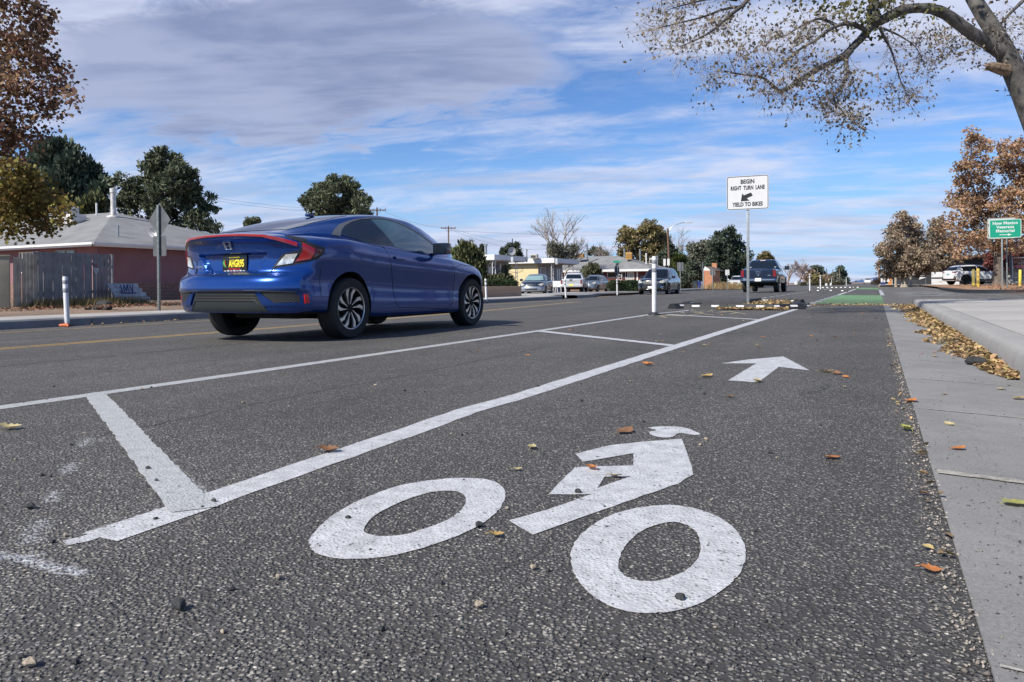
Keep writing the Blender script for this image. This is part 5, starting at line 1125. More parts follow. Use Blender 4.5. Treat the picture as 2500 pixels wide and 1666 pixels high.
d_=Vector(at(377,571,31.5)); t2=thing('satellite_dish','small white satellite dish on the front edge of the pink house roof','satellite dish',d_-Vector((0,0,.25)),.6)
mb=MB(); mb.lathe([(.001,.05),(.12,.03),(.2,0),(.24,-.05),(.235,-.055),(.001,.03)],20,(0,0,.32),'Y'); mb.build('reflector',SWH,t2,40); mb=MB(); mb.tube([(0,.05,0),(0,.06,.2),(0,.02,.32)],.02,6); mb.tube([(0,0,.14),(0,-.3,.2)],.01,5); mb.build('arm',GALV2,t2,40)
for px,y,d,h,l in ((235.7,516,38,.42,'short pale vent pipe near the ridge of the pink house'),(288.5,571,32.5,.38,'thin grey vent pipe on the street slope of the pink house roof')):
    q=at(px,y,d); mb=MB(); mb.lathe([(.045,-.2),(.045,h),(.001,h)],10); tag(mb.build('vent_pipe',GALV if h<.4 else WTRIM,None,40,loc=(q[0],q[1],q[2])),l,'vent pipe')
# board fence, stucco panel
FGRY=M('grey_painted_board',(.215,.205,.205),.85,var=.25,vs=3,bump=.4,bs=30); FPAL=M('pale_weathered_board',(.34,.31,.25),.9,var=.35,vs=4,bump=.4,bs=30); STU=M('sand_stucco',(.27,.25,.19),.95,var=.12,vs=2,bump=.5,bs=60)
A_=gpos(79,20.6); B_=gpos(272,25.2); D_=(B_-A_); Ld=D_.length; ang=math.atan2(D_.y,D_.x)
t=thing('board_fence','grey vertical board fence with gaps at its right end before the pink house','fence',(A_.x,A_.y,-.0),ang)
for k in range(18):
    x=(k+.5)*Ld/18; gap=.018 if k<12 else .075; w=Ld/18-gap; h=1.50+random.uniform(-.012,.012)+.006*k; mb=MB(); mb.bbox((x,random.uniform(-.01,.01),h/2+.10),(w,.022,h),.004,random.uniform(-.02,.02)); mb.build('board',FGRY,t,30)
for z in (.45,1.35): mb=MB(); mb.bbox((Ld/2,.04,z),(Ld,.05,.09),.006); mb.build('rail',FGRY,t,30)
mb=MB(); mb.bbox((Ld+.09,.03,.84),(.10,.10,1.75),.01); mb.build('post',FGRY,t,30)
mb=MB(); mb.lathe([(.0001,-.01),(.16,-.01),(.16,0)],20,(Ld*.757,-.035,1.18),'Y'); gs_=mb.build('gate_plaque',M('white_blue_plaque',(.42,.45,.50),.4),t,30)
mb=MB(); [mb.box((Ld*.757,-.048,1.08+.045*k),(.26-.03*abs(k-1),.004,.014),mi=1) for k in range(3)]; mb.prism([(Ld*.757-.14,1.22),(Ld*.757+.14,1.22),(Ld*.757+.10,1.34),(Ld*.757-.10,1.34)],-.047,-.051,'xz',0); mb.build('plaque_mark',[M('dark_red_mark',(.16,.02,.03),.5),M('blue_mark',(.08,.12,.22),.5)],gs_)
A2=gpos(33,19.6); t=thing('board_fence','pale weathered board gate panel dappled by leaf shadow, left of the grey fence','fence',(A2.x,A2.y,0),ang); L2=(A_-A2).length
for k in range(6):
    x=(k+.5)*L2/6; mb=MB(); h=1.52-(.12 if k<2 else 0); mb.bbox((x,-.03 if k>1 else .0,h/2),(L2/6-.012,.022,h),.004); mb.build('board',FPAL,t,30)
A3=gpos(-60,19.2); t=thing('stucco_wall','sand stucco wall panel at the left edge beside the pale gate','wall',(A3.x,A3.y,0),math.atan2((A2-A3).y,(A2-A3).x)); mb=MB(); mb.bbox(((A2-A3).length/2-.05,.05,.70),((A2-A3).length-.06,.18,1.42),.02); mb.build('panel',STU,t,30); mb=MB(); mb.bbox(((A2-A3).length/2-.05,.05,1.43),((A2-A3).length-.02,.22,.05),.015); mb.build('coping',STU,t,30)
# boards with blue spray lettering
q=gpos(274,24.2); t=thing('board_pile','stack of white boards with blue spray lettering leaning on the brick base','boards',(q.x,q.y,.02),ang-.12)
for k in range(4): mb=MB(); mb.bbox((.85+.05*k,.05*(3-k)-.1,.62-.155*k),(1.75+.08*k,.03,.145),.006,0); mb.v=[(x,y+(z-.3)*.25,z) for x,y,z in mb.v]; bd=mb.build('plank',M('pale_plank',(.36,.38,.40),.8,var=.25,vs=5,bump=.3,bs=40),t,30)
mb=MB(); BL=M('blue_spray_paint',(.015,.03,.22),.6)
for st in ([(.45,.66),(.47,.44),(.42,.38),(.36,.42)],[(.58,.40),(.64,.66),(.74,.44),(.84,.67),(.86,.38)],[(.98,.66),(1.05,.38),(1.18,.67)],[(.40,.37),(1.25,.36)]): mb.tube([(x,-.02+(z-.3)*.25-.07,z) for x,z in st],.016,5)
mb.build('spray_lettering',BL,t)
# --- flat-roofed house with porch
def iron_post(x,y,z0,z1,w=.34,label=None,diag=True):
    o=thing('porch_post',label,'porch post',(x,y,z0),0); mb=MB(); h=z1-z0
    for s in (-1,1): mb.bbox((0,s*w/2,h/2),(.035,.035,h),.004)
    mb.build('upright',WTRIM,o); mb=MB(); n=7
    for k in range(n):
        za,zb_=h*k/n,h*(k+1)/n; mb.tube([(0,-w/2,za),(0,w/2,zb_)] if k%2 else [(0,w/2,za),(0,-w/2,zb_)],.016,4)
        mb.tube([(0,-w/2,zb_-.1),(0,0,zb_-.22),(0,w/2,zb_-.1)],.012,4)
    mb.build('lattice',WTRIM,o); return o
t=thing('flat_roof_house','flat-roofed house with deep shaded porch left of the cream house','house',(-32,53.5,0))
box_wall(t,'wall',GWALL,-40,-28.2,50.9,56.6,-.1,2.5); box_wall(t,'roof',WTRIM,-40.5,-26.4,50.5,56.6,2.52,2.92)
box_wall(t,'soffit_board',SOFF,-40.2,-26.6,50.7,56.4,2.46,2.518)
rebase(t,win,51.3,52.5,.9,2.1,-28.2,'+x'); 
dr=box_wall(t,'door',M('navy_door',(.015,.03,.07),.4),-28.24,-28.16,53.6,54.7,.0,2.2); box_wall(t,'side_panel',WTRIM,-28.25,-28.17,54.9,55.1,0,2.4); box_wall(t,'side_panel',WTRIM,-28.25,-28.17,52.9,53.5,0,2.4)
iron_post(-26.7,51.0,0,2.46,.5,'white scrollwork porch post at the near corner of the flat-roofed house'); iron_post(-26.8,55.2,0,2.46,.34,'white scrollwork porch post at the far corner of the flat-roofed house')
# --- cream house
t=thing('cream_house','cream stucco house with white fascia, sunlit side wall and shaded front','house',(-33,63.5,0))
box_wall(t,'wall',YEL,-42,-27.4,60.9,66.4,-.1,2.48); box_wall(t,'shade_grey_front',GWALL,-27.402,-27.36,60.93,66.4,-.1,2.47); box_wall(t,'roof',WTRIM,-42.5,-25.6,60.4,66.6,2.50,2.92); box_wall(t,'soffit_board',SOFF,-42.3,-25.8,60.6,66.4,2.44,2.498)  # front slab coloured grey to carry its shade; the stucco is cream
box_wall(t,'stucco_band',YEL,-42,-27.5,60.86,60.9,2.05,2.46)
rebase(t,win,61.3,62.4,.1,2.15,-27.36,'+x',M('grey_door_panel',(.28,.29,.30),.5),name='door'); rebase(t,win,63.5,64.6,.9,2.1,-27.36,'+x'); rebase(t,win,65.1,66.1,.95,2.1,-27.36,'+x',bars=1)
iron_post(-26.0,60.9,-.05,2.44,.42,'white scrollwork porch post at the front of the cream house')
mb=MB(); mb.tube([(-28.9,60.84,2.3),(-28.95,60.83,1.9),(-29.5,60.82,1.7),(-30.3,60.82,1.85),(-30.4,60.84,2.3)],.012,5); tag(mb.build('wall_cable',M('wire_grey')),'thin cable looping down the sunlit cream wall','cable')
for px,y0,y1,d,r,l in ((1186,596,622,59,.11,'tall grey flue on the flat-roofed house'),(1286,609,632,62,.05,'thin grey mast at the end of the flat roof'),(1433,598,628,98,.13,'tall grey flue at the left of the long grey roof'),(1524.5,608,632,98,.11,'slanting pale pipe on the long grey roof'),(1563,609,640,97,.12,'pale pipe right of the orange cooler'),(1577.8,619,642,97,.09,'white-capped pipe on the right slope of the grey roof'),(1605,625,646,96,.08,'rightmost thin pipe on the long grey roof')):
    a=at(px,y1,d); h=(y1-y0)*d/1805; mb=MB(); mb.lathe([(r,-.3),(r,h-.18),(r*1.35,h-.16),(r*1.35,h),(.001,h)],10); tag(mb.build('flue',GALV if r!=.09 else WTRIM,None,40,loc=tuple(a)),l,'chimney')
for px0,px1,y0,y1,d,mt,l in ((1407,1426,620,629,99,'orange','orange-brown cooler on the ridge of the long grey roof'),(1528.5,1543.5,617,634,96,'orange','yellow-orange cooler on the right half of the long grey roof'),(1586,1595.5,631,646,95,'pale','pale cooler on the right slope of the long grey roof'),(1296,1313,622,632,66,'pale','small pale cooler on the cream house roof')):
    a=Vector(at((px0+px1)/2,y1,d)); w=(px1-px0)*d/1805; h=(y1-y0)*d/1805; t=thing('cooler',l,'air cooler',a,YAW*.2)
    m_=M('orange_metal',(.42,.22,.05),.6,var=.2,vs=3) if mt=='orange' else M('pale_metal',(.48,.46,.40),.5,var=.1)
    mb=MB(); mb.bbox((0,0,h/2+.02),(w,w*.9,h),.03); c2=mb.build('cabinet',m_,t,30); mb=MB(); mb.bbox((0,-w*.455,h*.5),(w*.75,.02,h*.6),.005); mb.build('grille',M('orange_grille',(.28,.15,.04),.7) if mt=='orange' else M('dark_louvre'),c2)
a=Vector(at(1249,622,60)); t=thing('satellite_dish','grey satellite dish above the flat-roofed porch','satellite dish',a,.9); mb=MB(); mb.lathe([(.001,.08),(.16,.05),(.28,0),(.34,-.07),(.001,.06)],18,(0,0,.28),'Y'); mb.build('reflector',M('grey_dish',(.35,.36,.38),.5),t,40); mb=MB(); mb.tube([(0,.05,-.2),(0,.05,.25)],.03,6); mb.build('arm',GALV2,t,40)
for px,y0,y1,d in ((1251.5,628,641,57.5),(1359.5,632,646,65.5)):
    a=at(px,(y0+y1)/2,d); mb=MB(); mb.bbox((0,0,0),(.22,.22,(y1-y0)*d/1805),.02); tag(mb.build('wall_lantern',M('pale_lantern',(.4,.42,.45),.4),None,30,loc=tuple(a)),'pale hanging lantern at the fascia of the %s house'%('flat-roofed' if px<1300 else 'cream'),'lantern')
# --- long shingled house
MAR=M('maroon_boarding',(.10,.03,.028),.8,var=.15,vs=3); SALM=M('salmon_brick',(.42,.19,.14),.85,var=.15,vs=6)
t=thing('long_house','long maroon house under a low grey hipped roof behind the parked pickups','house',(-37,95,0))
box_wall(t,'wall',MAR,-50,-25.2,90.3,100.5,-.1,2.3); box_wall(t,'sill_wall',SALM,-50.05,-25.15,90.22,100.55,-.1,.98)
rebase(t,hip_roof,-51,-24.4,89.5,101.3,2.40,-44.5,-31.2,95.4,4.36,SHING,.26,False); box_wall(t,'soffit_board',WTRIM,-50.8,-24.6,89.7,101,2.13,2.18)
for a,b,z0,z1,pm in ((-30.9,-29.6,1.4,2.1,PANE),(-29.4,-28.2,1.4,2.1,PANE),(-34.5,-31.5,1.4,2.1,PANE),(-27.05,-26.85,1.0,2.1,WTRIM)): rebase(t,win,a,b,z0,z1,90.28,'-y',pm)
a1=at(1525,670,93); rebase(t,win,float(a1[0])-.1,float(a1[0])+1.05,.4,2.1,90.28,'-y',M('pale_door',(.36,.36,.33),.5),name='door',bars=3)
iron_post(float(at(1497,670,91)[0]),89.8,0,2.2,.5,'white scrollwork porch post of the long maroon house').rotation_euler[2]=1.57
# --- brick wall end, gable and bins beyond the SUV
OBR=brick_mat('orange_brick',(.42,.15,.07),(.50,.20,.10),(.40,.30,.22),bw=.4,bh=.1)
q=gpos(1728,78); t=thing('brick_house','orange brick house end with a brick chimney and pale gable among dark trees','house',(q.x,q.y,0))
mb=MB(); mb.box((0,2,.95),(1.0*22*78/1805+.1,4,1.9)); mb.build('wall',OBR,t); mb=MB(); mb.box((.15,3,2.1),(.5,.5,1.3)); mb.build('chimney',OBR,t); mb=MB(); mb.prism([(-.75,1.9),(.85,1.9),(.1,2.35)],.2,4,'xz'); mb.build('roof',M('weathered_roof',(.12,.10,.09),.9),t); mb=MB(); mb.prism([(-.55,1.92),(.3,1.92),(-.3,2.35)],.12,.19,'xz'); mb.build('gable_board',WTRIM,t); mb=MB(); mb.box((-.47,-.05,.95),(.1,.1,1.9)); mb.build('corner_post',WTRIM,t)
for px,c,l,g_ in ((1697,(.02,.035,.045),'dark teal wheelie bin beyond the black SUV','a'),(1707,(.012,.03,.14),'blue wheelie bin beside the brick wall end','b')):
    q=gpos(px,74); t=thing('wheelie_bin',l,'bin',(q.x,q.y,0),.1); mt=M('bin_plastic_'+g_,c,.5); mb=MB(); mb.box((0,0,.38),(.36,.42,.72),taper=1.2); mb.build('body',mt,t); mb=MB(); mb.bbox((0,0,.77),(.46,.54,.06),.02); mb.build('lid',mt,t,30)
    for s in (-1,1): mb=MB(); mb.lathe([(.0001,-.02),(.09,-.02),(.09,.02),(.0001,.02)],12,(s*.18,.2,.09),'X'); mb.build('wheel',RUB,t,40)
# --- tan block wall and garden chairs
TANB=brick_mat('tan_block',(.50,.34,.22),(.56,.40,.27),(.38,.27,.19),bw=.55,bh=.16)
A_=gpos(1176,31.5,.1); B_=gpos(1273,34.5,.1); D_=B_-A_
t=thing('block_wall','low tan block wall in front of the clipped hedge','wall',(A_.x,A_.y,0),math.atan2(D_.y,D_.x)); mb=MB(); mb.box((D_.length/2,.1,.20),(D_.length,.2,.52)); mb.build('blocks',TANB,t); mb=MB(); mb.bbox((D_.length/2,.1,.475),(D_.length+.02,.23,.04),.01); mb.build('coping',M('tan_coping',(.55,.40,.27),.9),t,30)
for i,(px,l) in enumerate(((1353,'left of two white plastic chairs on the cream house porch'),(1362,'right of two white plastic chairs on the cream house porch'))):
    q=gpos(px,58); t=thing('garden_chair',l,'chair',(q.x,q.y,-.05),.5,'white plastic chairs on the porch'); mb=MB(); mb.bbox((0,0,.42),(.48,.46,.03),.01); mb.build('seat',WTRIM,t,30); mb=MB(); mb.bbox((0,.23,.66),(.46,.03,.46),.01); mb.build('backrest',WTRIM,t,30)
    for sx in (-1,1):
        for sy in (-1,1): mb=MB(); mb.tube([(sx*.24,sy*.24,0),(sx*.2,sy*.2,.42)],.02,5); mb.build('leg',WTRIM,t)
# ------------------------------------------------------------------ right-hand side
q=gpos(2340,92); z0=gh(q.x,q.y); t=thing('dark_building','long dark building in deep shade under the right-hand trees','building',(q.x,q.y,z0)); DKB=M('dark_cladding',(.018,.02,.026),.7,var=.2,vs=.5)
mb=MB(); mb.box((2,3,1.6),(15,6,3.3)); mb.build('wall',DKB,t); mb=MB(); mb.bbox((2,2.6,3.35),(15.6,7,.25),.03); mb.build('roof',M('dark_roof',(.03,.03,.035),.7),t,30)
for x in (-4.4,-1.5,1.5,4.5,7.5): mb=MB(); mb.bbox((x,-.02,1.5),(1.6,.06,1.7),.01); mb.build('window',PANE,t,30)
q=gpos(2238,108); t=thing('dark_building','lower dark building with pale pillars behind the thin-trunked trees','building',(q.x,q.y,gh(q.x,q.y)))
mb=MB(); mb.box((0,3,1.4),(7.5,5,2.8)); mb.build('wall',DKB,t)
for x in (-3.2,-1.2,1.2,2.0,3.2): mb=MB(); mb.bbox((x,.3,1.2),(.22,.22,2.4),.02); mb.build('pillar',M('grey_pillar',(.22,.23,.24),.7),t,30)
q=gpos(2296,80); t=thing('address_wall','white wall with a dark stripe and the number 1100 behind the white crossover','wall',(q.x,q.y,gh(q.x,q.y)),-.1); mb=MB(); mb.bbox((.45,.15,.72),(2.6,.3,1.45),.02); w_=mb.build('panel',SWH,t,30)
mb=MB(); mb.box((.45,-.005,.80),(2.58,.02,.17)); mb.build('stripe',M('charcoal_stripe',(.05,.045,.055),.5),w_); mb=MB(); add_text(mb,'1100',.19,lambda u,v,w2:(-.05+u,-.005-w2,.40+v),ext=.003,sx=.9); mb.build('house_number',M('grey_number',(.22,.23,.24),.5),w_)
def bollard(px,y0,y1,d,col,label,lean=0):
    q=gpos(px,d); b=zat(px,y1,d); h=(y1-y0)*d/1805; t=thing('bollard',label,'bollard',(q.x,q.y,b),0,'yellow posts by the dirt island'); t.rotation_euler=(0,lean,0)
    mb=MB(); mb.lathe([(.085,-.2),(.085,h-.03),(.06,h),(.001,h+.005)],14); mb.build('post',col,t,40)
    mb=MB(); mb.lathe([(.087,.05),(.089,.06),(.089,.14),(.087,.15)],14); mb.build('band',M('worn_yellow_band',(.5,.36,.05),.6),t,40)
OLV=M('faded_olive_yellow',(.20,.17,.045),.7,var=.35,vs=8); MUS=M('peeling_yellow_rust',(.36,.25,.05),.7,var=.7,vs=5); BYE=M('bright_yellow',(.62,.48,.05),.5,var=.3,vs=6)
bollard(2377,658,698,44,OLV,'faded olive post in front of the crossover rear door'); bollard(2388,656,699.5,43.5,MUS,'peeling yellow and rust post in front of the crossover'); bollard(2490,659,696,50,BYE,'bright yellow post at the right edge by the iron gate',.02)
q0=gpos(2400,68); q1=gpos(2560,62); D_=q1-q0; t=thing('iron_fence','tall grey iron picket fence behind the white crossover','fence',(q0.x,q0.y,gh(q0.x,q0.y)),math.atan2(D_.y,D_.x)); L_=D_.length; n=int(L_/.17); hf=zat(2440,638,67)-gh(q0.x,q0.y)
for k in range(min(n,95)): mb=MB(); mb.box((k*.17+.08,0,hf/2),(.03,.03,hf)); mb.build('picket',M('iron_grey',(.12,.13,.14),.5,.4),t)
for z in (.3,hf-.25): mb=MB(); mb.box((L_/2,0,z),(L_,.05,.05)); mb.build('rail',M('iron_grey'),t)
q=gpos(2467,60); t=thing('gate_pillar','pale concrete block at the foot of the gate post','pillar',(q.x,q.y,gh(q.x,q.y)+.1)); mb=MB(); mb.bbox((0,0,.3),(.46,.46,.75),.02); mb.build('block',WALK,t,30); mb=MB(); mb.bbox((0,0,3.0),(.16,.16,5.2),.01); mb.build('steel_post',M('iron_grey'),t,30)
q=gpos(2472,58); t=thing('iron_gate','grey steel gate frame with a diagonal brace at the right edge','gate',(q.x,q.y,gh(q.x,q.y)+.1),-.15); mb=MB()
for c,d in (((0,0,1.0),(.08,.08,2.1)),((1.25,0,1.0),(.08,.08,2.1)),((.62,0,2.02),(1.3,.08,.08)),((.62,0,.1),(1.3,.08,.08))): mb.bbox(c,d,.01)
mb.tube([(.04,0,.15),(1.2,0,1.95)],.035,6); mb.build('gate_frame',GALV,t,30); mb=MB(); [mb.box((.12+k*.11,0,1.05),(.025,.025,1.9)) for k in range(10)]; mb.build('bars',M('iron_grey'),t); mb=MB(); mb.bbox((.45,-.06,1.32),(.5,.01,.2),.003); mb.build('red_notice',M('red_white_notice',(.45,.12,.14),.5,var=.5,vs=30),t,30)
q=gpos(2172,98); t=thing('litter_bin','orange litter bin on the far pavement before the brown trees','bin',(q.x,q.y,gh(q.x,q.y)+.15)); mb=MB(); mb.box((0,0,.5),(.42,.42,1.0),taper=1.25); mb.build('body',M('orange_plastic',(.50,.20,.05),.6),t); mb=MB(); mb.bbox((0,0,1.05),(.6,.6,.1),.03); mb.build('lid',M('pale_metal'),t,30)
q=gpos(2156,100); t=thing('news_box','pair of white and blue boxes left of the orange bin','box',(q.x,q.y,gh(q.x,q.y)+.15)); mb=MB(); mb.bbox((-.16,0,.6),(.24,.3,.55),.02); mb.bbox((.16,0,.6),(.24,.3,.55),.02); mb.build('box',SWH,t,30); mb=MB(); mb.bbox((0,0,.2),(.6,.3,.35),.02); mb.build('stand',M('bin_plastic_b'),t,30)
q=gpos(2226,90); t=thing('park_sign','brown sign board with pale emblem under the trees','sign',(q.x,q.y,gh(q.x,q.y)+.15)); mb=MB(); mb.bbox((.3,0,1.35),(1.0,.06,.42),.02); b_=mb.build('board',M('pale_brown_board',(.30,.26,.23),.7),t,30); mb=MB(); [mb.bbox((x,0,.6),(.08,.08,1.2),.01) for x in (-.1,.7)]; mb.build('legs',DKP,t,30); mb=MB(); mb.prism([(.05,1.65),(.55,1.65),(.62,1.95),(.42,1.82),(.3,2.02),(.18,1.82),(-.02,1.95)],-.02,.02,'xz'); mb.build('emblem',M('pale_emblem',(.5,.48,.46),.6),b_)
q=gpos(2251,92); a=at(2251,673,92); mb=MB(); mb.prism([(-.35,-.5),(.35,-.3),(.42,.6),(.1,.65)],-.02,.02,'xz'); o=thing('banner','white hanging banner between the trunks left of the 1100 wall','banner',tuple(a)); mb.build('cloth',SWH,o); mb=MB(); mb.tube([(.4,0,-1.4),(.4,0,.9)],.03,6); mb.build('pole',GALV2,o)
# traffic lights, far street, hills
for px,y,l in ((2090,687,'tiny traffic light left of the pale car at the street end'),(2122,686,'tiny traffic light above the pale car at the street end'),(2106,694,'tiny low traffic light at the street end')):
    a=Vector(at(px,y,300)); t=thing('traffic_light',l,'traffic light',a,YAW*.1,'traffic lights at the far junction'); mb=MB(); mb.bbox((0,0,0),(.7,.3,.5),.03); mb.build('housing',SBK,t,30); mb=MB(); mb.tube([(0,.1,.25),(0,.1,.6),(3 if px!=2122 else -3,.1,.7)],.05,5); mb.build('mast_arm',GALV2,t)
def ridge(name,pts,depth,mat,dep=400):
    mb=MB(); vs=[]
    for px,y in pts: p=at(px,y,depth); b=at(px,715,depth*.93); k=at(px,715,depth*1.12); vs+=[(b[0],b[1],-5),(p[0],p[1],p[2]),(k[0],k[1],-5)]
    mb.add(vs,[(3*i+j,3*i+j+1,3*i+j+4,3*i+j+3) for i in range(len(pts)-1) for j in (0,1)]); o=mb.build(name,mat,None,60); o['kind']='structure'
ridge('hills',[(1500,706),(1700,702),(1850,700),(1980,698),(2040,693),(2080,688),(2110,682),(2150,675),(2190,671),(2240,676),(2330,684),(2500,692),(2700,700)],9000,M('haze_blue_hills',(.045,.10,.22),1.,var=.15,vs=.001))  # distance haze put into the blue of the hill colour
# ------------------------------------------------------------------ vegetation
def unit(n,rg): v=rg.normal(size=(n,3)); return v/np.linalg.norm(v,axis=1,keepdims=True)
def leaves(P,size,aspect,rg,out=None,bias=0.,curl=.25):
    """diamond leaves with a fold: returns verts, quads"""
    n=len(P); a=unit(n,rg)
    if out is not None: a=a*(1-bias)+out*bias; a/=np.linalg.norm(a,axis=1,keepdims=True)
    b=np.cross(a,unit(n,rg)); b/=np.linalg.norm(b,axis=1,keepdims=True)+1e-9; c=np.cross(a,b)
    s=(size*rg.uniform(.6,1.35,n))[:,None]; w=s/aspect*.5
    V=np.stack([P-a*s*.5,P+b*w+c*s*curl*.5,P+a*s*.5,P-b*w+c*s*curl*.5],1).reshape(-1,3)
    return V,np.arange(4*n).reshape(n,4)
def clump_pts(blobs,nc,nl,rg,cr=.35,shell=.75,flat=1.):
    B=np.array([b[:3] for b in blobs]); R=np.array([b[3] for b in blobs]); pr=R**2/np.sum(R**2); idx=rg.choice(len(B),nc,p=pr)
    d=unit(nc,rg); rr=R[idx]*(1-(1-shell)*2*rg.random(nc)**1.5); cen=B[idx]+d*rr[:,None]*np.array([1,1,flat])
    ci=np.repeat(np.arange(nc),nl); k=len(ci); q=unit(k,rg)*(rg.random(k)**.5)[:,None]*cr*rg.uniform(.55,1.3,nc)[ci][:,None]
    out=d[ci]; return cen[ci]+q*np.array([1,1,.8]),out,cen
def auto_blobs(rx,z0,z1,n,rg,br=.42,shape='round'):
    out=[]; h=z1-z0
    for i in range(n):
        t=(i+.5)/n; z=z0+h*(.12+.80*t)
        if shape=='round': w=math.sqrt(max(.05,1-(2*t-1.0)**2))
        elif shape=='cone': w=max(.12,1.05-t)
        else: w=min(1,max(.25,1.35*(1-t)**.6*min(1,.55+t*2)))
        r=rx*br*(.7+.5*rg.random())*(.45+.6*w); a=rg.random()*6.28+i*2.4; q=max(0,rx*w-r*.8)*(rg.random()**.35)
        out.append((q*math.cos(a),q*math.sin(a),z,r))
    return out
BARK=M('grey_brown_bark',(.13,.105,.085),.95,var=.4,vs=6,bump=1,bs=30); BARKD=M('dark_bark',(.05,.04,.033),.95,var=.3,vs=6,bump=1,bs=30); BARKP=M('pale_bark',(.34,.29,.23),.9,var=.35,vs=5,bump=.6,bs=20)
def FM(name,c,isl=.45,hue=.02,tr=.22): return M(name,c,.75,island=isl,hue=hue,trans=tr,spec=.25,var=.42,vs=.8)
PINE=FM('pine_needles',(.115,.132,.078),.5,.02,.1); PINEB=FM('blue_green_needles',(.08,.105,.072),.5,.02,.1); JUN=FM('juniper_green',(.105,.115,.05),.5,.02,.12); DKG=FM('dark_evergreen',(.07,.088,.06),.5,.02,.1)
BRN=FM('brown_autumn_leaves',(.31,.24,.17),.5,.025,.3); ORG=FM('orange_brown_leaves',(.37,.24,.145),.5,.025,.3); OLI=FM('olive_gold_leaves',(.22,.185,.085),.5,.03,.3); GRE=FM('grey_green_leaves',(.16,.165,.125),.45,.02,.2); REDL=FM('dull_red_leaves',(.20,.075,.065),.5,.02,.3); RUST=FM('rust_leaves',(.24,.145,.09),.55,.025,.3); YGL=FM('yellow_green_leaves',(.19,.15,.045),.55,.035,.35); HEDG=FM('hedge_green',(.026,.045,.016),.5,.02,.1); DRYG=FM('dry_grass',(.34,.24,.12),.4,.015,.3); TWIG=M('twig_grey',(.22,.19,.17),.9,var=.3,vs=4); TWIGL=M('twig_tan',(.30,.26,.23),.9,var=.3,vs=4)
_tn=[0]
def make_tree(name,label,pos,blobs,mat,nc,nl,size,aspect=1.6,cr=.4,bias=0.,up=0.,trunk=None,bark=BARK,shell=.75,limbs=True,flat=1.,group=None,cat='tree',seed=None,trunkdx=0.):
    _tn[0]+=1; rg=np.random.default_rng(seed or 100+_tn[0]); t=thing(name,label,cat,pos,0,group)
    P,out,cen=clump_pts(blobs,nc,nl,rg,cr,shell,flat)
    if up: out=out+np.array([0,0,up]); out/=np.linalg.norm(out,axis=1,keepdims=True)
    V,F=leaves(P,size,aspect,rg,out if bias else None,bias); np_mesh('crown',V,F,mat,t)
    if trunk:
        r0,zt=trunk; mb=MB(); path=[(trunkdx*(k/6)**1.5+rg.normal()*r0*.25*(k>0),rg.normal()*r0*.25*(k>0),zt*k/6-.15*(k==0)) for k in range(7)]
        mb.tube(path,[r0*1.25]+[r0*(1-.09*k) for k in range(1,7)],9); mb.build('trunk',bark,t,50)
        if limbs:
            mb=MB(); top=Vector(path[4])
            for b in sorted(blobs,key=lambda b:-b[3])[:9]:
                e=Vector(b[:3]); st=Vector(path[3+int(rg.random()*3)]); m_=st.lerp(e,.5)+Vector((0,0,-.12*(e-st).length)); mb.tube([st,m_,e],[r0*.42,r0*.28,r0*.08],6)
                for q in range(5):
                    c=Vector(cen[int(rg.random()*len(cen))]); 
                    if (c-e).length<b[3]*1.5: mb.tube([m_.lerp(e,.6),e.lerp(c,.4),c],[r0*.12,r0*.08,r0*.03],4)
            if mb.v: mb.build('limbs',bark,t,50)
    return t
def bare_tree(label,pos,h,spread,r0,seed,mat=TWIG,levels=5,name='bare_tree',lean=0.,group=None,nb=3):
    rs=random.Random(seed); t=thing(name,label,'tree',pos,0,group); tr=MB(); tw=MB()
    def grow(p,d,L,r,lv):
        path=[p]; 
        for k in range(3):
            d=(d+Vector((rs.gauss(0,.13),rs.gauss(0,.13),rs.gauss(0,.08)+.04))).normalized(); p=p+d*L/3; path.append(p)
        (tr if lv>=levels-1 else tw).tube(path,[r,r*.86,r*.74,r*.6],5 if lv>2 else 3,cap=False)
        if lv<=0: return
        for k in range(nb if lv>1 else 4):
            a=rs.uniform(.3,.85)*spread; ax=Vector((rs.gauss(0,1),rs.gauss(0,1),rs.gauss(0,.4))).normalized(); dd=(d+ax*a).normalized(); grow(path[-1] if k<2 else path[rs.choice([1,2])],dd,L*rs.uniform(.62,.86),r*.58,lv-1)
    grow(Vector((0,0,-.1)),Vector((lean,0,1)).normalized(),h*.30,r0,levels); tr.build('trunk',mat,t,60); tw.build('branches',mat,t,60); return t
def place(px,d,base=0.):
    return gpos(px,d,base)
def H(px,y,d): return zat(px,y,d)
# --- evergreens at the left, behind the pink house
def px_blobs(pos,L,d,dj=1.2,rg=None):       # crown lobes given by direction, at the tree's real distance
    rg=rg or np.random.default_rng(3); out=[]
    for x,y,r in L:
        dd=d+rg.uniform(-dj,dj); p=at(x,y,dd)-np.array(pos); out.append((p[0],p[1],p[2],r*dd/1805))
    return out
p=place(170,50); make_tree('cypress_tree','broad dark cypress behind the pink house, between the autumn tree and the flue',p,px_blobs(p,[(120,370,24),(150,365,22),(95,400,26),(140,400,40),(180,400,30),(205,420,30),(100,440,35),(160,450,45),(225,440,28),(245,465,22),(70,420,25),(120,490,45),(190,500,45),(240,505,28),(60,470,35),(60,520,40)],50),PINEB,900,26,.42,2.2,.55,.75,.9,(.30,7),BARKD,.8,False)
p=place(212,46); make_tree('cypress_tree','lighter green low conifer just left of the white flue',p,px_blobs(p,[(212,500,16),(230,495,16),(200,525,20),(240,520,18),(222,545,25),(190,550,18)],46,.6),JUN,260,24,.34,2.4,.42,.8,1.2,(.2,4),BARKD,.8,False)
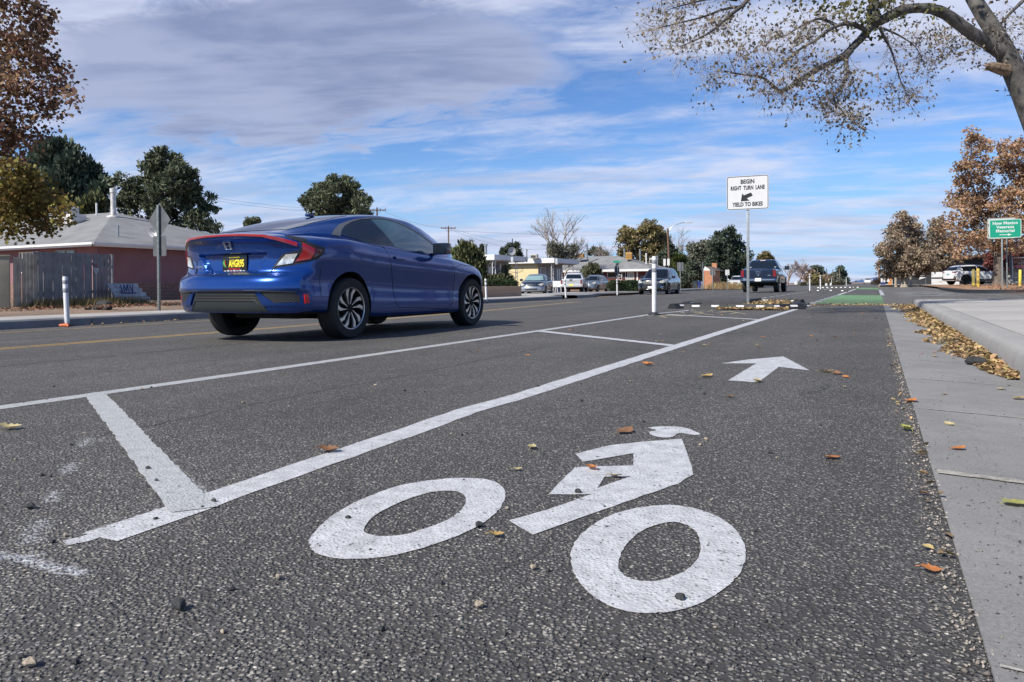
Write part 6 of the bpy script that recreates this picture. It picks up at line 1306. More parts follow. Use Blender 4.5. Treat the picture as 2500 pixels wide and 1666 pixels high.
p=place(395,48); make_tree('pine_tree','large open pine behind the pink house, right of the flue',p,px_blobs(p,[(395,378,18),(375,395,20),(415,400,24),(350,405,14),(440,412,16),(465,425,14),(385,430,34),(430,440,34),(360,455,30),(300,430,12),(318,450,14),(330,480,26),(400,480,45),(460,460,26),(470,500,30),(350,520,35),(420,525,40),(505,490,16),(512,515,14),(480,540,25),(530,555,12),(300,500,20),(280,440,8),(505,550,14)],48),PINE,430,44,.34,3.2,.36,.55,.6,(.32,8),BARKD,.85,True)
p=place(822,72); make_tree('pine_tree','rounded pine directly behind the roof of the blue car',p,px_blobs(p,[(818,442,14),(800,450,16),(845,450,16),(780,470,20),(820,470,26),(862,470,20),(755,490,14),(790,500,26),(835,505,28),(878,500,20),(765,515,16),(895,492,9),(860,520,20),(810,525,22),(895,520,10)],72),PINE,330,38,.42,3.0,.5,.55,.6,(.32,9),BARKD,.85,True)
p=place(618,75); make_tree('pine_tree','small pine top peeking over the left of the blue car roof',p,px_blobs(p,[(610,545,9),(625,542,7),(602,550,6)],75,.4),PINE,60,40,.35,3,.32,.55,.6,(.15,6),BARKD)
# --- autumn sycamore at the left edge
p=place(-130,22); SYC=px_blobs(p,[(20,40,70),(80,35,45),(110,70,32),(15,130,80),(80,110,50),(105,150,38),(130,180,34),(160,150,16),(158,215,28),(175,240,16),(60,200,75),(110,250,48),(140,290,26),(60,300,65),(0,330,80),(-60,100,110),(-60,260,110),(30,380,40),(-160,150,120),(-140,0,130),(-60,-90,120),(60,-60,70),(-180,300,110)],21.5,1.3)
t=make_tree('sycamore_tree','big autumn sycamore with rust-brown leaves at the left edge of the street',p,SYC,RUST,1050,13,.135,1.25,.40,0,0,(.30,6.5),BARKP,.70,True)
rg=np.random.default_rng(5); P,o_,c_=clump_pts(px_blobs(p,[(10,440,55),(60,450,45),(100,480,38),(130,505,26),(155,525,22),(60,520,45),(110,545,24),(10,520,50),(-60,470,80),(165,500,14),(40,560,22)],21.5,1.2),400,13,rg,.38,.7); V,F=leaves(P,.125,1.25,rg); np_mesh('lower_foliage',V,F,YGL,t)
# --- clipped, round and small plants by the houses
def hedge(label,px0,px1,y0,y1,d,mat,depth=1.0,n=5200,size=.085,base=.05,rnd=.25):
    a,b=gpos(px0,d,base),gpos(px1,d,base); h=zat((px0+px1)/2,y0,d)-a.z; D_=b-a; t=thing('hedge',label,'hedge',a,math.atan2(D_.y,D_.x)); L_=D_.length; rg=np.random.default_rng(int(px0))
    u=rg.random((n,3)); face=rg.integers(0,4,n); P=np.stack([u[:,0]*L_,u[:,1]*depth,u[:,2]*h],1); P[face==0,1]=0; P[face==1,2]=h; P[face==2,0]=L_; 
    P[:,2]=np.minimum(P[:,2],h-rnd*.5*np.clip((np.abs(P[:,0]/L_-.5)*2-.75)/.25,0,1)**2*h); P+=rg.normal(size=P.shape)*.045+np.sin(P[:,[0]]*5+P[:,[2]]*7)*.03
    V,F=leaves(P,size,1.6,rg); np_mesh('foliage',V,F,mat,t); mb=MB(); mb.box((L_/2,depth/2,h*.46),(L_*.94,depth*.86,h*.86)); mb.build('inner_twigs',BARKD,t); return t
hedge('clipped round-edged hedge behind the tan block wall',1180,1260,686,706,36,HEDG,1.2,5200,.08,.1)
hedge('long dark low hedge in front of the long maroon house',1487,1566,688,712,52,HEDG,1.5,5200,.11,.0,.5)
p=place(1136,41); make_tree('juniper','large rounded olive-green juniper at the nose of the blue car',p,px_blobs(p,[(1136,612,16),(1150,610,12),(1122,625,18),(1160,630,18),(1110,650,18),(1140,650,30),(1168,655,18),(1120,680,26),(1160,685,24),(1140,690,30),(1100,680,18)],41,.7),JUN,420,30,.26,2.6,.34,.85,1.8,(.12,1.2),BARKD,.9,False,cat='shrub')
p=place(1443,80); make_tree('juniper','round dark juniper shrub between the white pickup and the grey roof',p,px_blobs(p,[(1440,655,12),(1452,655,10),(1430,665,13),(1458,668,12),(1442,672,18),(1425,680,12),(1462,682,12),(1443,690,20)],80,.8),M('juniper_dark',(.085,.09,.045),.8,island=.5,hue=.02,trans=.1),220,28,.24,2.2,.34,.8,1.6,(.1,1),BARKD,.9,False,cat='shrub')
p=place(1233,60); make_tree('thin_conifer','narrow dark shrub against the cream wall beside the porch post',p,px_blobs(p,[(1236,655,7),(1236,668,9),(1238,682,10),(1236,695,10)],58.5,.3),DKG,90,24,.2,2,.3,.6,1,None,BARKD,.9,False,cat='shrub')
p=place(1215,52); make_tree('yucca','patch of dark and dry plants in front of the shaded porch',p,px_blobs(p,[(1200,680,6),(1212,683,8),(1224,682,7),(1232,686,5)],52,.4),M('mixed_shrub',(.07,.075,.03),.8,island=.7,hue=.04,trans=.1),90,24,.2,2.6,.28,.8,1.4,None,BARKD,.9,False,cat='shrub')
for px,L_,d,l in ((1177,[(1177,602,3),(1177,609,5),(1177,617,6)],90,'tiny thin conifer above the left end of the flat roof'),(1227,[(1227,610,3),(1227,617,5),(1226,624,5)],90,'small thin conifer right of the tall flue'),):
    p=place(px,d); make_tree('thin_conifer',l,p,px_blobs(p,L_,d,.2),DKG,60,22,.3,2.4,.3,.5,1,(.08,5),BARKD)
p=place(1252,85); make_tree('pine_tree','sparse ragged pine above the flat-roofed house',p,px_blobs(p,[(1245,600,6),(1262,598,5),(1238,612,6),(1255,610,7),(1264,612,6),(1246,622,8),(1268,624,6),(1258,626,7)],85,.8),DKG,60,34,.34,2.8,.36,.5,.8,(.12,6),BARKD,.9)
bare_tree('tall bare tree with pale branches behind the cream house',place(1376,92),H(1376,520,92),.78,.30,11,TWIGL,6,lean=.06)
p=place(1358,88); make_tree('shrub_tree','thin grey-brown leafy shrubs at the foot of the bare tree',p,px_blobs(p,[(1350,600,12),(1365,610,14),(1352,620,16),(1385,615,12),(1398,605,12),(1375,625,14),(1400,622,10)],88,1.5),GRE,170,22,.22,1.6,.45,0,0,(.1,3),TWIG,.7)
bare_tree('spreading grey bare tree above the left of the grey roof',place(1496,120),H(1496,588,120),.95,.22,5,TWIG,6); bare_tree('second grey bare tree beside the big olive tree',place(1475,125),H(1475,597,125),.9,.2,9,TWIG,5)
p=place(1450,130); make_tree('shrub_tree','small dark tree at the ridge of the grey roof beside the distant pole',p,px_blobs(p,[(1438,618,7),(1450,612,9),(1462,616,10),(1475,620,8)],130,1.),DKG,90,22,.32,1.8,.5,0,0,(.12,4),BARKD)
p=place(1562,112); make_tree('olive_tree','big olive-gold tree rising behind the long grey roof',p,px_blobs(p,[(1590,556,20),(1575,560,18),(1605,570,18),(1530,570,18),(1545,575,22),(1570,590,34),(1600,600,26),(1530,595,26),(1540,620,30),(1585,625,32),(1612,618,16),(1555,645,26),(1600,645,18),(1518,580,10)],112,2),OLI,560,22,.36,1.6,.62,0,0,(.4,5),BARK,.75)
bare_tree('grey bare tree with drooping twigs behind the lamp pole',place(1632,118),H(1632,563,118),1.0,.26,21,TWIG,6); p=place(1630,116); make_tree('grey_tree','grey-leaved tree behind the wooden lamp pole',p,px_blobs(p,[(1612,575,13),(1622,590,16),(1616,610,18),(1628,620,14)],116,1),GRE,150,24,.34,1.6,.6,0,0,(.2,5),BARK,.75)
p=place(1638,108); make_tree('dark_conifer','dark conifer clump right of the lamp pole above the black SUV',p,px_blobs(p,[(1632,600,8),(1638,612,13),(1628,628,18),(1642,630,14),(1620,645,14),(1635,650,16)],106,1),DKG,200,24,.34,2,.5,.5,.8,(.2,4),BARKD,.85)
p=place(1662,88); make_tree('arborvitae','rounded green arborvitae behind the grey sign back',p,px_blobs(p,[(1652,628,8),(1663,626,8),(1650,645,14),(1667,645,13),(1657,665,18),(1670,668,12)],88,.6),M('arbor_green',(.055,.075,.014),.8,island=.5,hue=.02,trans=.12),220,26,.3,2.4,.4,.85,1.8,(.15,1),BARKD,.9,False)
p=place(1700,100); make_tree('grey_tree','hazy grey-green tree right of the arborvitae',p,px_blobs(p,[(1690,605,12),(1705,612,14),(1720,605,14),(1735,600,12),(1695,630,18),(1720,630,20),(1745,625,16),(1700,650,18)],100,1.5),GRE,380,22,.30,1.8,.62,0,0,(.2,5),TWIG,.7)
p=place(1691,82); make_tree('small_tree','dark leafy small tree with pale trunk before the bins',p,px_blobs(p,[(1690,650,12),(1702,652,12),(1680,660,12),(1712,660,10),(1692,670,16),(1675,675,12),(1708,673,12),(1668,690,12),(1678,695,10)],82,1),DKG,330,24,.26,1.8,.42,0,0,(.28,3),BARKP,.8)
p=place(1782,97); make_tree('dark_evergreen','tall ragged dark evergreen left of the sign post',p,px_blobs(p,[(1785,562,9),(1778,575,14),(1795,585,14),(1750,580,11),(1745,600,16),(1770,605,26),(1800,610,20),(1760,635,30),(1795,640,30),(1820,625,14),(1740,655,22),(1775,668,32),(1815,660,22),(1825,680,18),(1845,672,14),(1800,690,18),(1750,685,16)],97,2),M('evergreen_mid',(.050,.070,.045),.8,island=.55,hue=.02,trans=.1),800,26,.36,2.2,.55,.5,.7,(.35,6),BARKD,.85)
p=place(1858,130); make_tree('small_tree','dark round tree between the evergreen and the blue pickup',p,px_blobs(p,[(1842,655,10),(1855,650,9),(1840,672,12)],130,1),GRE,120,22,.34,1.6,.5,0,0,(.2,3),BARK)
p=place(1868,150); make_tree('olive_tree','olive tree crown showing above the blue pickup cab',p,px_blobs(p,[(1858,632,9),(1870,625,9),(1880,632,8),(1868,640,14)],150,1),OLI,130,24,.42,1.6,.6,0,0,(.25,4),BARK)
for px,d,y,sd,l in ((1922,150,626,31,'pinkish bare tree just right of the blue pickup'),(1950,155,628,32,'taller pinkish bare tree behind the pickup mirror'),(1966,165,640,34,'rightmost pinkish bare tree behind the pickup')):
    bare_tree(l,place(px,d),H(px,y,d),.85,.28,sd,M('pinkish_twigs',(.24,.18,.16),.9,var=.3,vs=2),6)
FB=[(1980,660,185,12,BRN,'brown tree right of the bare trees'),(1990,648,190,12,DKG,'left of two dark conifers down the street'),(2002,650,200,10,PINEB,'right of two dark conifers down the street'),(1996,672,170,18,OLI,'olive shrubby tree behind the two white posts'),(2018,672,178,15,BRN,'brown-orange tree in the far left row'),(2034,670,190,16,GRE,'grey-green tree in the far left row'),(2052,650,200,13,PINEB,'tall dark evergreen at the end of the left row'),(2050,680,185,14,GRE,'low grey tree under the tall far evergreen'),(2066,676,215,8,DKG,'last small dark tree of the left row')]
for px,y,d,w,m_,l in FB:
    p=place(px,d); make_tree('far_tree',l+' of the street' if 'row' not in l and 'street' not in l else l,p,px_blobs(p,[(px,y+8,w*.55),(px-w*.4,y+18,w*.6),(px+w*.4,y+20,w*.6),(px,y+26,w*.8),(px-w*.6,y+34,w*.55),(px+w*.6,y+34,w*.55)],d,1),m_,260,20,.46,1.6,.8,0,0,(.22,4),BARK,.75,group='trees down the left side of the street')
hedge('low brown hedge in front of the far left tree row',1955,2060,690,698,150,M('brown_hedge',(.07,.06,.03),.85,island=.5,trans=.1),2,3000,.3,0)
# --- right-hand autumn trees
p=place(2207,74); make_tree('ash_tree','rounded brown autumn tree at the far right corner of the junction',p,px_blobs(p,[(2205,532,14),(2220,545,18),(2190,560,18),(2235,565,16),(2170,580,16),(2210,585,32),(2245,600,22),(2160,610,18),(2185,620,30),(2230,630,32),(2260,620,18),(2155,645,14),(2200,655,26),(2250,650,24),(2165,665,16),(2145,610,7),(2270,650,14)],74,2),BRN,760,19,.23,1.5,.50,0,0,(.35,3.6),BARKP,.75)
p=place(2290,88); make_tree('ash_tree','second brown tree, behind and between the round one and the tall one',p,px_blobs(p,[(2290,545,16),(2280,570,18),(2300,590,24),(2275,610,22),(2310,625,26),(2285,645,24),(2320,655,22)],88,2),BRN,420,20,.27,1.5,.55,0,0,(.3,3.5),BARK,.75)
p=place(2440,57); make_tree('ash_tree','tall orange-brown autumn tree behind the white crossover',p,px_blobs(p,[(2372,325,14),(2378,345,18),(2400,350,14),(2365,375,16),(2395,380,24),(2350,405,18),(2380,415,28),(2420,360,10),(2455,355,16),(2470,375,26),(2500,365,24),(2440,410,32),(2490,420,42),(2345,440,16),(2385,455,34),(2330,480,14),(2320,500,12),(2360,500,30),(2420,490,45),(2480,500,50),(2340,540,30),(2400,560,50),(2470,570,50),(2540,450,70),(2560,560,70),(2330,590,26),(2380,600,34),(2300,560,14),(2345,620,14)],57,2.2),ORG,1500,17,.20,1.4,.48,0,0,(.42,4),BARK,.72)
p=place(2430,66); make_tree('plum_tree','dull red-leaved tree in front of the iron fence',p,px_blobs(p,[(2430,630,22),(2455,640,20),(2480,625,22),(2415,650,16),(2500,640,26),(2450,610,18)],66,1),REDL,420,20,.19,1.5,.42,0,0,(.16,2.4),BARKD,.8)
for k,(x,y,hh) in enumerate(((12,33,9.5),(17,26,8.5),(13.5,17,9),(19,12,10),(15,44,10))):  # unseen trees added to darken reflections in the blue car
    p=Vector((x,y,gh(x,y)+.15)); rg=np.random.default_rng(60+k); make_tree('ash_tree','added out-of-view tree with brown leaves right of the street, '+('beside the dirt island','between the island and the pavement','behind the pavement on the right','farther back behind the pavement','behind the yellow end post')[k],p,auto_blobs(3.6,1.6,hh,15,rg),ORG if k%2 else BRN,420,16,.24,1.4,.7,0,0,(.28,3.5),BARK,.75,group='unseen trees added to darken reflections')
p=place(2175,150); make_tree('shrub_tree','low dark brown thicket behind the lone leaning pole',p,px_blobs(p,[(2140,692,8),(2150,688,9),(2160,683,10),(2172,680,10),(2185,678,10)],150,1),M('dark_brown_thicket',(.06,.042,.03),.9,island=.5,trans=.1),200,22,.4,1.6,.6,0,0,(.2,2),BARKD)
for px,d,l in ((2187,82,'thin pale-trunked young tree left of the round brown tree'),(2224,84,'thin pale-trunked young tree right of the round brown tree')):
    p=place(px,d); make_tree('young_tree',l,p,px_blobs(p,[(px,650,10),(px-10,640,9),(px+10,642,9)],d,.5),BRN,90,20,.22,1.5,.45,0,0,(.14,2.6),BARKP,.8,True,group='thin young street trees')
# --- the overhanging tree at the right: trunk, limbs, twigs, leaves
D0=13.; tb=gpos(2625,D0,.15); t=thing('elm_tree','large grey-barked tree leaning in from the right, branches overhanging the bike lane','tree',tb)
def P3(x,y,d): return Vector(at(x,y,d))-tb
def z8(x,y): return 1600+x/2.614,y/2.614
ELM=M('elm_bark',(.08,.075,.069),.95,var=.6,vs=6,bump=1,bs=22); rs=random.Random(12)
mb=MB(); tk=[Vector((0,0,-.2)),P3(2640,560,D0),P3(2560,380,D0),P3(*z8(2353,600),D0),P3(*z8(2265,400),D0),P3(*z8(2180,230),D0),P3(*z8(2090,90),D0),P3(*z8(2010,-40),D0+.2),P3(*z8(1930,-260),D0+.6),P3(*z8(1900,-520),D0+.8)]
mb.tube(tk,[.32,.25,.215,.19,.175,.145,.13,.115,.09,.05],14); mb.build('trunk',ELM,t,60)
limbs=[]
def limb(pts,r0,r1,d0,d1,nm='limb',n=8):
    q=[P3(*z8(x,y),d0+(d1-d0)*k/(len(pts)-1)) for k,(x,y) in enumerate(pts)]; q=[Vector(v) for v in cr_open([tuple(v) for v in q],4)]; R_=[r0+(r1-r0)*(k/(len(q)-1))**.8 for k in range(len(q))]
    m2=MB(); m2.tube(q,[r*random.uniform(.93,1.07) for r in R_],n); m2.build(nm,ELM,t,60); limbs.append((q,R_)); return q
limb([(2235,350),(2140,290),(2060,240),(1960,170),(1850,90),(1740,55),(1600,60),(1500,100),(1430,140),(1370,180),(1320,240),(1270,290),(1210,350),(1120,405),(1040,440),(950,495),(870,550),(800,590)],.125,.033,D0,D0-1.6)
limb([(800,590),(745,545),(690,500),(620,482),(540,475),(440,455)],.033,.008,D0-1.6,D0-2.0,n=6)
limb([(1400,160),(1390,60),(1400,-40),(1380,-200)],.10,.06,D0-.9,D0-.4); limb([(1400,40),(1480,10),(1560,-30)],.06,.03,D0-.9,D0-.6)
limb([(1250,320),(1215,380),(1225,470),(1185,560),(1140,615),(1150,660),(1205,730)],.05,.010,D0-1.1,D0-1.6,n=6); limb([(1190,550),(1185,600),(1130,640)],.02,.006,D0-1.5,D0-1.5,n=5)
limb([(1340,190),(1230,150),(1110,190),(1020,260),(930,310),(840,385),(790,440)],.045,.008,D0-1.0,D0-2.2,n=6); limb([(1160,165),(1050,120),(930,170),(830,230)],.03,.007,D0-1.2,D0-2.,n=5)
limb([(1430,170),(1460,240),(1500,310),(1530,400),(1560,500),(1600,600)],.03,.006,D0-1,D0-.4,n=5); limb([(1450,180),(1560,230),(1660,300),(1700,380)],.022,.005,D0-1,D0,n=5)
limb([(640,-60),(560,30),(500,80),(430,140),(360,200),(250,260),(150,300)],.045,.008,D0-.5,D0-2.4,n=6); limb([(1380,-200),(1000,-160),(640,-60)],.07,.045,D0-.4,D0-.5,n=6); limb([(560,40),(440,60),(300,110),(140,150),(20,180)],.03,.006,D0-.6,D0-1.8,n=5); limb([(520,0),(380,-10),(230,20),(90,60)],.03,.006,D0-.5,D0-1.2,n=5)
limb([(2353,0),(2280,70),(2230,125),(2180,180),(2150,210)],.035,.012,D0+.6,D0+.1,n=6); limb([(2230,125),(2240,220),(2300,330),(2345,420)],.014,.004,D0+.4,D0+.8,n=5); limb([(2060,240),(1990,250),(1930,230),(1860,280)],.012,.004,D0,D0+.6,n=5)
m2=MB(); bp_=P3(*z8(2170,440),D0-.1); m2.tube([P3(*z8(2270,450),D0),P3(*z8(2200,440),D0-.1),P3(*z8(2140,425),D0-.2),P3(*z8(2112,418),D0-.24)],[.13,.10,.075,.03],7); m2.build('broken_stub',M('split_wood',(.17,.12,.08),.9,var=.6,vs=14,bump=1,bs=40),t,50)
for k in range(9):
    m2=MB(); a=P3(*z8(2135+rs.uniform(-15,15),425+rs.uniform(-24,24)),D0-.2); m2.tube([a,a+Vector((rs.uniform(-.12,-.05),-.03,rs.uniform(-.03,.03)))],[.014,.002],4); m2.build('splinter',M('split_wood'),t)
# crown above the frame
UPC=[]
for k in range(7):
    a=k/7*6.28; st=tk[-3] if k%2 else tk[-2]; e=st+Vector((math.cos(a)*2.6-.8,math.sin(a)*2.4,rs.uniform(1.2,3.0))); q=[st,st.lerp(e,.5)+Vector((0,0,.4)),e]; m2=MB(); m2.tube(q,[.09,.06,.02],6); m2.build('limb',ELM,t,60); limbs.append((q,[.09,.06,.02])); UPC.append(e); UPC.append(q[1])
tw=MB(); tips=[]
def twig(p,d,L_,r,lv,droop):
    path=[p]
    for k in range(4):
        d=(d+Vector((rs.gauss(0,.22),rs.gauss(0,.22),rs.gauss(0,.16)-droop))).normalized(); p=p+d*L_/4; path.append(p)
    tw.tube(path,[r,r*.8,r*.6,r*.45,r*.3],3,cap=False)
    if lv>0:
        for k in range(rs.choice([2,3,3])): twig(path[rs.choice([1,2,3])],(d+Vector((rs.gauss(0,.7),rs.gauss(0,.7),rs.gauss(0,.45)))).normalized(),L_*rs.uniform(.5,.85),r*.6,lv-1,droop)
    else: tips.append((path[-1],d)); tips.append((path[2],d))
for li,(q,R_) in enumerate(limbs):
    n=len(q); 
    for i in range(1,n):
        if R_[i]>.06 or (i%2 and R_[i]>.012): continue
        cnt=2
        if i>=n-3: cnt+=2
        for c in range(cnt):
            d=(q[i]-q[i-1]).normalized()*.8+Vector((rs.gauss(0,.6),rs.gauss(0,.6),rs.gauss(0,.45))); twig(q[i],d.normalized(),rs.uniform(.22,.62),.0062,2,.02)
tw.build('twigs',M('pale_twig',(.36,.32,.29),.9,var=.3,vs=6),t,None)
rg=np.random.default_rng(8); TP=np.array([tuple(a) for a,b in tips]); keep=rg.random(len(TP))<np.clip(.25+.75*(np.sin(TP[:,0]*1.7+TP[:,2]*2.3)*.5+.5),0,1)*.60; TP=TP[keep]
TP=np.repeat(TP,2,axis=0)+rg.normal(size=(len(TP)*2,3))*np.array([.045,.045,.035]); V,F=leaves(TP,.062,1.7,rg,np.tile(np.array([[0,0,-1.]]),(len(TP),1)),.45,.4); np_mesh('leaves',V,F,M('dry_olive_leaves',(.19,.155,.11),.8,island=.6,hue=.03,trans=.3,spec=.2),t)
Q=np.array([tuple(c) for c in UPC]); rg=np.random.default_rng(28); Q=np.repeat(Q,190,axis=0)+rg.normal(size=(len(Q)*190,3))*np.array([.8,.8,.5]); V,F=leaves(Q,.10,1.5,rg,None,0,.4); np_mesh('upper_leaves',V,F,M('dry_olive_leaves'),t)
cl=[P3(*z8(x,y),D0-1) for x,y in ((1400,120),(1370,60),(1440,160),(1330,110),(1260,60),(1180,80),(1100,40),(1460,60),(1300,10),(1200,130),(1420,30),(1730,40),(860,20),(1000,60))]
rg=np.random.default_rng(18); Q=np.array([tuple(c) for c in cl]); Q=np.repeat(Q,38,axis=0)+rg.normal(size=(len(Q)*38,3))*np.array([.22,.25,.16]); V,F=leaves(Q,.085,1.5,rg,None,0,.4); np_mesh('dense_leaves',V,F,M('olive_green_leaves',(.13,.13,.05),.8,island=.6,hue=.03,trans=.3,spec=.2),t)
# ------------------------------------------------------------------ weeds, litter, stones, leaves
def blades(n,fn,h,rg,w=.012):
    P=np.array([fn() for _ in range(n)]); d=rg.normal(size=(n,3))*np.array([.35,.35,.0])+np.array([0,0,1]); d/=np.linalg.norm(d,axis=1,keepdims=True); s=np.cross(d,unit(n,rg)); s/=np.linalg.norm(s,axis=1,keepdims=True); hh=(h*rg.uniform(.4,1.2,n))[:,None]
    V=np.stack([P-s*w,P+s*w,P+d*hh*.6+s*w*.6,P+d*hh+np.array([0,0,-.02])],1).reshape(-1,3); return V,np.arange(4*n).reshape(n,4)
rg=np.random.default_rng(2)
def along(A,B,wd,z):
    def f(): k=rs.random(); q=A.lerp(B,k); return (q.x+rs.gauss(0,wd),q.y+rs.gauss(0,wd),z+gh(q.x,q.y)*0)
    return f
V,F=blades(5200,along(gpos(90,20.3),gpos(335,23.4),.35,.03),.30,rg,.006); tag(np_mesh('dry_weeds',V,F,M('olive_dry_weeds',(.20,.16,.075),.9,island=.5,hue=.03,trans=.3)),'low dry weeds along the foot of the grey board fence','weeds',kind='stuff')
V,F=blades(1600,along(gpos(1748,70),gpos(1800,74),.7,0.),.75,rg,.02); tag(np_mesh('tall_dry_grass',V,F,DRYG),'tall straw-coloured dry grass beside the orange brick wall','grass',kind='stuff')
V,F=blades(500,along(gpos(340,21.5),gpos(560,26),.5,.03),.12,rg,.006); tag(np_mesh('verge_weeds',V,F,M('olive_dry_weeds')),'sparse weeds on the dirt verge behind the left pavement','weeds',kind='stuff')
def lump(name,label,cat,pos,r,mat,seed=0,sq=.6,grp=None,n=14):
    rr=random.Random(seed); mb=MB(); m=8; vs=[]
    for i in range(m+1):
        th=math.pi*i/m
        for j in range(n):
            a=6.283*j/n; k=1+.22*math.sin(3*a+seed)*math.sin(th)+rr.uniform(-.12,.12); vs.append((r*k*math.sin(th)*math.cos(a)*1.15,r*k*math.sin(th)*math.sin(a)*.9,r*sq*k*math.cos(th)+r*sq*.75))
    mb.add(vs,[(i*n+j,(i+1)*n+j,(i+1)*n+(j+1)%n,i*n+(j+1)%n) for i in range(m) for j in range(n)]); return tag(mb.build(name,mat,None,25,loc=pos),label,cat,grp)
BAS=M('dark_rock',(.03,.03,.032),.9,var=.5,vs=12,bump=1,bs=30)
for px,d,r,l in ((254,18.4,.17,'larger dark rock among weeds before the board fence'),(236,18.2,.09,'small dark rock left of the larger one before the fence'),(214,18.3,.08,'leftmost small dark rock before the board fence'),(262,18.0,.10,'dark rock touching the right of the larger one')):
    q=gpos(px,d); lump('rock',l,'rock',(q.x,q.y,.02),r,BAS,int(px),.8)
# leaf litter (uncountable): along the kerb, in the island, on the verge
def leaf_geo(n,fn,size,rg,zj=.012,tilt=.35):
    """curled two-fold leaves lying roughly flat"""
    P=np.array([fn() for _ in range(n)]); a=rg.random(n)*6.283; u=np.stack([np.cos(a),np.sin(a),rg.normal(size=n)*tilt],1); u/=np.linalg.norm(u,axis=1,keepdims=True)
    w_=np.cross(np.stack([rg.normal(size=n)*tilt,rg.normal(size=n)*tilt,np.ones(n)],1),u); w_/=np.linalg.norm(w_,axis=1,keepdims=True); nn=np.cross(u,w_); s=(size*rg.uniform(.55,1.3,n))[:,None]; c=(rg.uniform(.05,.45,n))[:,None]
    P=P+np.array([0,0,1])*(np.abs(u[:,[2]])*s*.5+.002)
    pts=[P-u*s*.5,P-u*s*.1+w_*s*.30+nn*s*c*.5,P+u*s*.25+w_*s*.22+nn*s*c*.6,P+u*s*.52+nn*s*c*.2,P+u*s*.25-w_*s*.22+nn*s*c*.6,P-u*s*.1-w_*s*.30+nn*s*c*.5]
    V=np.stack(pts,1).reshape(-1,3); b=np.arange(n)*6; F=np.concatenate([np.stack([b,b+1,b+2,b+3],1),np.stack([b,b+3,b+4,b+5],1)]); return V,F
LF=M('fallen_leaves_mixed',(.36,.25,.12),.8,island=.55,hue=.022,trans=.15,var=.15,vs=40)
rg=np.random.default_rng(4)
def kerbpile():
    y=5.0+13.8*rs.random()**1.15; wmax=float(np.interp(y,[5,5.6,7,9,10,11,13,15,17,19],[.05,.14,.26,.30,.16,.30,.30,.26,.40,.42])); k=rs.random()**1.6; x=.715-k*wmax*(1+.25*math.sin(y*5)); h=.055*(1-k)*min(1,wmax/.2)
    return (x,y,-.020+rs.random()*h+.003)
V,F=leaf_geo(3900,kerbpile,.048,rg); tag(np_mesh('leaf_litter',V,F,LF),'drift of tan and orange dead leaves in the gutter against the right kerb','leaves',kind='stuff')
def isl_():
    k=rs.random()
    if k<.45: x=rs.uniform(-2.95,-1.55); y=rs.gauss(15.42,.09); return (x,y,.012+rs.random()*.02)
    return (rs.uniform(-2.6,-1.75),rs.uniform(16.1,20.2),.012+rs.random()*.09)
V,F=leaf_geo(1700,isl_,.06,rg); tag(np_mesh('leaf_litter',V,F,M('straw_leaves',(.36,.25,.12),.85,island=.45,hue=.02,trans=.15)),'tan leaves gathered in and before the sign island','leaves',kind='stuff')
V,F=leaf_geo(1500,lambda:(rs.uniform(-17,-14.1),rs.uniform(5,16),.135),.07,rg); tag(np_mesh('leaf_litter',V,F,M('brown_verge_leaves',(.17,.085,.045),.9,island=.5,hue=.02)),'brown leaves strewn on the dirt behind the left pavement','leaves',kind='stuff')
V,F=leaf_geo(2600,lambda:(lambda x,y:(x,y,gh(x,y)+.155))(rs.uniform(4.6,22),rs.uniform(36,58)),.10,rg); tag(np_mesh('leaf_litter',V,F,M('orange_ground_leaves',(.32,.17,.08),.9,island=.5,hue=.02)),'orange-brown leaves covering the right-hand dirt island','leaves',kind='stuff')
V,F=leaf_geo(260,lambda:(-12.42+abs(rs.gauss(0,.06)),rs.uniform(8,22),-.095),.05,rg); tag(np_mesh('leaf_litter',V,F,LF),'thin line of leaves at the foot of the left kerb','leaves',kind='stuff')
V,F=leaf_geo(650,lambda:(rs.gauss(-.3,1.1),18.6+abs(rs.gauss(0,.7)),.006),.045,rg); tag(np_mesh('leaf_litter',V,F,LF),'scatter of leaves before the green lane block','leaves',kind='stuff')
V,F=leaf_geo(45,lambda:(.10+rs.gauss(0,.02),rs.uniform(1.2,8),.004),.028,rg); tag(np_mesh('leaf_litter',V,F,LF),'small leaf bits caught along the seam between asphalt and gutter','leaves',kind='stuff')
def stones(n,fn,r0,r1,rg):
    P=np.array([fn() for _ in range(n)]); r=rg.uniform(r0,r1,n)[:,None]; base=np.array([(1,0,0),(-1,0,0),(0,1,0),(0,-1,0),(0,0,.75),(0,0,-.5)],float)
    V=(P[:,None,:]+base[None]*r[:,:,None]*rg.uniform(.6,1.3,(n,6,1))+rg.normal(size=(n,6,3))*r[:,:,None]*.18).reshape(-1,3); b=(np.arange(n)*6)[:,None]
    T=np.array([(0,2,4),(2,1,4),(1,3,4),(3,0,4),(2,0,5),(1,2,5),(3,1,5),(0,3,5)]); F=(b[:,:,None]+T[None]).reshape(-1,3); return V,F
GRV=M('grit_mixed',(.24,.21,.18),.9,island=.75,hue=.02)
V,F=stones(1500,lambda:(.118+rs.gauss(0,.016),.6+9*rs.random()**1.7,.002),.0018,.0055,rg); tag(np_mesh('grit',V,F,GRV),'pale grit lying along the seam between asphalt and gutter','gravel',kind='stuff')
V,F=stones(5200,lambda:(lambda d,s:(float(FW[0]*d+RT[0]*s),float(FW[1]*d+RT[1]*s),.004))(*(lambda d:(d,rs.uniform(-.74,.72)*d))(.95+4.5*rs.random()**2)),.0012,.0034,rg); V=V.reshape(-1,6,3); V[:,:,2]+=np.array([gh(x,y) for x,y in V[:,0,:2]])[:,None]-.002; V=V.reshape(-1,3)
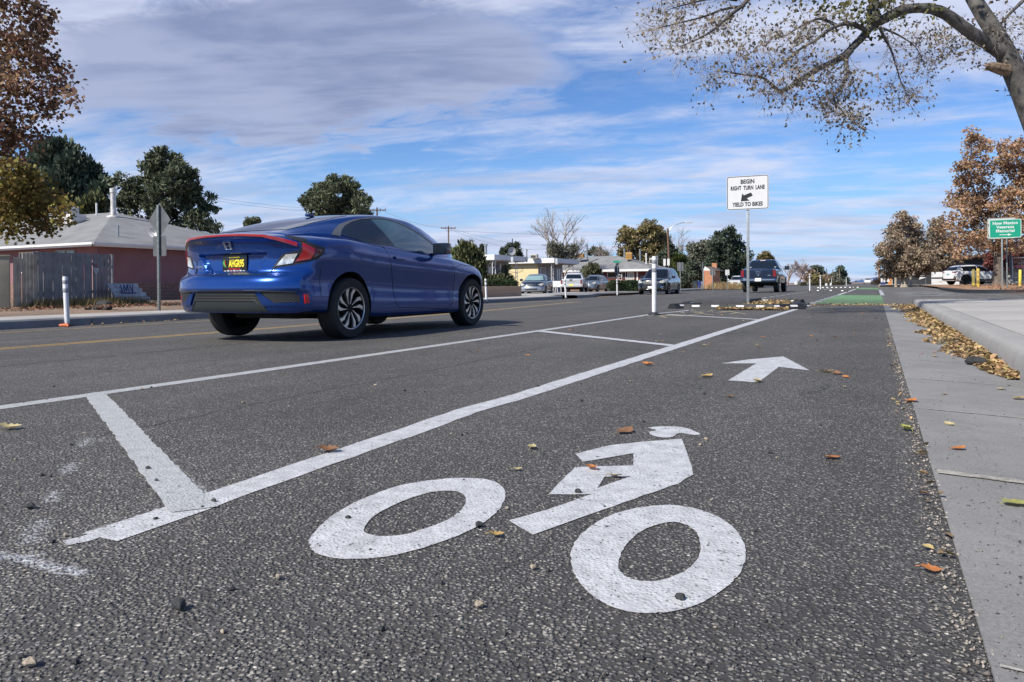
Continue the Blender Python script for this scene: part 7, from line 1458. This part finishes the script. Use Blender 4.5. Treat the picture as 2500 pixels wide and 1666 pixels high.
tag(np_mesh('grit',V,F,M('grit_grey',(.14,.135,.13),.85,island=.8,hue=.015)),'loose grit standing on the asphalt nearest the camera','gravel',kind='stuff')
# individual stones and leaves
def gpx(x,y):      # photograph column/row at 2353 px width -> ground
    return gq(x,y)
STM=M('dark_pebble',(.035,.037,.04),.8,var=.4,vs=60,bump=.6,bs=200); STL=M('pale_pebble',(.30,.25,.19),.8,var=.3,vs=60)
sl_=[(1100,1212,.011),(1328,1134,.010),(1563,1380,.010),(898,0,0)][:3]
names={(1100,1212):'dark pebble between the two wheels of the cyclist symbol',(1328,1134):'dark pebble in the crotch of the painted cyclist legs',(1563,1380):'dark pebble on the lower rim of the near painted wheel'}
for x,y,r in sl_: X,Y=gpx(x,y); lump('pebble',names[(x,y)],'pebble',(X,Y,gh(X,Y)+.002),r*.75,STM,x,.8,None,9)
for x,y,r,l in ((340,1080,.011,'dark pebble on the wide diagonal bar'),(360,1108,.008,'smaller dark pebble on the wide diagonal bar, nearer the camera'),(70,1170,.016,'dark pebble left of the wide diagonal bar'),(412,1402,.018,'dark flat pebble at the lower left of the road'),(70,1533,.014,'tan pebble in the bottom left corner'),(640,1333,.010,'orange-tan pebble below the far painted wheel'),(1100,1398,.012,'tan pebble left of the near painted wheel'),(1225,1310,.009,'pale tan pebble between the wheels, nearest the camera'),(492,1155,.009,'small pebble at the joint of the bar and the long line')):
    X,Y=gpx(x,y); lump('pebble',l,'pebble',(X,Y,gh(X,Y)+.003),r*.62,STL if 'tan' in l or 'orange' in l else STM,x,.75,None,9)
protos=[lump('pebble','small loose grey pebble lying on the near asphalt','pebble',(0,0,0),.0042,m_,sd,.75,'loose pebbles on the near asphalt',8) for sd,m_ in ((1,STM),(2,STL),(3,STM))]
k=0; rs2=random.Random(44)
for i in range(64):
    d=1.05+3.2*rs2.random()**1.3; s=rs2.uniform(-.68,.45)*d; X,Y=float(FW[0]*d+RT[0]*s),float(FW[1]*d+RT[1]*s); o=protos[i%3] if i<3 else protos[i%3].copy()
    if i>=3: C.objects.link(o)
    o.location=(X,Y,gh(X,Y)+.0005); o.rotation_euler[2]=rs2.random()*6; sc=rs2.uniform(.5,1.3)*(.8+.2*d); o.scale=(sc,sc,sc)
# leaf meshes
def leaf_mesh(seed,size,mat,name='fallen_leaf'):
    rr=random.Random(seed); mb=MB(); n=9; L_=[];c=rr.uniform(.15,.5); tw_=rr.uniform(-.5,.5)
    lob=[(0,.02),(.12,.16),(.22,.30),(.34,.20),(.45,.40),(.58,.24),(.72,.28),(.85,.12),(1,0)]
    vs=[]; 
    for t_,w in lob:
        z=c*size*(abs(t_-.5)**1.5)*1.2
        for s in (-1,-.5,0,.5,1): vs.append(((t_-.5)*size,s*w*size*(1+.15*rr.uniform(-1,1)),z+abs(s)*w*size*c*.9+s*tw_*size*.1*t_+.001))
    fs=[(i*5+j,i*5+j+1,(i+1)*5+j+1,(i+1)*5+j) for i in range(n-1) for j in range(4)]; mb.add(vs,fs); mb.tube([(-.5*size,0,c*size*.35+.001),(-.68*size,.02*size,.003)],[.0012,.0008],4)
    return mb.build(name,mat,None,60)
LM=[M('leaf_yellow_tan',(.42,.28,.10),.7,var=.25,vs=40,trans=.15),M('leaf_orange',(.45,.17,.05),.7,var=.3,vs=40,trans=.15),M('leaf_brown',(.20,.10,.05),.8,var=.3,vs=40,trans=.1),M('leaf_straw',(.45,.38,.20),.7,var=.25,vs=40,trans=.15),M('leaf_yellow_green',(.36,.36,.10),.6,var=.2,vs=40,trans=.2)]
sp_=[(1437,995,.085,2,'crumpled orange-brown leaf left of the painted cyclist head',.6),(755,1040,.075,2,'dead brown weed leaf at the kink of the long white line',.2),(1222,1032,.05,3,'straw-coloured leaf above the far painted wheel',.9),(1360,1080,.05,1,'thin orange leaf on the painted cyclist thigh',1.2),(1140,1236,.035,0,'tan leaf right of the far painted wheel',.3),(2333,1157,.075,4,'folded yellow-green leaf on the gutter at the right edge',.4),(2140,1316,.04,1,'small orange leaf on the asphalt near the gutter seam',.1),(1910,1055,.06,1,'flat orange leaf in the bike lane right of the cyclist head',2),(20,988,.085,3,'pale straw leaf at the left edge below the outer line',.3),(1487,840,.09,1,'upright orange leaf below the long line near the arrow',1.4),(1625,867,.09,0,'tan leaf left of the painted arrow',.5),(1740,879,.08,3,'pale leaf touching the tail of the painted arrow',.8),(1898,856,.09,0,'tan leaf right of the painted arrow',.2),(1922,860,.09,2,'reddish-brown leaf just right of the tan one by the arrow',.9),(2202,1033,.05,1,'small orange leaf on the gutter between two joints',.3),(2083,990,.07,4,'yellow-green leaf at the gutter seam',1.),(1413,1098,.04,0,'tan leaf inside the painted cyclist legs',.0),(1188,1083,.03,3,'little pale leaf above the two painted wheels',.4),(2340,910,.07,0,'tan leaf at the right edge beside the kerb',.5),(2095,925,.07,1,'orange leaf tucked in the gutter seam',.5)]
for x,y,s,m_,l,a in sp_:
    X,Y=gpx(x,y); o=leaf_mesh(x,s,LM[m_]); zg_=gh(X,Y) if X<.14 else .003-.04*(X-.14); o.location=(X,Y,zg_+.004); o.rotation_euler=(rs2.uniform(-.15,.15),rs2.uniform(-.1,.1),a*2); tag(o,l,'leaf')
pr=[leaf_mesh(200+k,.043,LM[k%4]) for k in range(6)]
for o in pr: tag(o,'small dry leaf lying flat on the bike-lane asphalt','leaf','dry leaves scattered on the bike lane')
for i in range(64):
    o=pr[i] if i<6 else pr[i%6].copy()
    if i>=6: C.objects.link(o)
    X,Y=rs2.uniform(-1.4,.1),3.2+14.5*rs2.random()**.7
    if -1.1<X<-.2 and 4<Y<5.9: X-=.0; Y+=2.2
    o.location=(X,Y,gh(X,Y)+.004); o.rotation_euler=(rs2.uniform(-.2,.2),rs2.uniform(-.2,.2),rs2.random()*6.28); sc=rs2.uniform(.45,1.15); o.scale=(sc,)*3
pr=[leaf_mesh(300+k,.05,LM[k%4]) for k in range(4)]
for o in pr: tag(o,'small dry leaf lying in the striped buffer','leaf','dry leaves scattered in the buffer')
for i in range(36):
    o=pr[i] if i<4 else pr[i%4].copy()
    if i>=4: C.objects.link(o)
    X,Y=rs2.uniform(-3.4,-1.7),5+10.3*rs2.random(); o.location=(X,Y,gh(X,Y)+.004); o.rotation_euler=(rs2.uniform(-.2,.2),rs2.uniform(-.2,.2),rs2.random()*6.28); sc=rs2.uniform(.4,1.1); o.scale=(sc,)*3
pr=[leaf_mesh(400+k,.05,LM[k%4]) for k in range(4)]
for o in pr: tag(o,'small dry leaf lying on the concrete gutter','leaf','dry leaves scattered on the gutter')
for i in range(18):
    o=pr[i] if i<4 else pr[i%4].copy()
    if i>=4: C.objects.link(o)
    X,Y=rs2.uniform(.2,.66),3.2+8*rs2.random(); o.location=(X,Y,.004-.04*(X-.14)); o.rotation_euler=(rs2.uniform(-.2,.2),rs2.uniform(-.2,.2),rs2.random()*6.28); sc=rs2.uniform(.4,1.1); o.scale=(sc,)*3
# straws near the island, black stone in the leaf drift, orange plastic by the leaning post
for k in range(14):
    X,Y=rs2.uniform(-3.5,-2.2),rs2.uniform(11.6,15.0); a=rs2.random()*6.28; l=rs2.uniform(.15,.45); mb=MB(); mb.tube([(0,0,.006),(l*.5*math.cos(a),l*.5*math.sin(a),.012+rs2.random()*.03),(l*math.cos(a+.3),l*math.sin(a+.3),.008)],.0028,4); tag(mb.build('straw',M('pale_straw',(.50,.42,.28),.8),None,None,loc=(X,Y,gh(X,Y))),'thin pale dry stalk on the asphalt before the island','stalk','dry stalks before the island')
lump('rock','round black stone lying in the leaf drift by the kerb','rock',(.58,5.75,-.01),.05,BAS,9,.6)
q=gpos(150,12.5); mb=MB(); mb.tube([(0,0,.03),(.13,.04,.035),(.22,.01,.02)],[.02,.032,.012],8); tag(mb.build('plastic_scrap',M('orange_scrap',(.55,.13,.05),.5),None,40,loc=(q.x+.02,q.y-.05,q.z)),'crushed orange plastic scrap at the foot of the leaning post','litter')
